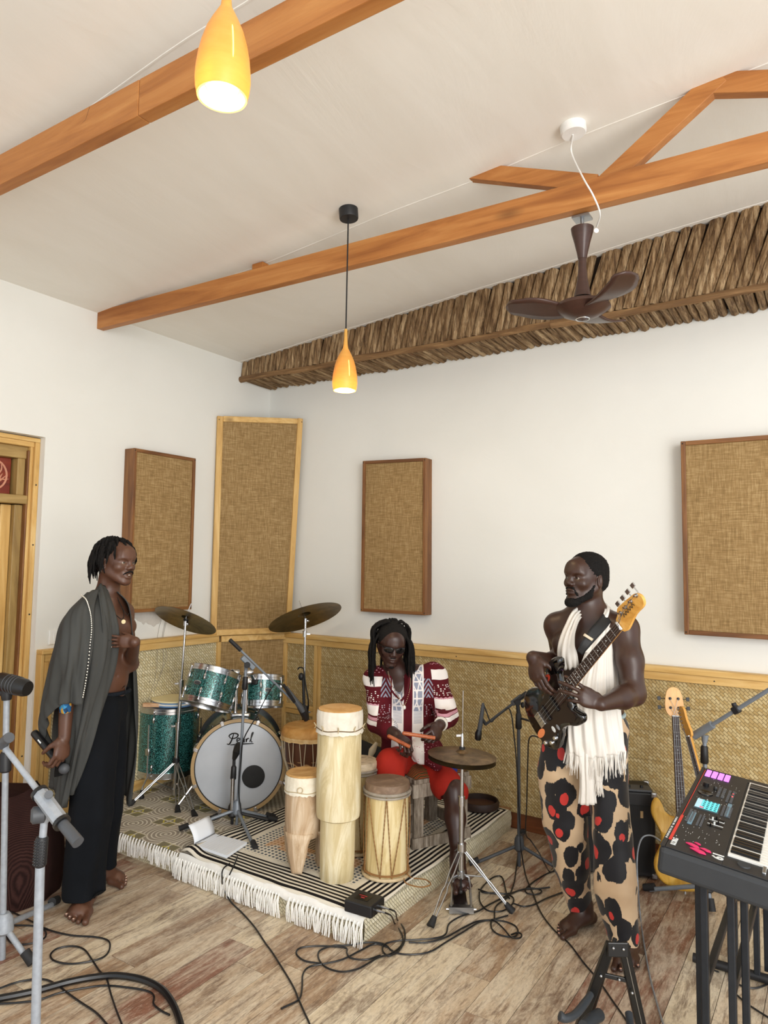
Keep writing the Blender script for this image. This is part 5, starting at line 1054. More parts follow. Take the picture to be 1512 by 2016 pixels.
guitar('electric_guitar', 'six-string guitar seen edge-on, maple headstock beside the dark bass fingerboard', V(1445, 1775, 3.25), V(1344, 1396, 3.52), (-_rh*1+TC*.12), M['gloss'], M['maplez'], M['rose'], None, HEADB, 'inline', 1, 'guitar', 6, knobs=False)
# held bass
HB0 = V(1050, 1436, 3.13); HB1 = V(1263, 1184, 2.45); HBN = (_rh*-.42+TC*.80+up*.30)
HG, HQ, hnz, hux, huy, hs = guitar('bass_guitar', 'black four-string bass guitar with maple headstock and red stickers held by the standing player', HB0, HB1, HBN, M['gloss'], M['maple'], M['rose'], M['guard'], HEADB, 'inline', 1)
FrH = Matrix((hux, huy, hnz)).transposed()
M['stick'] = flat('sticker_red', '#d8482f', .5, var=.1)
for x, y, a_, b_, m_ in ((.345, .115, .045, .022, M['stick']), (.055, -.05, .050, .024, flat('sticker_orange', '#e88a55', .5)), (.165, -.085, .016, .022, M['print']), (.205, -.095, .013, .02, flat('sticker_grey', '#8c8f94', .5))):
    emit('sticker', MB().ball(HQ(x, y, .0088), (a_*hs*.8, b_*hs*.8, .0012), 20, FrH), m_, HG)
    if m_ in (M['stick'],): emit('sticker_mark', MB().ball(HQ(x, y, .0100), (a_*hs*.35, b_*hs*.4, .001), 14, FrH), flat('mark_dark', '#3b1512', .5), HG)
text('61', HQ(1.09, .012, .013), hux, huy*-1, .001, M['black'], HG) if False else None
emit('head_script', MB().tube(smooth_path([HQ(1.04+.009*i, .014+(.008 if i % 2 else -.006), .0112) for i in range(11)], 4), .0012, 5), flat('print_black', '#0d0d0f', .4), HG)
# ================================================================ AMP
AM = thing('amplifier', 'black guitar amplifier with steel corner caps behind the leopard trousers', 'amplifier', tuple(HZ(1265, 1722, 0)))
ar = HZ(1292, 1733, 0); af = Vector((-.93, .36, 0)).normalized(); ad = Vector((af.y*-1, af.x, 0)); ad = Vector((.36, .93, 0)).normalized()
fx_ = Vector((-.90, -.436, 0)); fx_ = (-_rh*.985-_fh*-.17).normalized(); fd_ = Vector((-fx_.y, fx_.x, 0)); fd_ = fd_ if fd_.dot(_fh) > 0 else -fd_
AF = Matrix((-fx_, fd_, up)).transposed(); ac = ar+fx_*.19+fd_*.11
emit('cabinet', MB().obox(ac+up*.225, AF, .38, .22, .43), M['dblack'], AM, smooth=False, bev=.008)
n = NT('grille', .7); v_ = n.n('TexChecker', Vector=n.co(), Scale=260.); n.base(n.mix(v_.outputs[1], '#050506', '#17181b')); emit('grille_cloth', MB().obox(ac-fd_*.112+up*.205, AF, .33, .006, .34), n.m, AM, smooth=False)
emit('control_panel', MB().obox(ac-fd_*.06+up*.447, AF, .35, .09, .012), M['greydark'], AM, smooth=False, bev=.003)
for i in range(5): emit('knob', MB().lathe([(.009, 0), (.008, .014), (.0004, .015)], ac-fd_*.06+up*.452+fx_*(-.13+.065*i), (0, 0, 1), 12), M['black'], AM)
for a_ in (-1, 1):
    for b_ in (-1, 1):
        for z_ in (.018, .43): emit('corner_cap', MB().obox(ac+fx_*.183*a_+fd_*.103*b_+up*z_, AF, .03, .03, .03), M['steel'], AM, smooth=False, bev=.007)
emit('badge', MB().obox(ac-fd_*.117-fx_*.12+up*.33, AF, .014, .003, .035), M['gold'], AM, smooth=False); emit('back_cable', MB().tube([ac+up*.45+fx_*.05, ac+up*.50+fx_*.04, ac+up*.52+fx_*.0, ac+up*.51-fx_*.04, ac+up*.455-fx_*.05], .0045, 8, sub=5), M['black'], AM)
# ================================================================ FOREGROUND GUITAR STAND
GS = thing('guitar_stand', 'black folding A-frame guitar stand in the foreground, at the bottom edge', 'stand', tuple(HZ(1200, 2080, 0)))
DG = 2.33; ap = V(1214, 1858, DG); f1 = HZ(1120, 2085, 0); f2 = HZ(1278, 2098, 0); M['standblk'] = flat('stand_black', '#101113', .35, .2, var=.3)
a1_ = V(1203, 1856, DG); a2_ = V(1226, 1858, DG)
e1 = V(1128, 2040, DG+.02); e2 = V(1256, 2040, DG+.02)
def rail(a, b, w_, h_): return MB().beam(a, b, w_, h_, tuple(TC))
emit('side_rail', rail(a1_, f1+up*.01, .030, .018), M['standblk'], GS, smooth=False, bev=.003); emit('side_rail', rail(a2_, f2+up*.01, .034, .018), M['standblk'], GS, smooth=False, bev=.003)
emit('rail_edge', rail(a2_+TC*.01+_rh*.001, f2+up*.02+TC*.01, .002, .002), M['steel'], GS, smooth=False)
emit('hinge_plate', MB().obox(ap+TC*.012-up*.012, Matrix((_rh, _fh, up)).transposed(), .066, .006, .045), M['standblk'], GS, smooth=False, bev=.004)
r3 = ap+_fh*.02; emit('rear_leg', MB().beam(r3, Vector((ap.x, ap.y, 0))+_fh*.30+up*.01, .022, .014, (1, 0, 0)), M['standblk'], GS, smooth=False, bev=.003)
c1_ = a1_.lerp(f1, .26); c2_ = a2_.lerp(f2, .30); emit('cross_bar', MB().beam(c1_, c2_, .014, .010, tuple(TC)), M['standblk'], GS, smooth=False, bev=.002)
for p_ in (ap+TC*.017+_rh*-.016-up*.005, ap+TC*.017+_rh*.016-up*.008, c1_+TC*.012, c2_+TC*.012+up*-.03, c1_.lerp(c2_, .6)+TC*.009): emit('rivet', MB().ball(p_, (.005, .005, .005), 10), M['steel'], GS)
M['foam'] = flat('foam_pad', '#2d3238', .45, var=.15)
emit('yoke_arm', MB().tube([V(1163, 1958, DG-.02), V(1152, 1974, DG-.06), V(1134, 1996, DG-.12), V(1120, 2004, DG-.15), V(1110, 2005, DG-.16), V(1103, 2000, DG-.16), V(1101, 1999, DG-.16)], [.010, .012, .012, .0115, .012, .014, .010], 12, sub=4), M['foam'], GS)
emit('yoke_arm', MB().tube([V(1238, 1995, DG-.02), V(1241, 2020, DG-.06), V(1238, 2045, DG-.13), V(1228, 2055, DG-.16)], .012, 12, sub=4), M['foam'], GS)
emit('rest_pad', MB().tube([V(1180, 1998, DG+.02), V(1164, 2008, DG-.02), V(1150, 2022, DG-.06)], .019, 16), M['foam'], GS)
for f_ in (f1, f2): emit('foot_cap', MB().tube([f_+up*.0, f_+up*.03], .022, 12), M['rubber'], GS)
# ================================================================ BEANBAG
n = NT('beanbag_cloth', .95, spec=.1); w_ = n.n('TexWave', Vector=n.co((1, 1, 1), (0, .0, .5)), Scale=75., Distortion=1.2); f = n.noise(n.co(), 7, 4); n.base(n.mix(n.math('MULTIPLY', w_.outputs[1], f), '#241614', '#4a302b')); n.bump(w_.outputs[1], .3, .004)
bc_ = HZ(-28, 1795, 0)+_fh*.20; m = MB(); G = []
for i in range(29):
    th_ = pi*(.02+.96*i/28)*.5+.0; row = []
    t = i/28; z = .50*(1-t)**1.0; rr_ = .27*min(1, (sin(pi*min(.5, .12+t*.5)))**.9)*(1-.12*t*t)
    for j in range(49):
        a = 2*pi*j/48; w0 = 1+.035*sin(a*5+t*3)+.02*sin(a*9)*t; row.append((bc_.x+rr_*w0*cos(a), bc_.y+rr_*w0*sin(a)*.9, z+.02*sin(a*2)*(1-t)))
    G.append(row)
m.grid(G); m.f.append(tuple(range(49))[::1]); tag(emit('beanbag', m, n.m, loc=(bc_.x, bc_.y, 0)), 'dark brown corduroy beanbag at the left edge, in front of the carved door', 'beanbag')
# ================================================================ CABLES ON THE FLOOR
def P3(L, ox, oy, s_, z=.006): return [HZ(ox+x/s_, oy+y/s_, z) for x, y in L]
def cable(label, P, r=.0036, name='floor_cable', grp=None):
    P = [Vector((p[0], p[1], max(p[2], r+.0005))) for p in P]; o = emit(name, MB().tube(P, r, 8, sub=6), M['black'], loc=tuple(P[0])); return tag(o, label, 'cable', grp)
a_ = lambda L, z=.006: P3(L, 0, 1560, 3.024, z)
cable('thick black cable loom curving along the bottom left corner', a_([(-60,1232),(0,1225),(200,1185),(400,1130),(560,1100),(700,1090),(850,1115),(960,1170),(1030,1260),(1075,1379),(1085,1480)], .013), .0125, 'cable_loom')
cable('thin black cable looping round on the floor below the front bare foot', a_([(40,712),(75,715),(190,770),(280,815),(420,850),(560,860),(640,880),(655,920),(630,970),(560,1000),(430,1020),(330,1005),(300,970),(340,930),(430,915),(500,935),(550,1000),(590,1060),(635,1110)])+a_([(660,1200),(690,1290),(725,1379),(745,1430)], .01))
cable('thin black cable at the left edge ducking under the loom and out below', a_([(-40,1175),(0,1165),(120,1125),(250,1112),(330,1140)])+a_([(410,1200),(480,1250),(570,1310),(635,1379),(690,1440)]))
cable('thin black cable lying in front of the thick loom and hooking back to it', a_([(-40,1262),(0,1258),(100,1252),(230,1235),(350,1195),(500,1165),(620,1150),(750,1160),(870,1180),(915,1210),(915,1260),(960,1300),(1010,1325)]))
cable('thin black cable ring beside the base of the left-edge stand', a_([(60,790),(200,795),(265,820),(270,860),(220,890),(130,905),(60,890),(30,840)]))
b_ = lambda L, z=.006: P3(L, 340, 1540, 2.908, z); c_ = lambda L, z=.006: P3(L, 560, 1660, 3.024, z)
cable('black cable from the notebook over the tassels to the bottom edge', [HZ(452, 1700, .14), HZ(440, 1710, .14), HZ(437, 1724, .12), HZ(440, 1748, .04)]+b_([(330,680),(400,750),(470,830),(530,920),(580,989)])+c_([(45,840),(85,930),(120,1010),(150,1077),(170,1150)]))
tg = tag(emit('microphone_cable', cbk, M['black'], loc=tuple(V(560, 1352, DB+.1))), 'black cable draped from the boom microphone down past the kick drum to the notebook', 'cable')
cable('black cable from the rear plug of the direct box, looping out to the right', [DIP[1], DIP[1]+Vector((.03, 0, -.004))]+c_([(672,455),(712,510),(715,580),(680,640),(620,670),(585,640),(600,600),(680,580),(780,575),(900,565),(960,540),(980,480),(1050,435),(1150,405),(1210,370),(1330,310),(1420,275),(1512,270),(1580,262)]))
cable('black cable from the front plug of the direct box, coiled left then running right', [DIP[0], DIP[0]+Vector((.03, 0, -.004))]+c_([(655,475),(698,540),(700,600),(640,655),(560,680),(490,720),(430,750),(340,765),(250,740),(205,690),(210,640),(290,610),(370,608),(500,590),(590,600),(640,640),(700,660),(800,660),(880,640),(960,590),(1060,530),(1160,470),(1240,455),(1330,430)]))
cable('black cable with a small figure-eight coil under the hi-hat stand foot', c_([(740,590),(850,590),(960,560),(1060,505),(1160,462),(1290,462),(1370,490),(1390,530),(1360,558),(1280,545),(1235,510),(1232,462)])+c_([(1262,470),(1310,515),(1350,560),(1400,565),(1412,545),(1390,532),(1350,545)], .012))
cable('black cable entering from the bottom and crossing under the tangle', c_([(-20,985),(0,975),(85,930),(105,860),(110,780),(150,735),(250,715),(350,690),(450,640),(540,600),(620,620)]))
cable('black cable loop left of the tangle, nearest the tassels', c_([(210,715),(120,700),(72,660),(90,625),(180,612),(300,615),(368,625),(372,655),(400,685),(490,692),(570,668)]))
cable('black cable coil between the hi-hat stand and the microphone stand', c_([(1160,290),(1165,350),(1210,400),(1290,405),(1350,370),(1362,325),(1300,300),(1180,292),(1178,262),(1240,205),(1295,202),(1320,290),(1340,330)]))
cable('black cable from the dark microphone stand curling behind the bass player', P3([(1100,640),(1080,800),(1060,920),(1010,1030),(900,1120),(885,1230)], 780, 1540, 4.582))
cable('black cable running right from under the dark stand to the bare foot', P3([(1050,1090),(1150,1120),(1250,1100),(1350,1050),(1512,990),(1640,960)], 780, 1540, 4.582))
cable('black cable looped beneath the dark stand, passing behind the trousers', P3([(740,965),(850,1000),(1000,1005),(1100,980),(1200,955),(1290,965),(1310,990),(1260,1012),(1180,1000),(1170,960),(1250,890),(1350,830),(1450,795),(1600,760)], 780, 1540, 4.582))
ic = tag(emit('instrument_cable', MB().tube([HQ(.0, -.06, -.02), V(1043, 1452, 3.2), V(1039, 1500, 3.4), V(1037, 1580, 3.6), V(1035, 1640, 3.7), V(1045, 1655, 3.75), V(1062, 1680, 3.72), V(1072, 1700, 3.7), HZ(1082, 1716, .006), HZ(1092, 1712, .006), HZ(1090, 1690, .006), HZ(1130, 1690, .006), HZ(1200, 1715, .006)], .0033, 8, sub=6), M['black'], loc=tuple(HQ(0, -.06, -.02))), 'black lead hanging from the held bass down to the floor', 'cable')
gc = tag(emit('clear_cable', MB().tube([V(1300, 1655, 3.45), V(1283, 1645, 3.42), V(1266, 1648, 3.4), V(1257, 1668, 3.38), V(1254, 1700, 3.36), V(1256, 1750, 3.33), HZ(1260, 1800, .008), HZ(1268, 1860, .006), HZ(1280, 1925, .006), HZ(1296, 1985, .006), HZ(1310, 2030, .006)], .0038, 8, sub=6), flat('clear_jacket', '#8c9299', .25, .3, var=.3, sc=60), loc=tuple(V(1300, 1655, 3.4))), 'pale grey see-through cable dropping from the yellow bass to the floor', 'cable')
cable('short black cable end on the floor by the keyboard stand foot', P3([(850,590),(870,720),(920,800),(950,870),(1010,900)], 1220, 1740, 5.178), .003)
cable('black cable curled under the right of the keyboard stand', P3([(1240,880),(1160,885),(1145,930),(1200,1010),(1270,1050),(1400,1060),(1560,1000)], 1220, 1740, 5.178))
cable('black cable straight across the floor beneath the keyboard', P3([(1140,1080),(1270,1200),(1400,1290),(1560,1390)], 1220, 1740, 5.178))
# stool and bag
n = NT('old_wood', .85, spec=.2); g = n.noise(n.co((30, 30, 4), rnd=5), 1.5, 5, .7); n.base(n.ramp(g, [(.3, '#4a4034'), (.5, '#84786a'), (.68, '#aca294')])); n.bump(g, .4, .004); M['oldwood'] = n.m
ST = Vector(V(835, 1600, 4.02)); ST.z = PZ+.012
SO = thing('stool', 'rough grey plank stool the drummer sits on', 'stool', tuple(ST)); sx = (_rh*.86+_fh*.50).normalized(); sy = Vector((-sx.y, sx.x, 0)); SF = Matrix((sx, sy, up)).transposed(); hw_ = .145
for a_ in (-1, 1):
    for b_ in (-1, 1): emit('leg', MB().obox(ST+sx*hw_*a_+sy*hw_*b_+up*.165, SF, .06, .05, .33), M['oldwood'], SO, smooth=False, bev=.004)
for b_ in (-1, 1):
    emit('rail', MB().obox(ST+sy*(hw_+.03)*b_*.99+up*.03, SF, .38, .018, .06), M['oldwood'], SO, smooth=False, bev=.003); emit('rail', MB().obox(ST+sy*(hw_+.03)*b_*.99+up*.30, SF, .38, .018, .07), M['oldwood'], SO, smooth=False, bev=.003)
    emit('rail', MB().obox(ST+sx*(hw_+.035)*b_+up*.20, SF, .018, .3, .06), M['oldwood'], SO, smooth=False, bev=.003); emit('rail', MB().obox(ST+sx*(hw_+.035)*b_+up*.05, SF, .018, .3, .06), M['oldwood'], SO, smooth=False, bev=.003)
for i in range(4): emit('seat_slat', MB().obox(ST+sy*(-.135+.09*i)+up*.345, SF, .36, .082, .024), M['oldwood'], SO, smooth=False, bev=.003)
n = NT('seat_cloth', .9); w1 = n.n('TexWave', Vector=n.co((1, 1, .3), (0, 0, .6)), Scale=22., Distortion=1.2).outputs[1]; vz = n.n('TexVoronoi', Vector=n.co(), Scale=7.).outputs['Distance']
c = n.ramp(w1, [(.3, '#6f2512'), (.5, '#c98a2c'), (.7, '#2b2414')]); n.base(c)
cu = MB(); G = []
for i in range(11):
    G.append([ST+sx*(-.17+.034*i)+sy*(-.175+.035*j)+up*(.36+.055*(sin(pi*i/10)*sin(pi*j/10))**.35) for j in range(11)])
cu.grid(G[::-1]); cuo = tag(emit('seat_cushion', cu, n.m, loc=tuple(ST+up*.36)), 'folded cloth pad of orange and dark stripes on the stool', 'cushion')
bl2 = MB(); c0_ = ST+sx*.02-sy*.16+up*.375; bl2.ball(c0_, (.085, .04, .045), 18, SF); tag(emit('blue_cloth', bl2, flat('blue_cloth', '#1b2f8c', .8, var=.25, sc=10), loc=tuple(c0_)), 'bundle of royal blue cloth at the front of the stool pad', 'cloth')
bg_ = V(722, 1500, 4.55); BGT = thing('gig_bag', 'black bag with a cream strap end slumped on the stage behind the drummer', 'bag', (bg_.x, bg_.y, PZ+.012))
m = MB().ball((0, 0, 0), (.20, .15, .19), 24); m.v = [(bg_.x+x*(1+.1*noise.noise(Vector((x*8, y*8, z*8)))), bg_.y+y, PZ+.012+max(0, z+.17)*(1+.12*noise.noise(Vector((x*6, y*6, 2))))) for x, y, z in m.v]
emit('bag_body', m, flat('bag_black', '#131213', .9, var=.3), BGT); emit('strap_end', MB().tube([V(742, 1462, 4.35), V(733, 1478, 4.34), V(728, 1492, 4.33)], [.010, .022, .012], 10, sub=3), flat('cream_cloth', '#cfc1a4', .9), BGT)
# ================================================================ PEOPLE: signed-distance bodies meshed as one surface
def _v(p): return np.array([p[0], p[1], p[2]], float)
class SDF:
    def __init__(s): s.p = []
    def cap(s, a, b, ra, rb=None, k=.02, op=1): s.p.append(('c', _v(a), _v(b), ra, ra if rb is None else rb, k, op, None)); return s
    def ecap(s, a, b, ra, rb, fl, side, k=.02, op=1):     # flattened capsule: thickness scaled by fl along 'side'
        s.p.append(('f', _v(a), _v(b), ra, rb, k, op, (fl, _v(Vector(side).normalized())))); return s
    def ell(s, c, r, M=None, k=.02, op=1):
        M = np.array(M if M is not None else Matrix.Identity(3)); s.p.append(('e', _v(c), M, r, None, k, op, None)); return s
    def chain(s, pts, rs, k=.02, **kw):
        for i in range(len(pts)-1): s.cap(pts[i], pts[i+1], rs[i], rs[i+1], k if i == 0 else .012, **kw)
        return s
    def half(s, z): s.p.append(('h', z, None, None, None, .004, -1, None)); return s
    def bounds(s):
        lo = np.full(3, 1e9); hi = -lo
        for t in s.p:
            if t[6] < 0: continue
            if t[0] in 'cf': r = max(t[3], t[4]); A = np.minimum(t[1], t[2])-r; B = np.maximum(t[1], t[2])+r
            else: r = max(t[3]); A = t[1]-r; B = t[1]+r
            lo = np.minimum(lo, A); hi = np.maximum(hi, B)
        return lo-.02, hi+.02
    def mesh(s, h):
        lo, hi = s.bounds(); n = np.ceil((hi-lo)/h).astype(int)+1; D = np.full(n, .06, np.float32)
        ax = [(lo[i]+h*np.arange(n[i])).astype(np.float32) for i in range(3)]
        for t in s.p:
            k = t[5]
            if t[0] == 'h': sl = (slice(None),)*3; X, Y, Z = np.ix_(*ax); d = (t[1]-Z)*np.ones((n[0], n[1], 1), np.float32); D = np.maximum(D, d); continue
            if t[0] in 'cf': r = max(t[3], t[4]); A = np.minimum(t[1], t[2])-r; B = np.maximum(t[1], t[2])+r
            else: r = max(t[3]); A = t[1]-r; B = t[1]+r
            m = k+h*3+.012; i0 = np.clip(((A-m-lo)/h).astype(int), 0, n-1); i1 = np.clip(((B+m-lo)/h).astype(int)+2, 1, n); sl = tuple(slice(i0[i], i1[i]) for i in range(3))
            X, Y, Z = np.ix_(*[ax[i][sl[i]] for i in range(3)])
            if t[0] == 'e':
                M = t[2]; r_ = np.array(t[3]); dx, dy, dz = X-t[1][0], Y-t[1][1], Z-t[1][2]
                q = [(dx*M[0, i]+dy*M[1, i]+dz*M[2, i]) for i in range(3)]
                k0 = np.sqrt(sum((q[i]/r_[i])**2 for i in range(3)))+1e-9; k1 = np.sqrt(sum((q[i]/r_[i]**2)**2 for i in range(3)))+1e-9; d = k0*(k0-1)/k1
            else:
                a, b = t[1], t[2]; ba = b-a; L2 = max(1e-12, float(ba@ba)); dx, dy, dz = X-a[0], Y-a[1], Z-a[2]
                hh = np.clip((dx*ba[0]+dy*ba[1]+dz*ba[2])/L2, 0, 1); dx = dx-hh*ba[0]; dy = dy-hh*ba[1]; dz = dz-hh*ba[2]; rr = t[3]+(t[4]-t[3])*hh
                if t[0] == 'c': d = np.sqrt(dx*dx+dy*dy+dz*dz)-rr
                else:
                    fl, sd = t[7]; w_ = dx*sd[0]+dy*sd[1]+dz*sd[2]; q2 = dx*dx+dy*dy+dz*dz-w_*w_; e = np.sqrt(np.maximum(q2, 0)+(w_/fl)**2); d = (e-rr)*min(1, .5+.5*fl)
            d = d.astype(np.float32); E = D[sl]
            if t[6] > 0: g = np.maximum(k-np.abs(E-d), 0)/max(k, 1e-6); D[sl] = np.minimum(E, d)-g*g*k*.25
            else: g = np.maximum(k-np.abs(E+d), 0)/max(k, 1e-6); D[sl] = np.maximum(E, -d)+g*g*k*.25
        S = D < 0; c = [S[a:n[0]-1+a, b:n[1]-1+b, e:n[2]-1+e] for a in (0, 1) for b in (0, 1) for e in (0, 1)]
        anyc = c[0].copy(); allc = c[0].copy()
        for q in c[1:]: anyc |= q; allc &= q
        mask = anyc & ~allc; I = np.argwhere(mask); N = len(I); idx = np.full(mask.shape, -1, np.int32); idx[mask] = np.arange(N)
        off = np.array([(a, b, e) for a in (0, 1) for b in (0, 1) for e in (0, 1)]); val = np.stack([D[I[:, 0]+o[0], I[:, 1]+o[1], I[:, 2]+o[2]] for o in off], 1)
        acc = np.zeros((N, 3)); cnt = np.zeros(N)
        for i in range(8):
            for j in range(i+1, 8):
                if np.abs(off[i]-off[j]).sum() != 1: continue
                a, b = val[:, i], val[:, j]; cr = (a < 0) != (b < 0); t_ = np.where(cr, a/(a-b+1e-12), 0); acc += np.where(cr[:, None], off[i]+t_[:, None]*(off[j]-off[i]), 0); cnt += cr
        Vv = lo+h*(I+acc/cnt[:, None]); F = []
        for axi in range(3):
            o1, o2 = [(1, 2), (2, 0), (0, 1)][axi]; sa = [slice(1, n[i]-1) for i in range(3)]; sa[axi] = slice(0, n[axi]-1); sb = list(sa); sb[axi] = slice(1, n[axi])
            A = S[tuple(sa)]; B = S[tuple(sb)]; E = np.argwhere(A != B); fl = A[E[:, 0], E[:, 1], E[:, 2]]; st = np.array([1, 1, 1]); st[axi] = 0; E = E+st
            def g(d1, d2): Q = E.copy(); Q[:, o1] -= d1; Q[:, o2] -= d2; return idx[Q[:, 0], Q[:, 1], Q[:, 2]]
            q = np.stack([g(1, 1), g(0, 1), g(0, 0), g(1, 0)], 1); q[~fl] = q[~fl][:, ::-1]; q = q[(q >= 0).all(1)]; F.append(q)
        return Vv, np.concatenate(F)
def vnorm(Vv, F):
    a, b, c_, d = [Vv[F[:, i]] for i in range(4)]; nn = np.cross(c_-a, d-b); N = np.zeros_like(Vv)
    for i in range(4): np.add.at(N, F[:, i], nn)
    return N/(np.linalg.norm(N, axis=1, keepdims=True)+1e-12)
def npemit(name, Vv, F, m, parent, mats=None, midx=None, smooth_it=1):
    Vv = Vv.copy()
    for _ in range(smooth_it):
        S_ = np.zeros_like(Vv); cn = np.zeros(len(Vv))
        for i in range(4): np.add.at(S_, F[:, i], Vv[F[:, (i+1) % 4]]); np.add.at(cn, F[:, i], 1)
        Vv = .5*Vv+.5*S_/np.maximum(cn, 1)[:, None]
    o0 = _v(root_loc(parent)); me = bpy.data.meshes.new(name); me.vertices.add(len(Vv)); me.vertices.foreach_set('co', (Vv-o0).astype(np.float32).ravel())
    me.loops.add(len(F)*4); me.loops.foreach_set('vertex_index', F.astype(np.int32).ravel()); me.polygons.add(len(F)); me.polygons.foreach_set('loop_start', np.arange(0, len(F)*4, 4, dtype=np.int32)); me.polygons.foreach_set('loop_total', np.full(len(F), 4, np.int32))
    me.update(calc_edges=True); me.validate(); me.shade_smooth(); me.materials.append(m)
    if mats is not None:
        for q in mats: me.materials.append(q)
        me.polygons.foreach_set('material_index', midx.astype(np.int32))
    o = bpy.data.objects.new(name, me); C.objects.link(o); o.parent = parent; return o
def wave(Vv, seed, fr, amp, stretch=(1, 1, 1)):
    r = np.random.RandomState(seed); o = np.zeros(len(Vv))
    for i in range(7):
        d = r.normal(size=3)*np.array(stretch)*fr; o += np.sin(Vv@d+r.uniform(0, 6.28)+1.3*np.sin(Vv@(r.normal(size=3)*fr*.4*np.array(stretch))+r.uniform(0, 6)))
    return o*amp/2.6
def skin(name, a, b, rough=.42):
    n = NT(name, rough, spec=.5); f = n.noise(n.co(), 11, 5, .6); n.base(n.mix(f, a, b)); n.bump(n.noise(n.co(), 260, 3), .06, .001)
    n.b.inputs['Subsurface Weight'].default_value = .04; n.b.inputs['Subsurface Radius'].default_value = (.02, .008, .004); n.b.inputs['Subsurface Scale'].default_value = .3; return n.m
def headframe(fwd, upv=(0, 0, 1)):
    y = Vector(fwd).normalized(); z = Vector(upv); z = (z-y*z.dot(y)).normalized(); x = y.cross(z); return Matrix((x, y, z)).transposed()
def head(S, c, M, s=1., mouth=0., neck=None, neckr=(.052, .056)):
    c = Vector(c); Q = lambda x, y, z: c+M@(Vector((x, y, z))*s); e = lambda x, y, z, r, k=.012, op=1, R=None: S.ell(Q(x, y, z), [q*s for q in r], M if R is None else R, k, op)
    e(0, -.014, .032, (.073, .093, .080), .01); e(0, .022, .012, (.060, .066, .078), .03); e(0, .030, -.045, (.050, .050, .052), .03)
    for q in (-1, 1):
        S.cap(Q(q*.054, -.004, -.040), Q(q*.020, .062, -.092), .017*s, .014*s, .025); e(q*.040, .058, -.022, (.021, .018, .018), .022)
        S.cap(Q(q*.012, .0835, .0235), Q(q*.046, .066, .022), .0085*s, .007*s, .016)
    e(0, .072, -.094, (.020, .016, .016), .022); e(0, .074, .045, (.040, .012, .03), .03)
    S.cap(Q(0, .082, .012), Q(0, .099, -.022), .0075*s, .0115*s, .012)
    for q in (-1, 1):
        e(q*.012, .092, -.028, (.0088, .0105, .0085), .008); e(q*.0065, .098, -.036, (.0032, .006, .004), .003, -1); e(q*.031, .084, .004, (.0165, .010, .0105), .010, -1)
        e(q*.031, .0665, .0055, (.0150, .0150, .0135), .004)
        R = M@Matrix.Rotation(q*-.25, 3, 'Z'); e(q*.0755, -.012, -.006, (.0065, .018, .030), .006, 1, R); e(q*.081, -.006, -.004, (.004, .009, .018), .003, -1, R)
    e(0, .072, -.058, (.030, .020, .020), .015)
    mo = mouth*.5; e(0, .089, -.0525+mo*.006, (.0225, .0095, .0062), .006); e(0, .0865, -.066-mo*.012, (.0200, .0100, .0070), .006); e(0, .098, -.0592-mo*.003, (.019, .012, .0012+mo*.004), .002, -1)
    if neck is not None: S.cap(Q(0, -.030, -.035), neck, neckr[0]*s, neckr[1]*s, .035)
    return Q
def eyes(Q, M, s, parent, look=(0, 1, 0), iris='#1d0f09'):
    for q in (-1, 1):
        c = Q(q*.031, .0688, .0008); e = emit('eye', MB().ball(c, .0131*s, 16), flat('eye_white', '#8f8378', .25, var=.03), parent)
        l = (M@Vector(look)).normalized(); emit('iris', MB().ball(c+l*.0070*s, .0071*s, 14), flat('iris_dark', iris, .1, var=.05), e)
def hand(S, w_, F_, N_, T_, curl=(.3, .35, .4, .45), sz=1., thumb=(.7, .35, .25), spread=.05, first=None, tips=None, kj=(.55, .75, .6)):
    """w_ wrist, F_ finger direction, N_ palm-facing direction, T_ thumb side"""
    w_ = Vector(w_); F_ = Vector(F_).normalized(); N_ = Vector(N_); N_ = (N_-F_*N_.dot(F_)).normalized(); T_ = Vector(T_); T_ = (T_-F_*T_.dot(F_)-N_*T_.dot(N_)).normalized(); P = []
    R = Matrix((F_, T_, N_)).transposed(); S.ell(w_+F_*.048*sz, (.050*sz, .036*sz, .0155*sz), R, .012); S.ell(w_+F_*.062*sz, (.032*sz, .040*sz, .0135*sz), R, .010); S.ell(w_+F_*.034*sz+T_*.020*sz+N_*.008*sz, (.030*sz, .015*sz, .014*sz), R, .012)
    L = ((.043, .026, .021), (.048, .029, .023), (.044, .027, .022), (.034, .020, .018))
    for i, (o, ln) in enumerate(zip((.0285, .0095, -.0095, -.0275), L)):
        p = w_+F_*(.084-.004*abs(i-1)-(.006 if i == 3 else 0))*sz+T_*o*sz; a = 0; d0 = (F_+T_*spread*(1.2-i*.8)).normalized(); r = .0088*sz*(1 if i < 3 else .88)
        S.cap(p-d0*.03*sz, p, r*1.05, r*1.05, .010)
        for j, l in enumerate(ln):
            a += curl[i]*kj[j]*2.2; d = d0*cos(a)+N_*sin(a); p2 = p+d*l*sz; S.cap(p, p2, r, r*.92, .0035); p = p2; r *= .93
        P.append((p, d, d0*-sin(a)+N_*cos(a)))
    p = w_+F_*.022*sz+T_*.026*sz+N_*.008*sz; d = (F_*.62+T_*thumb[0]+N_*thumb[1]).normalized(); p1 = p+d*.032*sz; S.cap(p, p1, .0125*sz, .0105*sz, .012); d = (d+(N_*.7-T_*.5)*thumb[2]+F_*.25).normalized(); p2 = p1+d*.028*sz; S.cap(p1, p2, .0102*sz, .0092*sz, .004); d = (d+(N_*.5-T_*.45)*thumb[2]).normalized(); p3 = p2+d*.020*sz; S.cap(p2, p3, .0092*sz, .0080*sz, .003); P.append((p3, d, N_))
    if tips is not None: tips += P
    return S
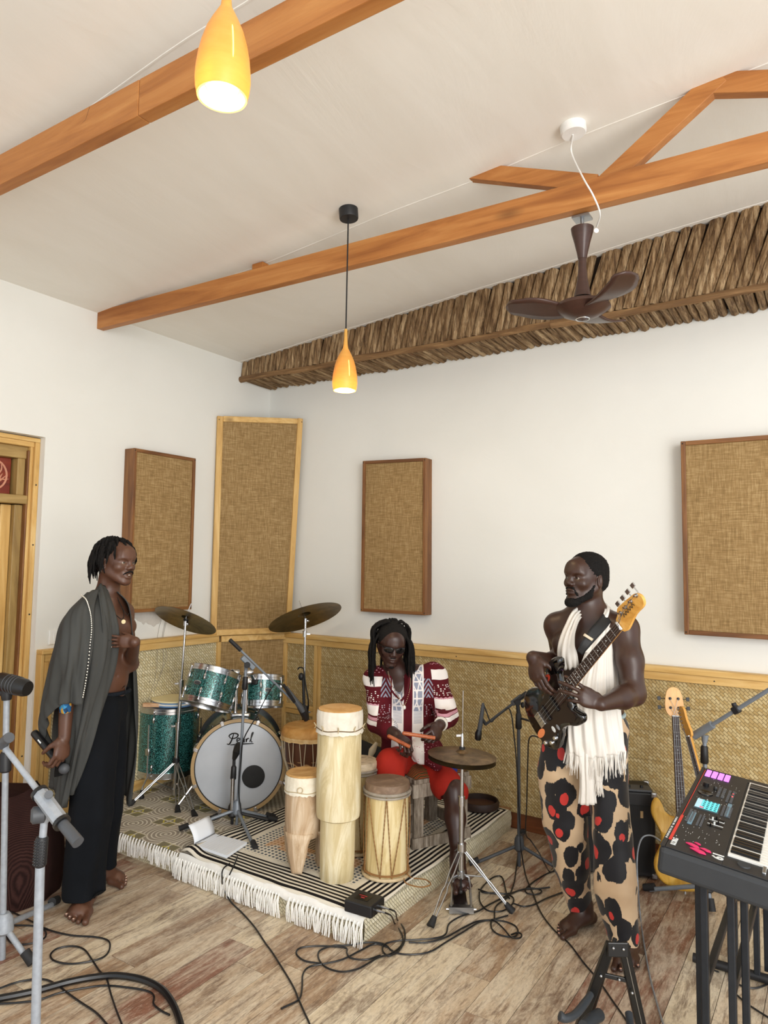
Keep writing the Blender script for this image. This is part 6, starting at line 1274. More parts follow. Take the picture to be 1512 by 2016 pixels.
def nails(tips, parent, m, sz=1., k=-1):
    nl = []
    for p, d, n_ in tips:
        q = MB(); sd_ = d.cross(n_).normalized(); G = Matrix((d, sd_, n_)).transposed(); q.ball(p+d*.001+n_*k*.0058*sz, (.0062*sz, .0050*sz, .0022*sz), 10, G); nl.append(emit('nail', q, m, parent))
    return nl
def foot(S, ank, F_, sz=1., T_=None, tips=None, ground=None):
    """ank: ankle centre, F_ toe direction (level), T_ big-toe side"""
    ank = Vector(ank); F_ = Vector(F_).normalized(); T_ = Vector(T_); T_ = (T_-F_*T_.dot(F_)).normalized(); U = Vector((0, 0, 1)); g = ground if ground is not None else ank.z-.085*sz; b = Vector((ank.x, ank.y, g))
    S.cap(ank+U*.03, ank-U*.01, .036*sz, .034*sz, .02); S.cap(b-F_*.045*sz+U*.030*sz, b+F_*.01*sz+U*.032*sz, .029*sz, .030*sz, .03)
    S.ecap(b+F_*.02*sz+U*.045*sz, b+F_*.096*sz+U*.024*sz, .037*sz, .043*sz, .50, U, .03); S.cap(ank, b+F_*.10*sz+U*.032*sz, .032*sz, .022*sz, .03)
    for i, (o, l, r) in enumerate(((.028, .058, .0140), (.009, .056, .0104), (-.007, .050, .0098), (-.021, .042, .0094), (-.034, .032, .0088))):
        o *= 1.28; p = b+F_*(.136-.010*abs(i-.5)-.004*i)*sz+T_*o*sz+U*.017*sz; e = p+F_*l*.72*sz+T_*o*.12*sz-U*.006*sz; S.cap(p-F_*.03*sz, p, r*1.1*sz, r*sz, .012); S.cap(p, e, r*.95*sz, r*.95*sz, .003)
        if tips is not None: tips.append((e, F_, U))
def sheet(cols, nu=8, nv=8, fold=None, closed=False):
    """cols: list of columns, each a list of world points from top to bottom; returns a smooth grid"""
    A = [smooth_path(c_, nv) for c_ in cols]; m = len(A[0]); R = [smooth_path([a[j] for a in A], nu) for j in range(m)]
    G = np.array([[tuple(p) for p in row] for row in R])         # v, u, 3
    if fold is not None:
        du = np.gradient(G, axis=1); dv = np.gradient(G, axis=0); nn = np.cross(du, dv); nn /= (np.linalg.norm(nn, axis=2, keepdims=True)+1e-9); v_, u_ = np.meshgrid(np.linspace(0, 1, G.shape[0]), np.linspace(0, 1, G.shape[1]), indexing='ij'); G = G+nn*fold(u_, v_)[:, :, None]
    return G
def emit_sheet(name, G, m, parent, th=.004, sub=0):
    o = emit(name, MB().grid([[Vector(p) for p in row] for row in G]), m, parent, sharp=0)
    s_ = o.modifiers.new('t', 'SOLIDIFY'); s_.thickness = th; s_.offset = 0
    return o
def fabric(name, a, b, rough=.85, sc=8, bump=.12):
    n = NT(name, rough, spec=.2); f = n.noise(n.co(), sc, 4); n.base(n.mix(f, a, b)); n.bump(n.noise(n.co(), 420, 2), bump, .001); n.b.inputs['Sheen Weight'].default_value = .0; return n.m
def locks(name, roots, m, parent, r=.0055, n_=6):
    """each root: list of points; every lock is its own part"""
    for P in roots:
        k = len(P); mb = MB(); mb.tube(smooth_path(P, 4), [r*.9, r*1.1, r, r*.9, r*.75, r*.4], n_); q = mb.v
        mb.v = [tuple(Vector(v_)+Vector((noise.noise(Vector(v_)*70), noise.noise(Vector(v_)*70+Vector((9, 0, 0))), noise.noise(Vector(v_)*70+Vector((0, 9, 0)))))*r*.35) for v_ in q]; emit(name, mb, m, parent)
HB_ = .0038
n = NT('hair_black', .75, spec=.25); n.base(n.mix(n.noise(n.co(), 90, 4), '#050404', '#14100e')); n.bump(n.noise(n.co(), 220, 5), .9, .006); M['hair'] = n.m
R_ = random.Random(3)
# ---------------------------------------------------------------- the singer in the cape
PA = thing('person', 'man with short locks in grey cape and black trousers, hand on his bare chest', 'person', (HZ(185, 1790, 0).x, HZ(185, 1790, 0).y, 0))
skA = skin('skin_warm', '#43291d', '#664433'); S = SDF()
HA = V(229, 1107, 3.50); MA = headframe(_rh*.92+TC*.40+up*-.02, up+_rh*.06); C7 = V(205, 1172, 3.53)
QA = head(S, HA, MA, 1.0, mouth=.9, neck=V(210, 1180, 3.53))
shN, shF = V(170, 1212, 3.38), V(244, 1204, 3.62); ches = V(215, 1225, 3.50); wai = V(213, 1335, 3.50); pel = V(204, 1395, 3.50)
tfw = (_rh*.82+TC*.55).normalized(); tsd = Vector((tfw.y, -tfw.x, 0)); TF = Matrix((tsd, tfw, up)).transposed()
S.ell(V(208, 1232, 3.50), (.138, .090, .125), TF, .05); S.ell(V(211, 1282, 3.50), (.116, .078, .12), TF, .05); S.ell(wai, (.106, .070, .12), TF, .05); S.ell(pel, (.115, .08, .09), TF, .05)
S.cap(V(205, 1180, 3.53), shN, .045, .044, .05); S.cap(V(215, 1185, 3.53), shF, .045, .042, .05)
for q in (-1, 1): S.ell(V(214, 1234, 3.50)+tfw*.052+tsd*q*.062, (.055, .030, .042), TF, .04)
elN, wrN = V(133, 1345, 3.24), V(127, 1452, 3.22); S.cap(shN, elN, .042, .036, .03); S.cap(elN, wrN, .038, .026, .03)
tA = []; hand(S, wrN, V(118, 1500, 3.18)-wrN, (-_rh*.85+_fh*.5), (TC*.9-_rh*.3), (.52, .56, .60, .64), 1.0, (.45, .8, .5), spread=.10, tips=tA)
elF, wrF = V(257, 1306, 3.60), V(265, 1264, 3.32); S.cap(shF, elF, .042, .036, .03); S.cap(elF, wrF, .035, .026, .03)
tB = []; hand(S, wrF, (-_rh*1+up*.03+TC*.16), (_fh*.95+_rh*.1), (up*1), (.05, .05, .05, .07), .74, (.35, .3, .2), spread=.09, tips=tB)
S.cap(V(200, 1420, 3.45), V(180, 1580, 3.40), .06, .05, .03); S.cap(V(180, 1580, 3.40), V(175, 1755, 3.385), .05, .034, .02); S.cap(V(208, 1420, 3.56), V(212, 1570, 3.60), .055, .045, .03); S.cap(V(215, 1570, 3.60), V(203, 1700, 3.68), .05, .034, .02)
fA = []; foot(S, V(172, 1755, 3.43), (_rh*.14+TC*1), 1.14, -(_rh)*-1, tips=fA, ground=.002); foot(S, V(198, 1706, 3.70), (_rh*.96+TC*.42), 1.06, TC*1-_rh*.3, tips=fA, ground=.002)
S.ell(V(238, 1328, 3.50)+tfw*.0, (.001, .001, .001), TF, .001)
nv = wai+tfw*.080+up*.018+tsd*.0; S.ell(nv, (.009, .012, .010), TF, .006, -1)
Vv, F = S.mesh(HB_); boA = npemit('body', Vv, F, skA, PA); nm_ = flat('nail_pale', '#d9b8a4', .3, var=.05)
nails(tB[:4], boA, flat('nail_white', '#f3ece6', .25, var=.02), 1.0); nails(fA, boA, nm_, 1.15, 1); eyes(QA, MA, 1., boA, (.15, 1, .0))
mo = MB()
for q in (-1, 1): mo.tube([QA(0, .100, -.043), QA(q*.012, .098, -.045), QA(q*.026, .086, -.053), QA(q*.030, .078, -.060)], [.0035, .004, .0035, .0015], 8, sub=3)
emit('moustache', mo, M['hair'], PA); emit('teeth', MB().ball(QA(0, .086, -.0585), (.014, .005, .004), 10, MA), flat('teeth', '#ded8cc', .2), PA)
for q in (-1, 1): emit('eyebrow', MB().tube([QA(q*.014, .090, .026), QA(q*.030, .086, .031), QA(q*.046, .072, .026)], [.003, .0036, .0015], 6, sub=3), M['hair'], PA)
emit('earring', MB().torus(QA(.083, -.006, -.040), (1, 0, 0), .007, .0012, 14, 5), M['chrome'], PA)
cap_ = SDF().ell(QA(0, -.022, .040), (.082, .092, .078), MA, .01).ell(QA(0, -.050, -.005), (.072, .055, .06), MA, .02); cap_.ell(QA(0, .085, -.03), (.085, .075, .085), MA, .008, -1); Vv, F = cap_.mesh(.005); hcA = npemit('hair', Vv, F, M['hair'], PA)
rt = []
for i in range(150):
    a = R_.uniform(-pi, pi); e = R_.uniform(-.15, 1.35); x, y, z = cos(e)*sin(a), cos(e)*cos(a), sin(e)
    if y > .72 and z < .62: continue
    p0 = Vector((x*.078, -.022+y*.088, .040+z*.076)); front = y > .35; out = Vector((x, y, 0)); out = out.normalized() if out.length > .1 else Vector((0, -1, 0)); L = R_.uniform(.045, .075) if front else R_.uniform(.125, .185); side = abs(x) > .5 and y > -.2
    if side and not front: L *= .75
    P = [p0*.97, p0+Vector((x, y, z))*.010+out*.006, p0+out*(.020+.010*(1-abs(z)))+Vector((0, 0, -L*.35)), p0+out*(.022+R_.uniform(-.005, .006))+Vector((R_.uniform(-.008, .008), R_.uniform(-.008, .008), -L*.8))]; rt.append([QA(*p) for p in P])
locks('lock', rt, M['hair'], hcA, .0062)
# necklace
nk = [V(213, 1180, 3.455), V(219, 1198, 3.40), V(230, 1212, 3.385), V(240, 1219, 3.385), V(244, 1212, 3.41), V(241, 1198, 3.46), V(232, 1180, 3.50)]
emit('necklace', MB().tube(nk, .0022, 6, sub=5), flat('cord_black', '#120d0b', .6), PA); emit('pendant', MB().lathe([(.0005, -.002), (.010, -.002), (.011, 0), (.010, .002), (.0005, .002)], V(243, 1224, 3.38), tuple(TC*.8+_rh*.6), 20), flat('pendant_gold', '#c8b48a', .3, .8), PA)
emit('necklace', MB().tube([V(231, 1176, 3.43), V(238, 1192, 3.40), V(246, 1205, 3.385), V(251, 1212, 3.40), V(253, 1208, 3.47)], .0018, 6, sub=5), flat('cord_black', '#120d0b', .6), PA)
# trousers
S = SDF(); Lk = [V(198, 1402, 3.44), V(188, 1490, 3.40), V(184, 1600, 3.38), V(171, 1735, 3.40), V(169, 1790, 3.38)]; Rk = [V(212, 1402, 3.56), V(215, 1490, 3.60), V(213, 1600, 3.63), V(206, 1700, 3.69), V(205, 1735, 3.69)]
S.chain(Lk, [.100, .106, .100, .088, .098], .03); S.chain(Rk, [.088, .086, .078, .066, .064], .03); S.ell(V(205, 1392, 3.50), (.120, .088, .095), TF, .03); S.ell(wai+up*-.005, (.20, .2, .060), TF, .004, -1); S.half(.062)
Vv, F = S.mesh(.006); Nn = vnorm(Vv, F); Vv = Vv+Nn*(wave(Vv, 5, 26, .014, (1, 1, .12))*np.clip((1.1-Vv[:, 2])/.6, .25, 1))[:, None]
trA = npemit('trousers', Vv, F, fabric('black_cloth', '#07090d', '#0e1218', .9), PA, smooth_it=2); emit('waistband', MB().tube([wai+TF@Vector((.112*cos(a), .080*sin(a)-.002, -.068)) for a in [2*pi*i/40 for i in range(40)]], .010, 8, closed=True), fabric('waist_cloth', '#0a0d13', '#1a2029'), PA)
emit('drawstring', MB().tube([V(240, 1356, 3.40), V(246, 1350, 3.38), V(247, 1362, 3.38), V(240, 1366, 3.40)], .0016, 5, sub=4), M['black'], PA)
# cape
capeM = fabric('grey_cape', '#3b3c3b', '#4b4c4a', .9, 4); PV = lambda L: [V(*p) for p in L]
A_c = [PV(c_) for c_ in (
 [(212,1163,3.45),(224,1205,3.35),(231,1250,3.345),(225,1305,3.345),(206,1375,3.33),(182,1465,3.29),(150,1545,3.30)],
 [(205,1160,3.41),(208,1200,3.30),(211,1250,3.27),(203,1310,3.255),(184,1385,3.255),(162,1470,3.25),(138,1566,3.28)],
 [(194,1163,3.38),(184,1200,3.26),(182,1250,3.22),(174,1315,3.205),(160,1390,3.22),(147,1470,3.24),(127,1588,3.28)],
 [(184,1166,3.41),(165,1215,3.30),(157,1270,3.27),(147,1330,3.27),(138,1400,3.275),(130,1480,3.29),(117,1588,3.33)],
 [(178,1168,3.46),(145,1215,3.40),(131,1270,3.38),(120,1330,3.37),(114,1400,3.36),(110,1480,3.37),(108,1560,3.40)],
 [(180,1165,3.56),(150,1215,3.57),(135,1270,3.58),(126,1330,3.58),(120,1400,3.58),(114,1470,3.56),(112,1540,3.52)],
 [(196,1162,3.63),(182,1215,3.74),(172,1270,3.78),(166,1330,3.80),(165,1400,3.80),(165,1470,3.80),(165,1540,3.80)],
 [(222,1164,3.63),(244,1205,3.76),(252,1270,3.83),(254,1330,3.85),(252,1400,3.85),(250,1480,3.85),(246,1570,3.85)],
 [(231,1166,3.47),(253,1192,3.485),(263,1250,3.52),(267,1320,3.62),(268,1400,3.72),(266,1480,3.75),(254,1585,3.76)])]
fo = lambda u, v: (.15+v**.8)*(.013*np.sin(u*40+2*np.sin(v*4))+.007*np.sin(u*83+5*v))
cA = emit_sheet('cape', sheet(A_c, 9, 9, fo), capeM, PA, .004)
B_c = [PV(c_) for c_ in (
 [(195,1160,3.37),(184,1200,3.235),(183,1250,3.185),(176,1310,3.165),(168,1348,3.16),(165,1386,3.165)],
 [(186,1161,3.35),(165,1198,3.20),(160,1250,3.15),(154,1310,3.13),(150,1350,3.13),(148,1387,3.135)],
 [(178,1165,3.36),(143,1203,3.20),(135,1255,3.13),(131,1310,3.11),(127,1350,3.11),(124,1386,3.115)],
 [(172,1167,3.40),(129,1213,3.26),(116,1265,3.19),(107,1325,3.17),(101,1372,3.16),(106,1400,3.165)],
 [(171,1168,3.46),(124,1222,3.34),(108,1280,3.28),(95,1345,3.26),(82,1408,3.25),(88,1438,3.26)],
 [(175,1168,3.52),(128,1224,3.43),(112,1285,3.38),(98,1350,3.36),(84,1425,3.32),(104,1474,3.31)])]
fo2 = lambda u, v: (.1+v)*(.013*np.sin(u*24+1.5*np.sin(v*5))+.005*np.sin(u*52+4*v))
emit_sheet('cape_sleeve', sheet(B_c, 10, 9, fo2), capeM, PA, .004)
emit_sheet('collar_fold', sheet([PV(c_) for c_ in (
 [(190,1156,3.40),(196,1180,3.29),(201,1220,3.245),(204,1262,3.245)], [(200,1150,3.43),(208,1178,3.325),(215,1218,3.30),(217,1262,3.30)], [(208,1158,3.47),(219,1186,3.375),(228,1222,3.345),(231,1262,3.345)])], 7, 8, lambda u, v: .004*np.sin(u*13)), capeM, PA, .005)
bd = MB(); Pb = smooth_path(PV([(161,1172,3.30),(170,1180,3.235),(176,1196,3.215),(180,1215,3.195),(181,1240,3.172),(178,1270,3.160),(174,1310,3.148),(169,1345,3.142),(164,1372,3.146)]), 12)
for i, p in enumerate(Pb):
    if i % 2 == 0: bd.ball(p+TC*.004, (.0030, .0030, .0042), 6)
emit('bead_trim', bd, flat('beads_silver', '#c9c4b4', .3, .5), PA)['kind'] = 'stuff'
emit('seam_cord', MB().tube([p+TC*.001 for p in Pb], .0032, 6), M['black'], PA)
n = NT('lining_print', .7); v_ = n.n('TexVoronoi', Vector=n.co(), Scale=45.); c = n.ramp(n.sep(v_.outputs['Color'])[0], [(0, '#1f5f96'), (.35, '#3e94c4'), (.55, '#d7e4ea'), (.72, '#d9a63a'), (.9, '#123a63')], 'CONSTANT'); n.base(c)
emit_sheet('printed_cuff', sheet([PV(c_) for c_ in ([(139,1368,3.175),(140,1385,3.17),(139,1402,3.175)], [(129,1366,3.14),(128,1385,3.13),(127,1405,3.14)], [(119,1370,3.17),(117,1388,3.165),(118,1403,3.18)])], 6, 6), n.m, PA, .004)
emit_sheet('dark_pocket', sheet([PV(c_) for c_ in ([(129,1496,3.25),(128,1512,3.25),(126,1524,3.25)], [(120,1496,3.235),(119,1514,3.235),(117,1528,3.235)], [(110,1500,3.26),(108,1516,3.26),(107,1530,3.27)])], 5, 5), fabric('sheer_black', '#0b0b0c', '#18181a'), PA, .003)
# the microphone in his hand
m0, m1 = V(66, 1441, 3.27), V(121, 1507, 3.22); MI = thing('microphone', 'black handheld microphone held low behind him by the man in the cape', 'microphone', tuple(m0)); dm_ = (m1-m0).normalized()
emit('handle', MB().tube([m0, m0+dm_*.004, m0+dm_*.012, m1], [.013, .0165, .0175, .0185], 20), M['black'], MI); emit('grille', MB().ball(m1+dm_*.02, .024, 16), M['greydark'], MI); emit('end_ring', MB().torus(m0+dm_*.002, tuple(dm_), .010, .002, 18, 6), M['steel'], MI); emit('print', MB().obox(m0.lerp(m1, .28)+TC*.0172+up*.003, frame(dm_, tuple(TC)), .006, .002, .022), M['print'], MI, smooth=False)
# ---------------------------------------------------------------- the bass player
PB = thing('person', 'bare-chested bearded man in leopard-print trousers and white scarf playing the black bass', 'person', (HZ(1160, 1850, 0).x, HZ(1160, 1850, 0).y, 0))
skB = skin('skin_deep', '#28160e', '#462b1f', .4); S = SDF()
HBc = V(1152, 1140, 3.16); MBf = headframe(-_rh*.86+TC*.50+up*.06, up); nkB = V(1156, 1212, 3.20)
QB = head(S, HBc, MBf, 1.02, neck=nkB, neckr=(.056, .064))
bfw = (-_rh*.42+TC*.9).normalized(); bsd = Vector((bfw.y, -bfw.x, 0)); BF = Matrix((bsd, bfw, up)).transposed()
sL, sR = V(1228, 1238, 3.07), V(1098, 1232, 3.28)
S.ell(V(1160, 1272, 3.19), (.165, .105, .13), BF, .05); S.ell(V(1164, 1330, 3.19), (.142, .095, .13), BF, .05); S.ell(V(1166, 1388, 3.19), (.132, .092, .10), BF, .05)
S.cap(nkB, sL, .055, .060, .06); S.cap(nkB, sR, .055, .058, .06); S.cap(nkB+up*.0, V(1160, 1250, 3.2), .06, .08, .05)
for q in (-1, 1): S.ell(V(1156, 1268, 3.19)+bfw*.066+bsd*q*.07, (.072, .034, .052), BF, .03)
eL = V(1248, 1366, 2.97)
def proj_px(P): d = Vector(P)-CAMP; z = d.dot(_fw); return 756+CF*d.dot(_r)/z, 1008-CF*d.dot(_u)/z
tx_ = min([i/200 for i in range(60, 190)], key=lambda x: abs(proj_px(HQ(x, 0, 0))[0]-1119)); gN = HQ(tx_, 0, 0)
wL = gN+_rh*.112-up*.052+TC*.060; S.cap(sL, V(1240, 1300, 3.01), .060, .053, .03); S.cap(V(1240, 1300, 3.01), eL, .053, .045, .03); S.cap(eL, eL.lerp(wL, .35), .044, .043, .03); S.cap(eL.lerp(wL, .35), wL, .043, .027, .03)
tL = []; hand(S, wL, (-_rh*.88+up*.42+TC*.02), (_fh*.9-up*.25), (up*.9+_rh*.35), (.16, .20, .26, .34), 1.0, (.15, 1.0, .3), spread=.16, tips=tL)
eR, wR = V(1108, 1312, 3.42), HQ(.30, .205, .055); wR = V(1050, 1295, 2.99); S.cap(sR, eR, .056, .046, .03); S.cap(eR, eR.lerp(wR, .4), .046, .044, .03); S.cap(eR.lerp(wR, .4), wR, .044, .030, .03)
tgR = V(1062, 1352, 2.93); tR = []; hand(S, wR, (tgR-wR), (_rh*.75+_fh*.55), (TC*.8+_rh*.4), (.28, .34, .38, .42), 1.05, (.5, .5, .5), tips=tR)
S.cap(V(1140, 1420, 3.2), V(1112, 1600, 3.22), .08, .055, .03); S.cap(V(1112, 1600, 3.22), V(1148, 1780, 3.30), .055, .034, .02); S.cap(V(1195, 1420, 3.18), V(1208, 1610, 3.10), .08, .055, .03); S.cap(V(1208, 1610, 3.10), V(1236, 1845, 3.06), .055, .034, .02)
fB = []; foot(S, V(1150, 1790, 3.30), (-_rh*.86+TC*.50), .98, TC*1, tips=fB, ground=.002); foot(S, V(1237, 1858, 3.085), (-_rh*.42+TC*.9), .98, -_rh, tips=fB, ground=.002)
Vv, F = S.mesh(HB_); boB = npemit('body', Vv, F, skB, PB); nmB = flat('nail_brown', '#b98d78', .3, var=.05); nails(fB, boB, nmB, 1.1, 1); eyes(QB, MBf, .97, boB, (.05, 1, -.02))
hr_ = SDF().ell(QB(0, -.020, .042), (.084, .096, .082), MBf, .01).ell(QB(0, -.05, -.01), (.074, .055, .055), MBf, .03)
hr_.ell(QB(0, .108, -.012), (.088, .052, .074), MBf, .004, -1)
for q in (-1, 1): hr_.ell(QB(q*.088, .036, -.044), (.034, .050, .062), MBf, .004, -1)
Vv, F = hr_.mesh(.004); Nn = vnorm(Vv, F); Vv += Nn*(wave(Vv, 3, 420, .0016))[:, None]; npemit('hair', Vv, F, M['hair'], PB)
be = SDF()
for q in (-1, 1): be.cap(QB(q*.064, .012, -.030), QB(q*.052, .028, -.070), .007, .014, .01); be.cap(QB(q*.052, .028, -.070), QB(q*.020, .072, -.104), .014, .018, .015)
be.ell(QB(0, .082, -.108), (.026, .022, .020), MBf, .015); be.cap(QB(-.018, .089, -.043), QB(.018, .089, -.043), .004, .004, .004)
for q in (-1, 1): be.cap(QB(q*.018, .090, -.043), QB(q*.030, .074, -.072), .004, .006, .006)
Vv, F = be.mesh(.0035); Nn = vnorm(Vv, F); Vv += Nn*(wave(Vv, 9, 500, .0016))[:, None]; npemit('beard', Vv, F, M['hair'], PB)
for q in (-1, 1): emit('eyebrow', MB().tube([QB(q*.013, .090, .026), QB(q*.030, .086, .031), QB(q*.046, .073, .026)], [.003, .004, .0015], 6, sub=3), M['hair'], PB)
# leopard trousers
n = NT('leopard_cloth', .55, spec=.35); v0 = n.co((1, 1, .72)); wr_ = n.n('VectorMath', _operation='ADD'); nz = n.n('TexNoise', Vector=v0, Scale=9., Detail=2.); sc3 = n.n('VectorMath', _operation='SCALE', Scale=.045); n.set(sc3.inputs[0], nz.outputs['Color']); n.set(wr_.inputs[0], v0); n.set(wr_.inputs[1], sc3)
vo = n.n('TexVoronoi', Vector=wr_.outputs[0], Scale=13., Randomness=.8); d = vo.outputs['Distance']; fz_ = n.math('MULTIPLY', n.math('SUBTRACT', n.noise(n.co((3, 3, .8)), 20, 4, .75), .5), .26); d2 = n.math('ADD', d, fz_); rnd = n.sep(vo.outputs['Color'])
c = n.mix(n.noise(n.co(), 5, 3), '#9c7854', '#e0c8a6'); c = n.mix(n.math('LESS_THAN', d2, .59), c, '#0b0b12')
sh = n.n('VectorMath', _operation='ADD'); n.set(sh.inputs[0], wr_.outputs[0]); sh.inputs[1].default_value = (.010, -.006, .014); vo2 = n.n('TexVoronoi', Vector=sh.outputs[0], Scale=13., Randomness=.8); rd = n.math('MULTIPLY', n.math('LESS_THAN', n.math('ADD', vo2.outputs['Distance'], n.math('MULTIPLY', fz_, .6)), .255), n.math('GREATER_THAN', rnd[1], .22)); rd = n.math('MULTIPLY', rd, n.math('LESS_THAN', d2, .48)); c = n.mix(rd, c, '#c0322c'); n.base(c); n.b.inputs['Sheen Weight'].default_value = .2; M['leo'] = n.m
S = SDF(); S.chain([V(1126, 1440, 3.22), V(1116, 1520, 3.22), V(1118, 1620, 3.23), V(1130, 1700, 3.27), V(1144, 1770, 3.30), V(1148, 1800, 3.30)], [.100, .104, .098, .080, .056, .048], .03); S.chain([V(1196, 1440, 3.16), V(1194, 1520, 3.13), V(1202, 1640, 3.09), V(1214, 1740, 3.07), V(1228, 1835, 3.07), V(1232, 1870, 3.07)], [.098, .098, .088, .072, .052, .046], .03)
S.ell(V(1162, 1425, 3.19), (.158, .115, .085), BF, .04); S.ell(V(1165, 1372, 3.19), (.25, .25, .062), BF, .006, -1); S.half(.048); Vv, F = S.mesh(.006); Nn = vnorm(Vv, F); Vv = Vv+Nn*(wave(Vv, 11, 24, .012, (1, 1, .22)))[:, None]; npemit('leopard_trousers', Vv, F, M['leo'], PB, smooth_it=2)
emit('waistband', MB().tube([V(1163, 1402, 3.19)+BF@Vector((.142*cos(a), .102*sin(a), .006*sin(2*a))) for a in [2*pi*i/40 for i in range(40)]], .009, 8, closed=True), fabric('waist_blue', '#6f8fa0', '#b9b9a8'), PB)
# scarf
scM = fabric('white_scarf', '#d2cbc0', '#ece8e2', .9, 5); SCF = thing('scarf', 'long white fringed scarf hanging round the neck of the bass player', 'scarf', tuple(nkB))
f3 = lambda u, v: (.3+.7*v)*(.009*np.sin(u*34+1.2*np.sin(v*4))+.005*np.sin(u*71+3*v))
fr_cols = [PV(c_) for c_ in (
 [(1168,1240,3.05),(1150,1290,3.03),(1128,1350,3.03),(1118,1410,3.02),(1118,1450,3.02),(1122,1482,3.03)],
 [(1178,1236,3.035),(1165,1290,3.02),(1150,1350,3.01),(1145,1410,3.00),(1146,1450,3.00),(1150,1492,3.01)],
 [(1188,1234,3.03),(1180,1290,3.01),(1175,1350,3.00),(1174,1410,2.99),(1178,1450,2.99),(1184,1492,3.0)],
 [(1196,1236,3.03),(1196,1290,3.02),(1198,1350,3.01),(1202,1410,3.00),(1208,1450,3.0),(1214,1484,3.01)],
 [(1202,1242,3.045),(1212,1290,3.05),(1217,1350,3.06),(1222,1410,3.06),(1228,1450,3.06),(1232,1478,3.06)])]
Gs = sheet(fr_cols, 12, 8, f3); emit_sheet('front_panel', Gs, scM, SCF, .003)
def sfringe(G, L, par, seed):
    r = random.Random(seed); f = MB(); row = G[-1]
    for i in range(0, len(row)-1):
        for q in range(2):
            p = Vector(row[i]).lerp(Vector(row[i+1]), q/2); l = L*r.uniform(.8, 1.15); dx = r.uniform(-.012, .012); f.tube([p+up*.004, p-up*l*.4+_rh*dx*.4, p-up*l+_rh*dx+TC*r.uniform(-.004, .008)], [.0022, .002, .0008], 4)
    emit('fringe', f, scM, par)['kind'] = 'stuff'
sfringe(Gs, .085, SCF, 1)
G2 = sheet([PV(c_) for c_ in ([(1142,1462,3.04),(1141,1510,3.03),(1141,1550,3.02),(1138,1582,3.02)], [(1150,1462,3.02),(1150,1510,3.0),(1151,1550,2.995),(1150,1585,2.995)], [(1160,1462,3.02),(1160,1510,3.0),(1162,1550,2.995),(1163,1585,2.995)], [(1172,1462,3.04),(1171,1510,3.03),(1172,1550,3.02),(1175,1582,3.02)])], 8, 7, lambda u, v: .006*np.sin(u*22)); emit_sheet('under_panel', G2, scM, SCF, .003)
G3 = sheet([PV(c_) for c_ in ([(1160,1462,3.05),(1164,1500,3.03),(1168,1540,3.03)], [(1174,1462,3.03),(1178,1500,3.01),(1180,1542,3.01)], [(1188,1462,3.05),(1188,1500,3.03),(1186,1540,3.03)])], 7, 7, lambda u, v: .004*np.sin(u*16)); emit_sheet('side_panel', G3, scM, SCF, .003); sfringe(G3, .05, SCF, 3)
G4 = sheet([PV(c_) for c_ in ([(1122,1430,3.08),(1116,1460,3.07),(1113,1484,3.07)], [(1130,1430,3.06),(1127,1460,3.04),(1125,1490,3.04)], [(1140,1430,3.06),(1140,1460,3.05),(1140,1490,3.05)])], 6, 6, lambda u, v: .004*np.sin(u*16)); emit_sheet('side_panel', G4, scM, SCF, .003); sfringe(G4, .045, SCF, 4)
nb1 = sheet([PV(c_) for c_ in (
 [(1172,1186,3.34),(1132,1196,3.16),(1112,1230,3.09),(1100,1262,3.07),(1098,1290,3.09),(1106,1312,3.13)],
 [(1176,1190,3.34),(1138,1203,3.13),(1120,1235,3.055),(1110,1266,3.035),(1108,1292,3.05),(1114,1318,3.10)],
 [(1178,1196,3.34),(1142,1210,3.13),(1128,1238,3.05),(1122,1266,3.03),(1122,1292,3.045),(1126,1316,3.08)],
 [(1178,1202,3.33),(1144,1216,3.135),(1132,1240,3.07),(1132,1266,3.05),(1138,1290,3.06),(1140,1312,3.07)])], 8, 8, lambda u, v: .006*np.sin(u*25+v*3)); emit_sheet('neck_fold', nb1, scM, SCF, .004)
nb2 = sheet([PV(c_) for c_ in (
 [(1178,1184,3.34),(1188,1188,3.20),(1192,1200,3.10),(1178,1225,3.05),(1160,1252,3.03),(1148,1282,3.03)],
 [(1182,1190,3.34),(1198,1196,3.20),(1204,1212,3.09),(1194,1236,3.04),(1178,1262,3.02),(1168,1290,3.02)],
 [(1184,1196,3.34),(1206,1206,3.20),(1213,1224,3.09),(1208,1246,3.04),(1198,1268,3.03),(1192,1292,3.02)])], 9, 8, lambda u, v: .006*np.sin(u*20+v*2)); emit_sheet('neck_fold', nb2, scM, SCF, .004)
# strap
st_ = sheet([PV(c_) for c_ in ([(1192,1206,3.30),(1190,1206,3.12),(1176,1222,3.0),(1160,1240,2.955),(1146,1262,2.94),(1136,1282,2.95)], [(1206,1212,3.30),(1208,1216,3.12),(1196,1234,3.0),(1178,1254,2.955),(1162,1272,2.94),(1146,1290,2.95)])], 4, 8); o = emit_sheet('strap', st_, flat('strap_black', '#0d0d0e', .6), HG, .004)
emit_sheet('strap_band', sheet([PV(c_) for c_ in ([(1151,1247,2.935),(1148,1251,2.932)], [(1168,1258,2.935),(1165,1262,2.932)])], 3, 3), flat('strap_tan', '#cdbfa6', .7), HG, .004)
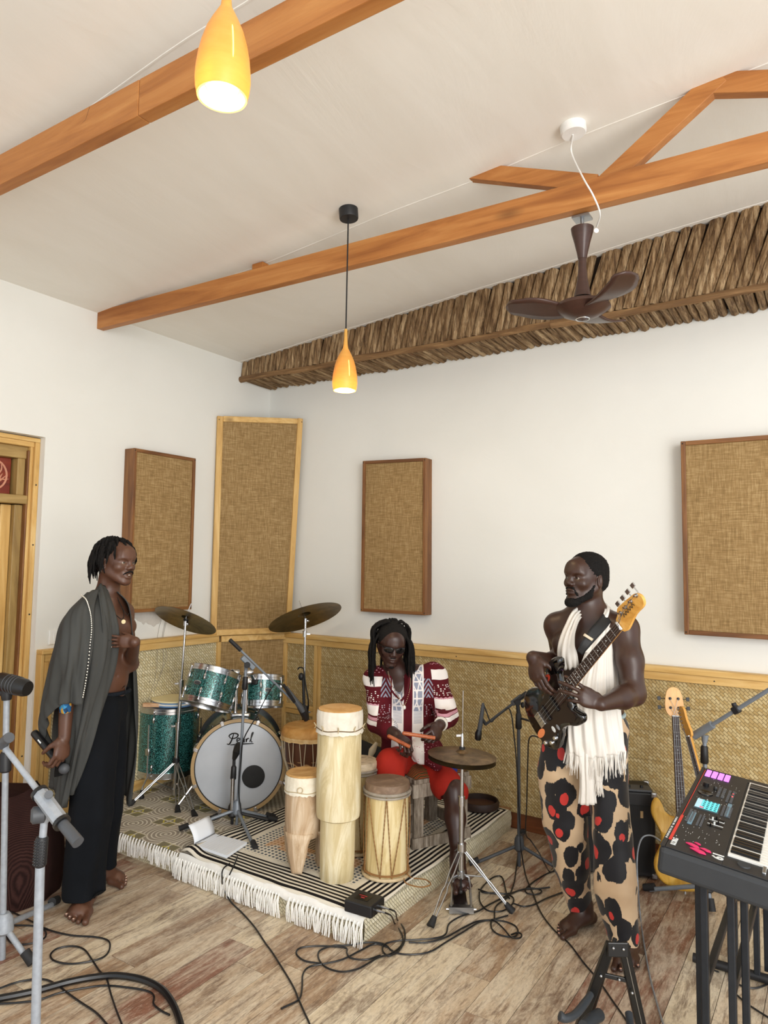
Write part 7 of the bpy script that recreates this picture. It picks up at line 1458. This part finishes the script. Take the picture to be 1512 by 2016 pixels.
# ---------------------------------------------------------------- the seated drummer
PD = thing('person', 'seated drummer with long locks and dark glasses in a maroon patterned cardigan and red shorts', 'person', (ST.x, ST.y, PZ))
skD = skin('skin_dark', '#2a1712', '#432820', .4); S = SDF()
HD_ = V(771, 1268, 3.90); MD = headframe(TC*.92-up*.30+_rh*.16, up+_rh*.08); nD = V(781, 1322, 4.02); QD = head(S, HD_, MD, .98, neck=nD)
dfw = (TC*1).normalized(); dsd = Vector((dfw.y, -dfw.x, 0)); DF = Matrix((_rh, _fh, up)).transposed()
S.ell(V(797, 1372, 4.03), (.165, .10, .14), DF, .05); S.ell(V(806, 1440, 4.06), (.145, .10, .14), DF, .05); S.ell(V(812, 1498, 4.08), (.16, .12, .09), DF, .05)
dR, dL = V(742, 1338, 4.02), V(854, 1330, 4.02); S.cap(nD, dR, .052, .055, .05); S.cap(nD, dL, .052, .055, .05)
eDR, wDR = V(746, 1424, 3.93), V(781, 1447, 3.73); S.cap(dR, eDR, .052, .042, .03); S.cap(eDR, wDR, .042, .028, .03)
eDL, wDL = V(880, 1408, 3.93), V(866, 1428, 3.74); S.cap(dL, eDL, .052, .042, .03); S.cap(eDL, wDL, .042, .028, .03)
tD = []; hand(S, wDR, (V(799, 1463, 3.66)-wDR), (-TC*.2-up*.8+_rh*-.2), (TC*-.1+up*.6+_rh*.6), (.62, .66, .70, .74), 1.0, (.4, .7, .6), tips=tD)
hand(S, wDL, (V(853, 1452, 3.66)-wDL), (-TC*.3-_rh*.7-up*.4), (up*.5-_rh*.6+TC*.4), (.62, .66, .70, .74), 1.0, (.4, .7, .6), tips=tD)
kR, aR = V(766, 1530, 3.74), V(765, 1650, 3.80); S.cap(V(790, 1500, 4.05), kR, .075, .058, .04); S.cap(kR, V(765, 1590, 3.80), .056, .052, .03); S.cap(V(765, 1590, 3.80), aR, .052, .034, .03)
aR2 = Vector((aR.x, aR.y, PZ+.10)); S.cap(aR, aR2, .034, .032, .02); foot(S, aR2, TC*1-_rh*.1, .98, _rh, ground=PZ+.014)
kL = V(893, 1556, 3.78); aL = V(901, 1695, 3.60); S.cap(V(836, 1505, 4.05), kL, .078, .058, .04); S.cap(kL, kL.lerp(aL, .4), .056, .050, .03); S.cap(kL.lerp(aL, .4), aL, .050, .030, .03)
fD = []; foot(S, Vector((aL.x, aL.y, max(aL.z, .145))), TC*1+_rh*.08, .96, -_rh, tips=fD, ground=max(aL.z, .145)-.085)
Vv, F = S.mesh(HB_); boD = npemit('body', Vv, F, skD, PD); eyes(QD, MD, .98, boD, (0, 1, -.2))
GL = MB()
for q in (-1, 1):
    c0_ = QD(q*.032, .092, .006); GLM = MD@Matrix.Rotation(q*-.22, 3, 'Z'); GL.ball(c0_, (.027, .0045, .0185), 20, GLM)
gls = tag(emit('sunglasses', MB().tube([QD(-.058, .078, .014), QD(-.030, .099, .023), QD(-.008, .102, .016), QD(.008, .102, .016), QD(.030, .099, .023), QD(.058, .078, .014)], .0022, 6, sub=3).tube([QD(-.060, .078, .012), QD(-.078, .03, .010), QD(-.080, -.01, .004)], .0024, 6).tube([QD(.060, .078, .012), QD(.078, .03, .010), QD(.080, -.01, .004)], .0024, 6), flat('glasses_frame', '#0a0a0b', .2), loc=tuple(QD(0, .09, .01))), 'dark sunglasses worn by the seated drummer', 'sunglasses')
for q in (-1, 1):
    mb = MB().ball(QD(q*.032, .092, .004), (.027, .0045, .0180), 20, MD@Matrix.Rotation(q*-.22, 3, 'Z')); o = emit('lens', mb, flat('lens_dark', '#0c0d10', .06), gls)
hd = SDF().ell(QD(0, -.022, .044), (.084, .094, .080), MD, .01).ell(QD(0, -.05, -.01), (.076, .056, .06), MD, .03); hd.ell(QD(0, .105, -.01), (.078, .072, .082), MD, .006, -1); Vv, F = hd.mesh(.005); hcD = npemit('hair', Vv, F, M['hair'], PD)
rt = []
DI_ = MD.inverted()
for i in range(84):
    a = R_.uniform(-pi, pi); e = R_.uniform(.0, 1.35); x, y, z = cos(e)*sin(a), cos(e)*cos(a), sin(e)
    if y > -.05 and z < .93: continue
    p0 = Vector((x*.080, -.022+y*.088, .044+z*.076)); w0 = QD(*p0); sgn = 1 if x > 0 else -1; o2 = (MD@Vector((x, y*.5, 0))); o2.z = 0; o2 = o2.normalized() if o2.length > .05 else TC
    if abs(x) < .25: o2 = (o2+(_rh if sgn > 0 else -_rh)*.8).normalized()
    L = R_.uniform(.14, .27); tgt = Vector((HD_.x, HD_.y, w0.z))+o2*R_.uniform(.092, .108); 
    if abs((tgt-HD_).dot(_rh)) < .078 and (tgt-HD_).dot(TC) > -.02: continue
    P = [w0, w0+(MD@Vector((x, y, z)))*.012+o2*.012, tgt+up*-.03, tgt+up*-(.03+L*.5)+o2*R_.uniform(-.008, .012), tgt+up*-(.03+L)+o2*R_.uniform(-.004, .02)+TC*R_.uniform(-.01, .015)]; rt.append(P)
for bx in (-1, 1):
    for k in range(9):
        s0 = HD_+_rh*bx*(.074+.0035*k)+TC*(.030-.012*k)+up*(.050-.004*k); L = R_.uniform(.16, .24); rt.append([s0+up*.03-_rh*bx*.03, s0, s0+_rh*bx*.022-up*.05, s0+_rh*bx*(.024+R_.uniform(-.004, .006))-up*(.05+L*.5), s0+_rh*bx*(.022+R_.uniform(-.01, .01))-up*(.05+L)])
locks('lock', rt, M['hair'], hcD, .0066)
be = SDF().ell(QD(0, .078, -.100), (.018, .014, .013), MD, .01); be.cap(QD(-.015, .092, -.044), QD(.015, .092, -.044), .0032, .0032, .004); Vv, F = be.mesh(.0035); npemit('beard', Vv, F, M['hair'], PD)
# cardigan
n = NT('cardigan_knit', .85, spec=.2); X, Y, Z = n.sep(n.co()); rr_ = _rh; u = n.math('ADD', n.math('MULTIPLY', X, rr_.x), n.math('MULTIPLY', Y, rr_.y))
# object origin = drummer root; torso centre in that frame
tc_ = V(800, 1400, 4.0)-Vector((ST.x, ST.y, PZ)); u0 = tc_.dot(_rh); n_u = n.math('SUBTRACT', u, u0); au = n.math('ABSOLUTE', n_u); zc = Z
def zpx(py, dd=3.95): return V(800, py, dd).z-PZ
def band(n, v, a, b): return n.math('MULTIPLY', n.math('GREATER_THAN', v, a), n.math('LESS_THAN', v, b))
mar, whi, pnk, gry, dk = '#54101a', '#e9e3e0', '#c792a0', '#8d93a4', '#2c0a10'
wob_ = n.math('MULTIPLY', n.math('SUBTRACT', n.noise(n.co(), 7, 2), .5), .02); zz_ = n.math('SUBTRACT', n.math('ADD', zc, wob_), n.math('MULTIPLY', n.math('GREATER_THAN', n_u, .0), .042))
sl_ = n.math('GREATER_THAN', au, .105)
c = mar; c = n.mix(0, mar, mar)
arm = c
for a, b, cc2 in ((zpx(1352), zpx(1333), whi), (zpx(1405), zpx(1387), whi), (zpx(1413), zpx(1408), pnk), (zpx(1422), zpx(1414), whi)): arm = n.mix(band(n, zz_, a, b), arm, cc2)
ck = n.n('TexChecker', Vector=n.co((1, 1, 1), (0, 0, .577)), Scale=95.).outputs[1]; vd = n.n('TexVoronoi', Vector=n.co((1, 1, 1.6)), Scale=62., Randomness=.25).outputs['Distance']; dots = n.math('LESS_THAN', vd, .30)
arm = n.mix(n.math('MULTIPLY', band(n, zz_, zpx(1382), zpx(1360)), dots), arm, whi); arm = n.mix(n.math('MULTIPLY', band(n, zz_, zpx(1326), zpx(1305)), dots), arm, pnk)
zig = n.math('SINE', n.math('MULTIPLY', n_u, 260.)); arm = n.mix(n.math('MULTIPLY', band(n, n.math('ADD', zz_, n.math('MULTIPLY', zig, .002)), zpx(1387), zpx(1384.5)), 1), arm, pnk)
bod = c
for a, b in ((-.083, -.018), (.030, .092)):
    bb = band(n, n_u, a, b); ed = n.math('MAXIMUM', band(n, n_u, a, a+.008), band(n, n_u, b-.008, b)); hexc = n.mix(n.math('LESS_THAN', n.n('TexVoronoi', _feature='DISTANCE_TO_EDGE', Vector=n.co((1, 1, .6)), Scale=38., Randomness=.0).outputs['Distance'], .09), gry, whi); low = n.mix(n.math('GREATER_THAN', n.math('SINE', n.math('MULTIPLY', zc, 900.)), .2), '#a9adb8', whi); inr = n.mix(n.math('LESS_THAN', zc, zpx(1398)), hexc, low); inr = n.mix(ed, inr, whi); inr = n.mix(n.math('LESS_THAN', zc, zpx(1422)), inr, whi); bod = n.mix(bb, bod, inr)
chv = n.math('SINE', n.math('MULTIPLY', n.math('ADD', zc, n.math('MULTIPLY', n.math('ABSOLUTE', n.math('SUBTRACT', au, .118)), 1.6)), 210.)); bod = n.mix(n.math('MULTIPLY', n.math('MULTIPLY', band(n, au, .092, .145), band(n, zc, zpx(1372), zpx(1335))), n.math('GREATER_THAN', chv, .1)), bod, gry)
bod = n.mix(n.math('MULTIPLY', n.math('MULTIPLY', n.math('LESS_THAN', zc, zpx(1452)), n.math('LESS_THAN', vd, .22)), n.math('GREATER_THAN', n_u, .0)), bod, pnk)
bod = n.mix(n.math('MULTIPLY', n.math('MULTIPLY', band(n, zc, zpx(1410), zpx(1385)), dots), n.math('GREATER_THAN', au, .092)), bod, '#b9a9b4')
c = n.mix(n.math('GREATER_THAN', n.math('ADD', au, n.math('MULTIPLY', n.math('SUBTRACT', zc, zpx(1350)), .12)), .142), bod, arm); n.base(c); n.bump(n.noise(n.co(), 300, 2), .3, .0015); M['knit'] = n.m
S = SDF(); S.ell(V(797, 1362, 4.03), (.182, .122, .115), DF, .05); S.ell(V(803, 1425, 4.05), (.168, .128, .16), DF, .05); S.ell(V(812, 1478, 4.05), (.172, .135, .11), DF, .05)
S.cap(nD+up*-.035, dR, .058, .068, .05); S.cap(nD+up*-.035, dL, .058, .068, .05); S.cap(dR, eDR+_fh*.01, .068, .062, .03); S.cap(eDR+_fh*.01, eDR.lerp(wDR, .55), .060, .052, .03); S.cap(dL, eDL+_fh*.01, .068, .062, .03); S.cap(eDL+_fh*.01, eDL.lerp(wDL, .50), .060, .050, .03)
S.cap(V(835, 1478, 3.88), V(858, 1505, 3.80), .052, .034, .04); S.cap(V(822, 1470, 3.90), V(826, 1498, 3.84), .04, .02, .03)
S.ell(V(783, 1338, 3.90), (.040, .09, .085), DF@Matrix.Rotation(-.25, 3, 'Y'), .006, -1); S.ell(V(780, 1312, 3.98), (.062, .10, .055), DF, .006, -1)
S.ell(wDR, (.06, .045, .045), frame(wDR-eDR).to_3x3(), .003, -1) if False else None
Vv, F = S.mesh(.005); Nn = vnorm(Vv, F); Vv = Vv+Nn*wave(Vv, 21, 34, .005, (1, 1, .7))[:, None]; npemit('cardigan', Vv, F, M['knit'], PD, smooth_it=2)
for a_, b_, t0, r_ in ((eDR, wDR, .58, .046), (eDL, wDL, .54, .045)):
    p = a_.lerp(b_, t0); d_ = (b_-a_).normalized(); emit('cuff', MB().tube([p-d_*.035, p-d_*.01, p+d_*.008, p+d_*.010, p+d_*.002], [r_*1.16, r_*1.1, r_, r_*.9, r_*.8], 20), fabric('cuff_maroon', '#4a0f18', '#5f1722'), PD)
em = MB(); P = smooth_path(PV([(757,1322,3.90),(763,1345,3.86),(775,1365,3.845),(786,1376,3.84)]), 5); em.tube(P, .006, 6); em.tube(smooth_path(PV([(806,1318,3.90),(805,1345,3.86),(800,1365,3.845),(790,1380,3.84)]), 5), .006, 6); emit('neck_edge', em, fabric('edge_maroon', '#3d0c14', '#56141e'), PD)
ch_ = smooth_path(PV([(764,1322,3.93),(770,1345,3.88),(783,1370,3.845),(795,1388,3.84),(806,1360,3.85),(808,1335,3.89),(805,1318,3.94)]), 9); bd = MB()
for i, p in enumerate(ch_):
    if i % 1 == 0: bd.ball(p+TC*.012, .0028, 6)
emit('bead_necklace', bd, flat('beads_brown', '#a98f72', .4), PD)['kind'] = 'stuff'; emit('pendant', MB().ball(V(796, 1392, 3.83)+TC*.012, (.008, .004, .011), 12, DF), flat('shell_white', '#dcd8d0', .3), PD)
# shorts
S = SDF(); S.ell(V(813, 1505, 4.07), (.175, .135, .085), DF, .05); S.cap(V(790, 1502, 4.0), V(768, 1506, 3.78), .088, .076, .04); S.cap(V(768, 1506, 3.78), V(768, 1532, 3.735), .078, .070, .03); S.cap(V(836, 1505, 4.0), V(880, 1545, 3.82), .086, .076, .04); S.cap(V(880, 1545, 3.82), V(898, 1560, 3.79), .076, .066, .02)
S.ell(V(765, 1562, 3.74), (.10, .12, .052), DF, .004, -1); S.ell(V(904, 1588, 3.77), (.11, .12, .050), DF@Matrix.Rotation(.5, 3, 'Y'), .004, -1)
Vv, F = S.mesh(.005); Nn = vnorm(Vv, F); Vv = Vv+Nn*wave(Vv, 31, 30, .004)[:, None]; npemit('red_shorts', Vv, F, fabric('red_cloth', '#8e1d16', '#a82a1c', .8), PD, smooth_it=2)
for k, r_ in ((.80, .033), (.87, .032)): p = eDL.lerp(wDL, k+.05); emit('bracelet', MB().torus(p, tuple(wDL-eDL), r_, .0042, 28, 8), flat('bracelet_white', '#e3ddd2', .4), PD)
stm = wood('stick_wood', '#8c4220', '#ab5930', '#bd6f42', 0, 3, .35, knots=False)
for lb_, a, b in (('orange-brown drumstick in the drummer\'s left-hand side fist, pointing up to the left', V(763, 1448, 3.60), V(806, 1470, 3.64)), ('orange-brown drumstick held level across to the fist nearer the hi-hat', V(792, 1443, 3.60), V(856, 1453, 3.63))):
    d_ = (b-a).normalized(); tag(emit('drumstick', MB().tube([a, a+d_*.004, a+d_*.012, b], [.004, .009, .0095, .0095], 12), stm, loc=tuple(a)), lb_, 'drumstick', 'drumsticks')
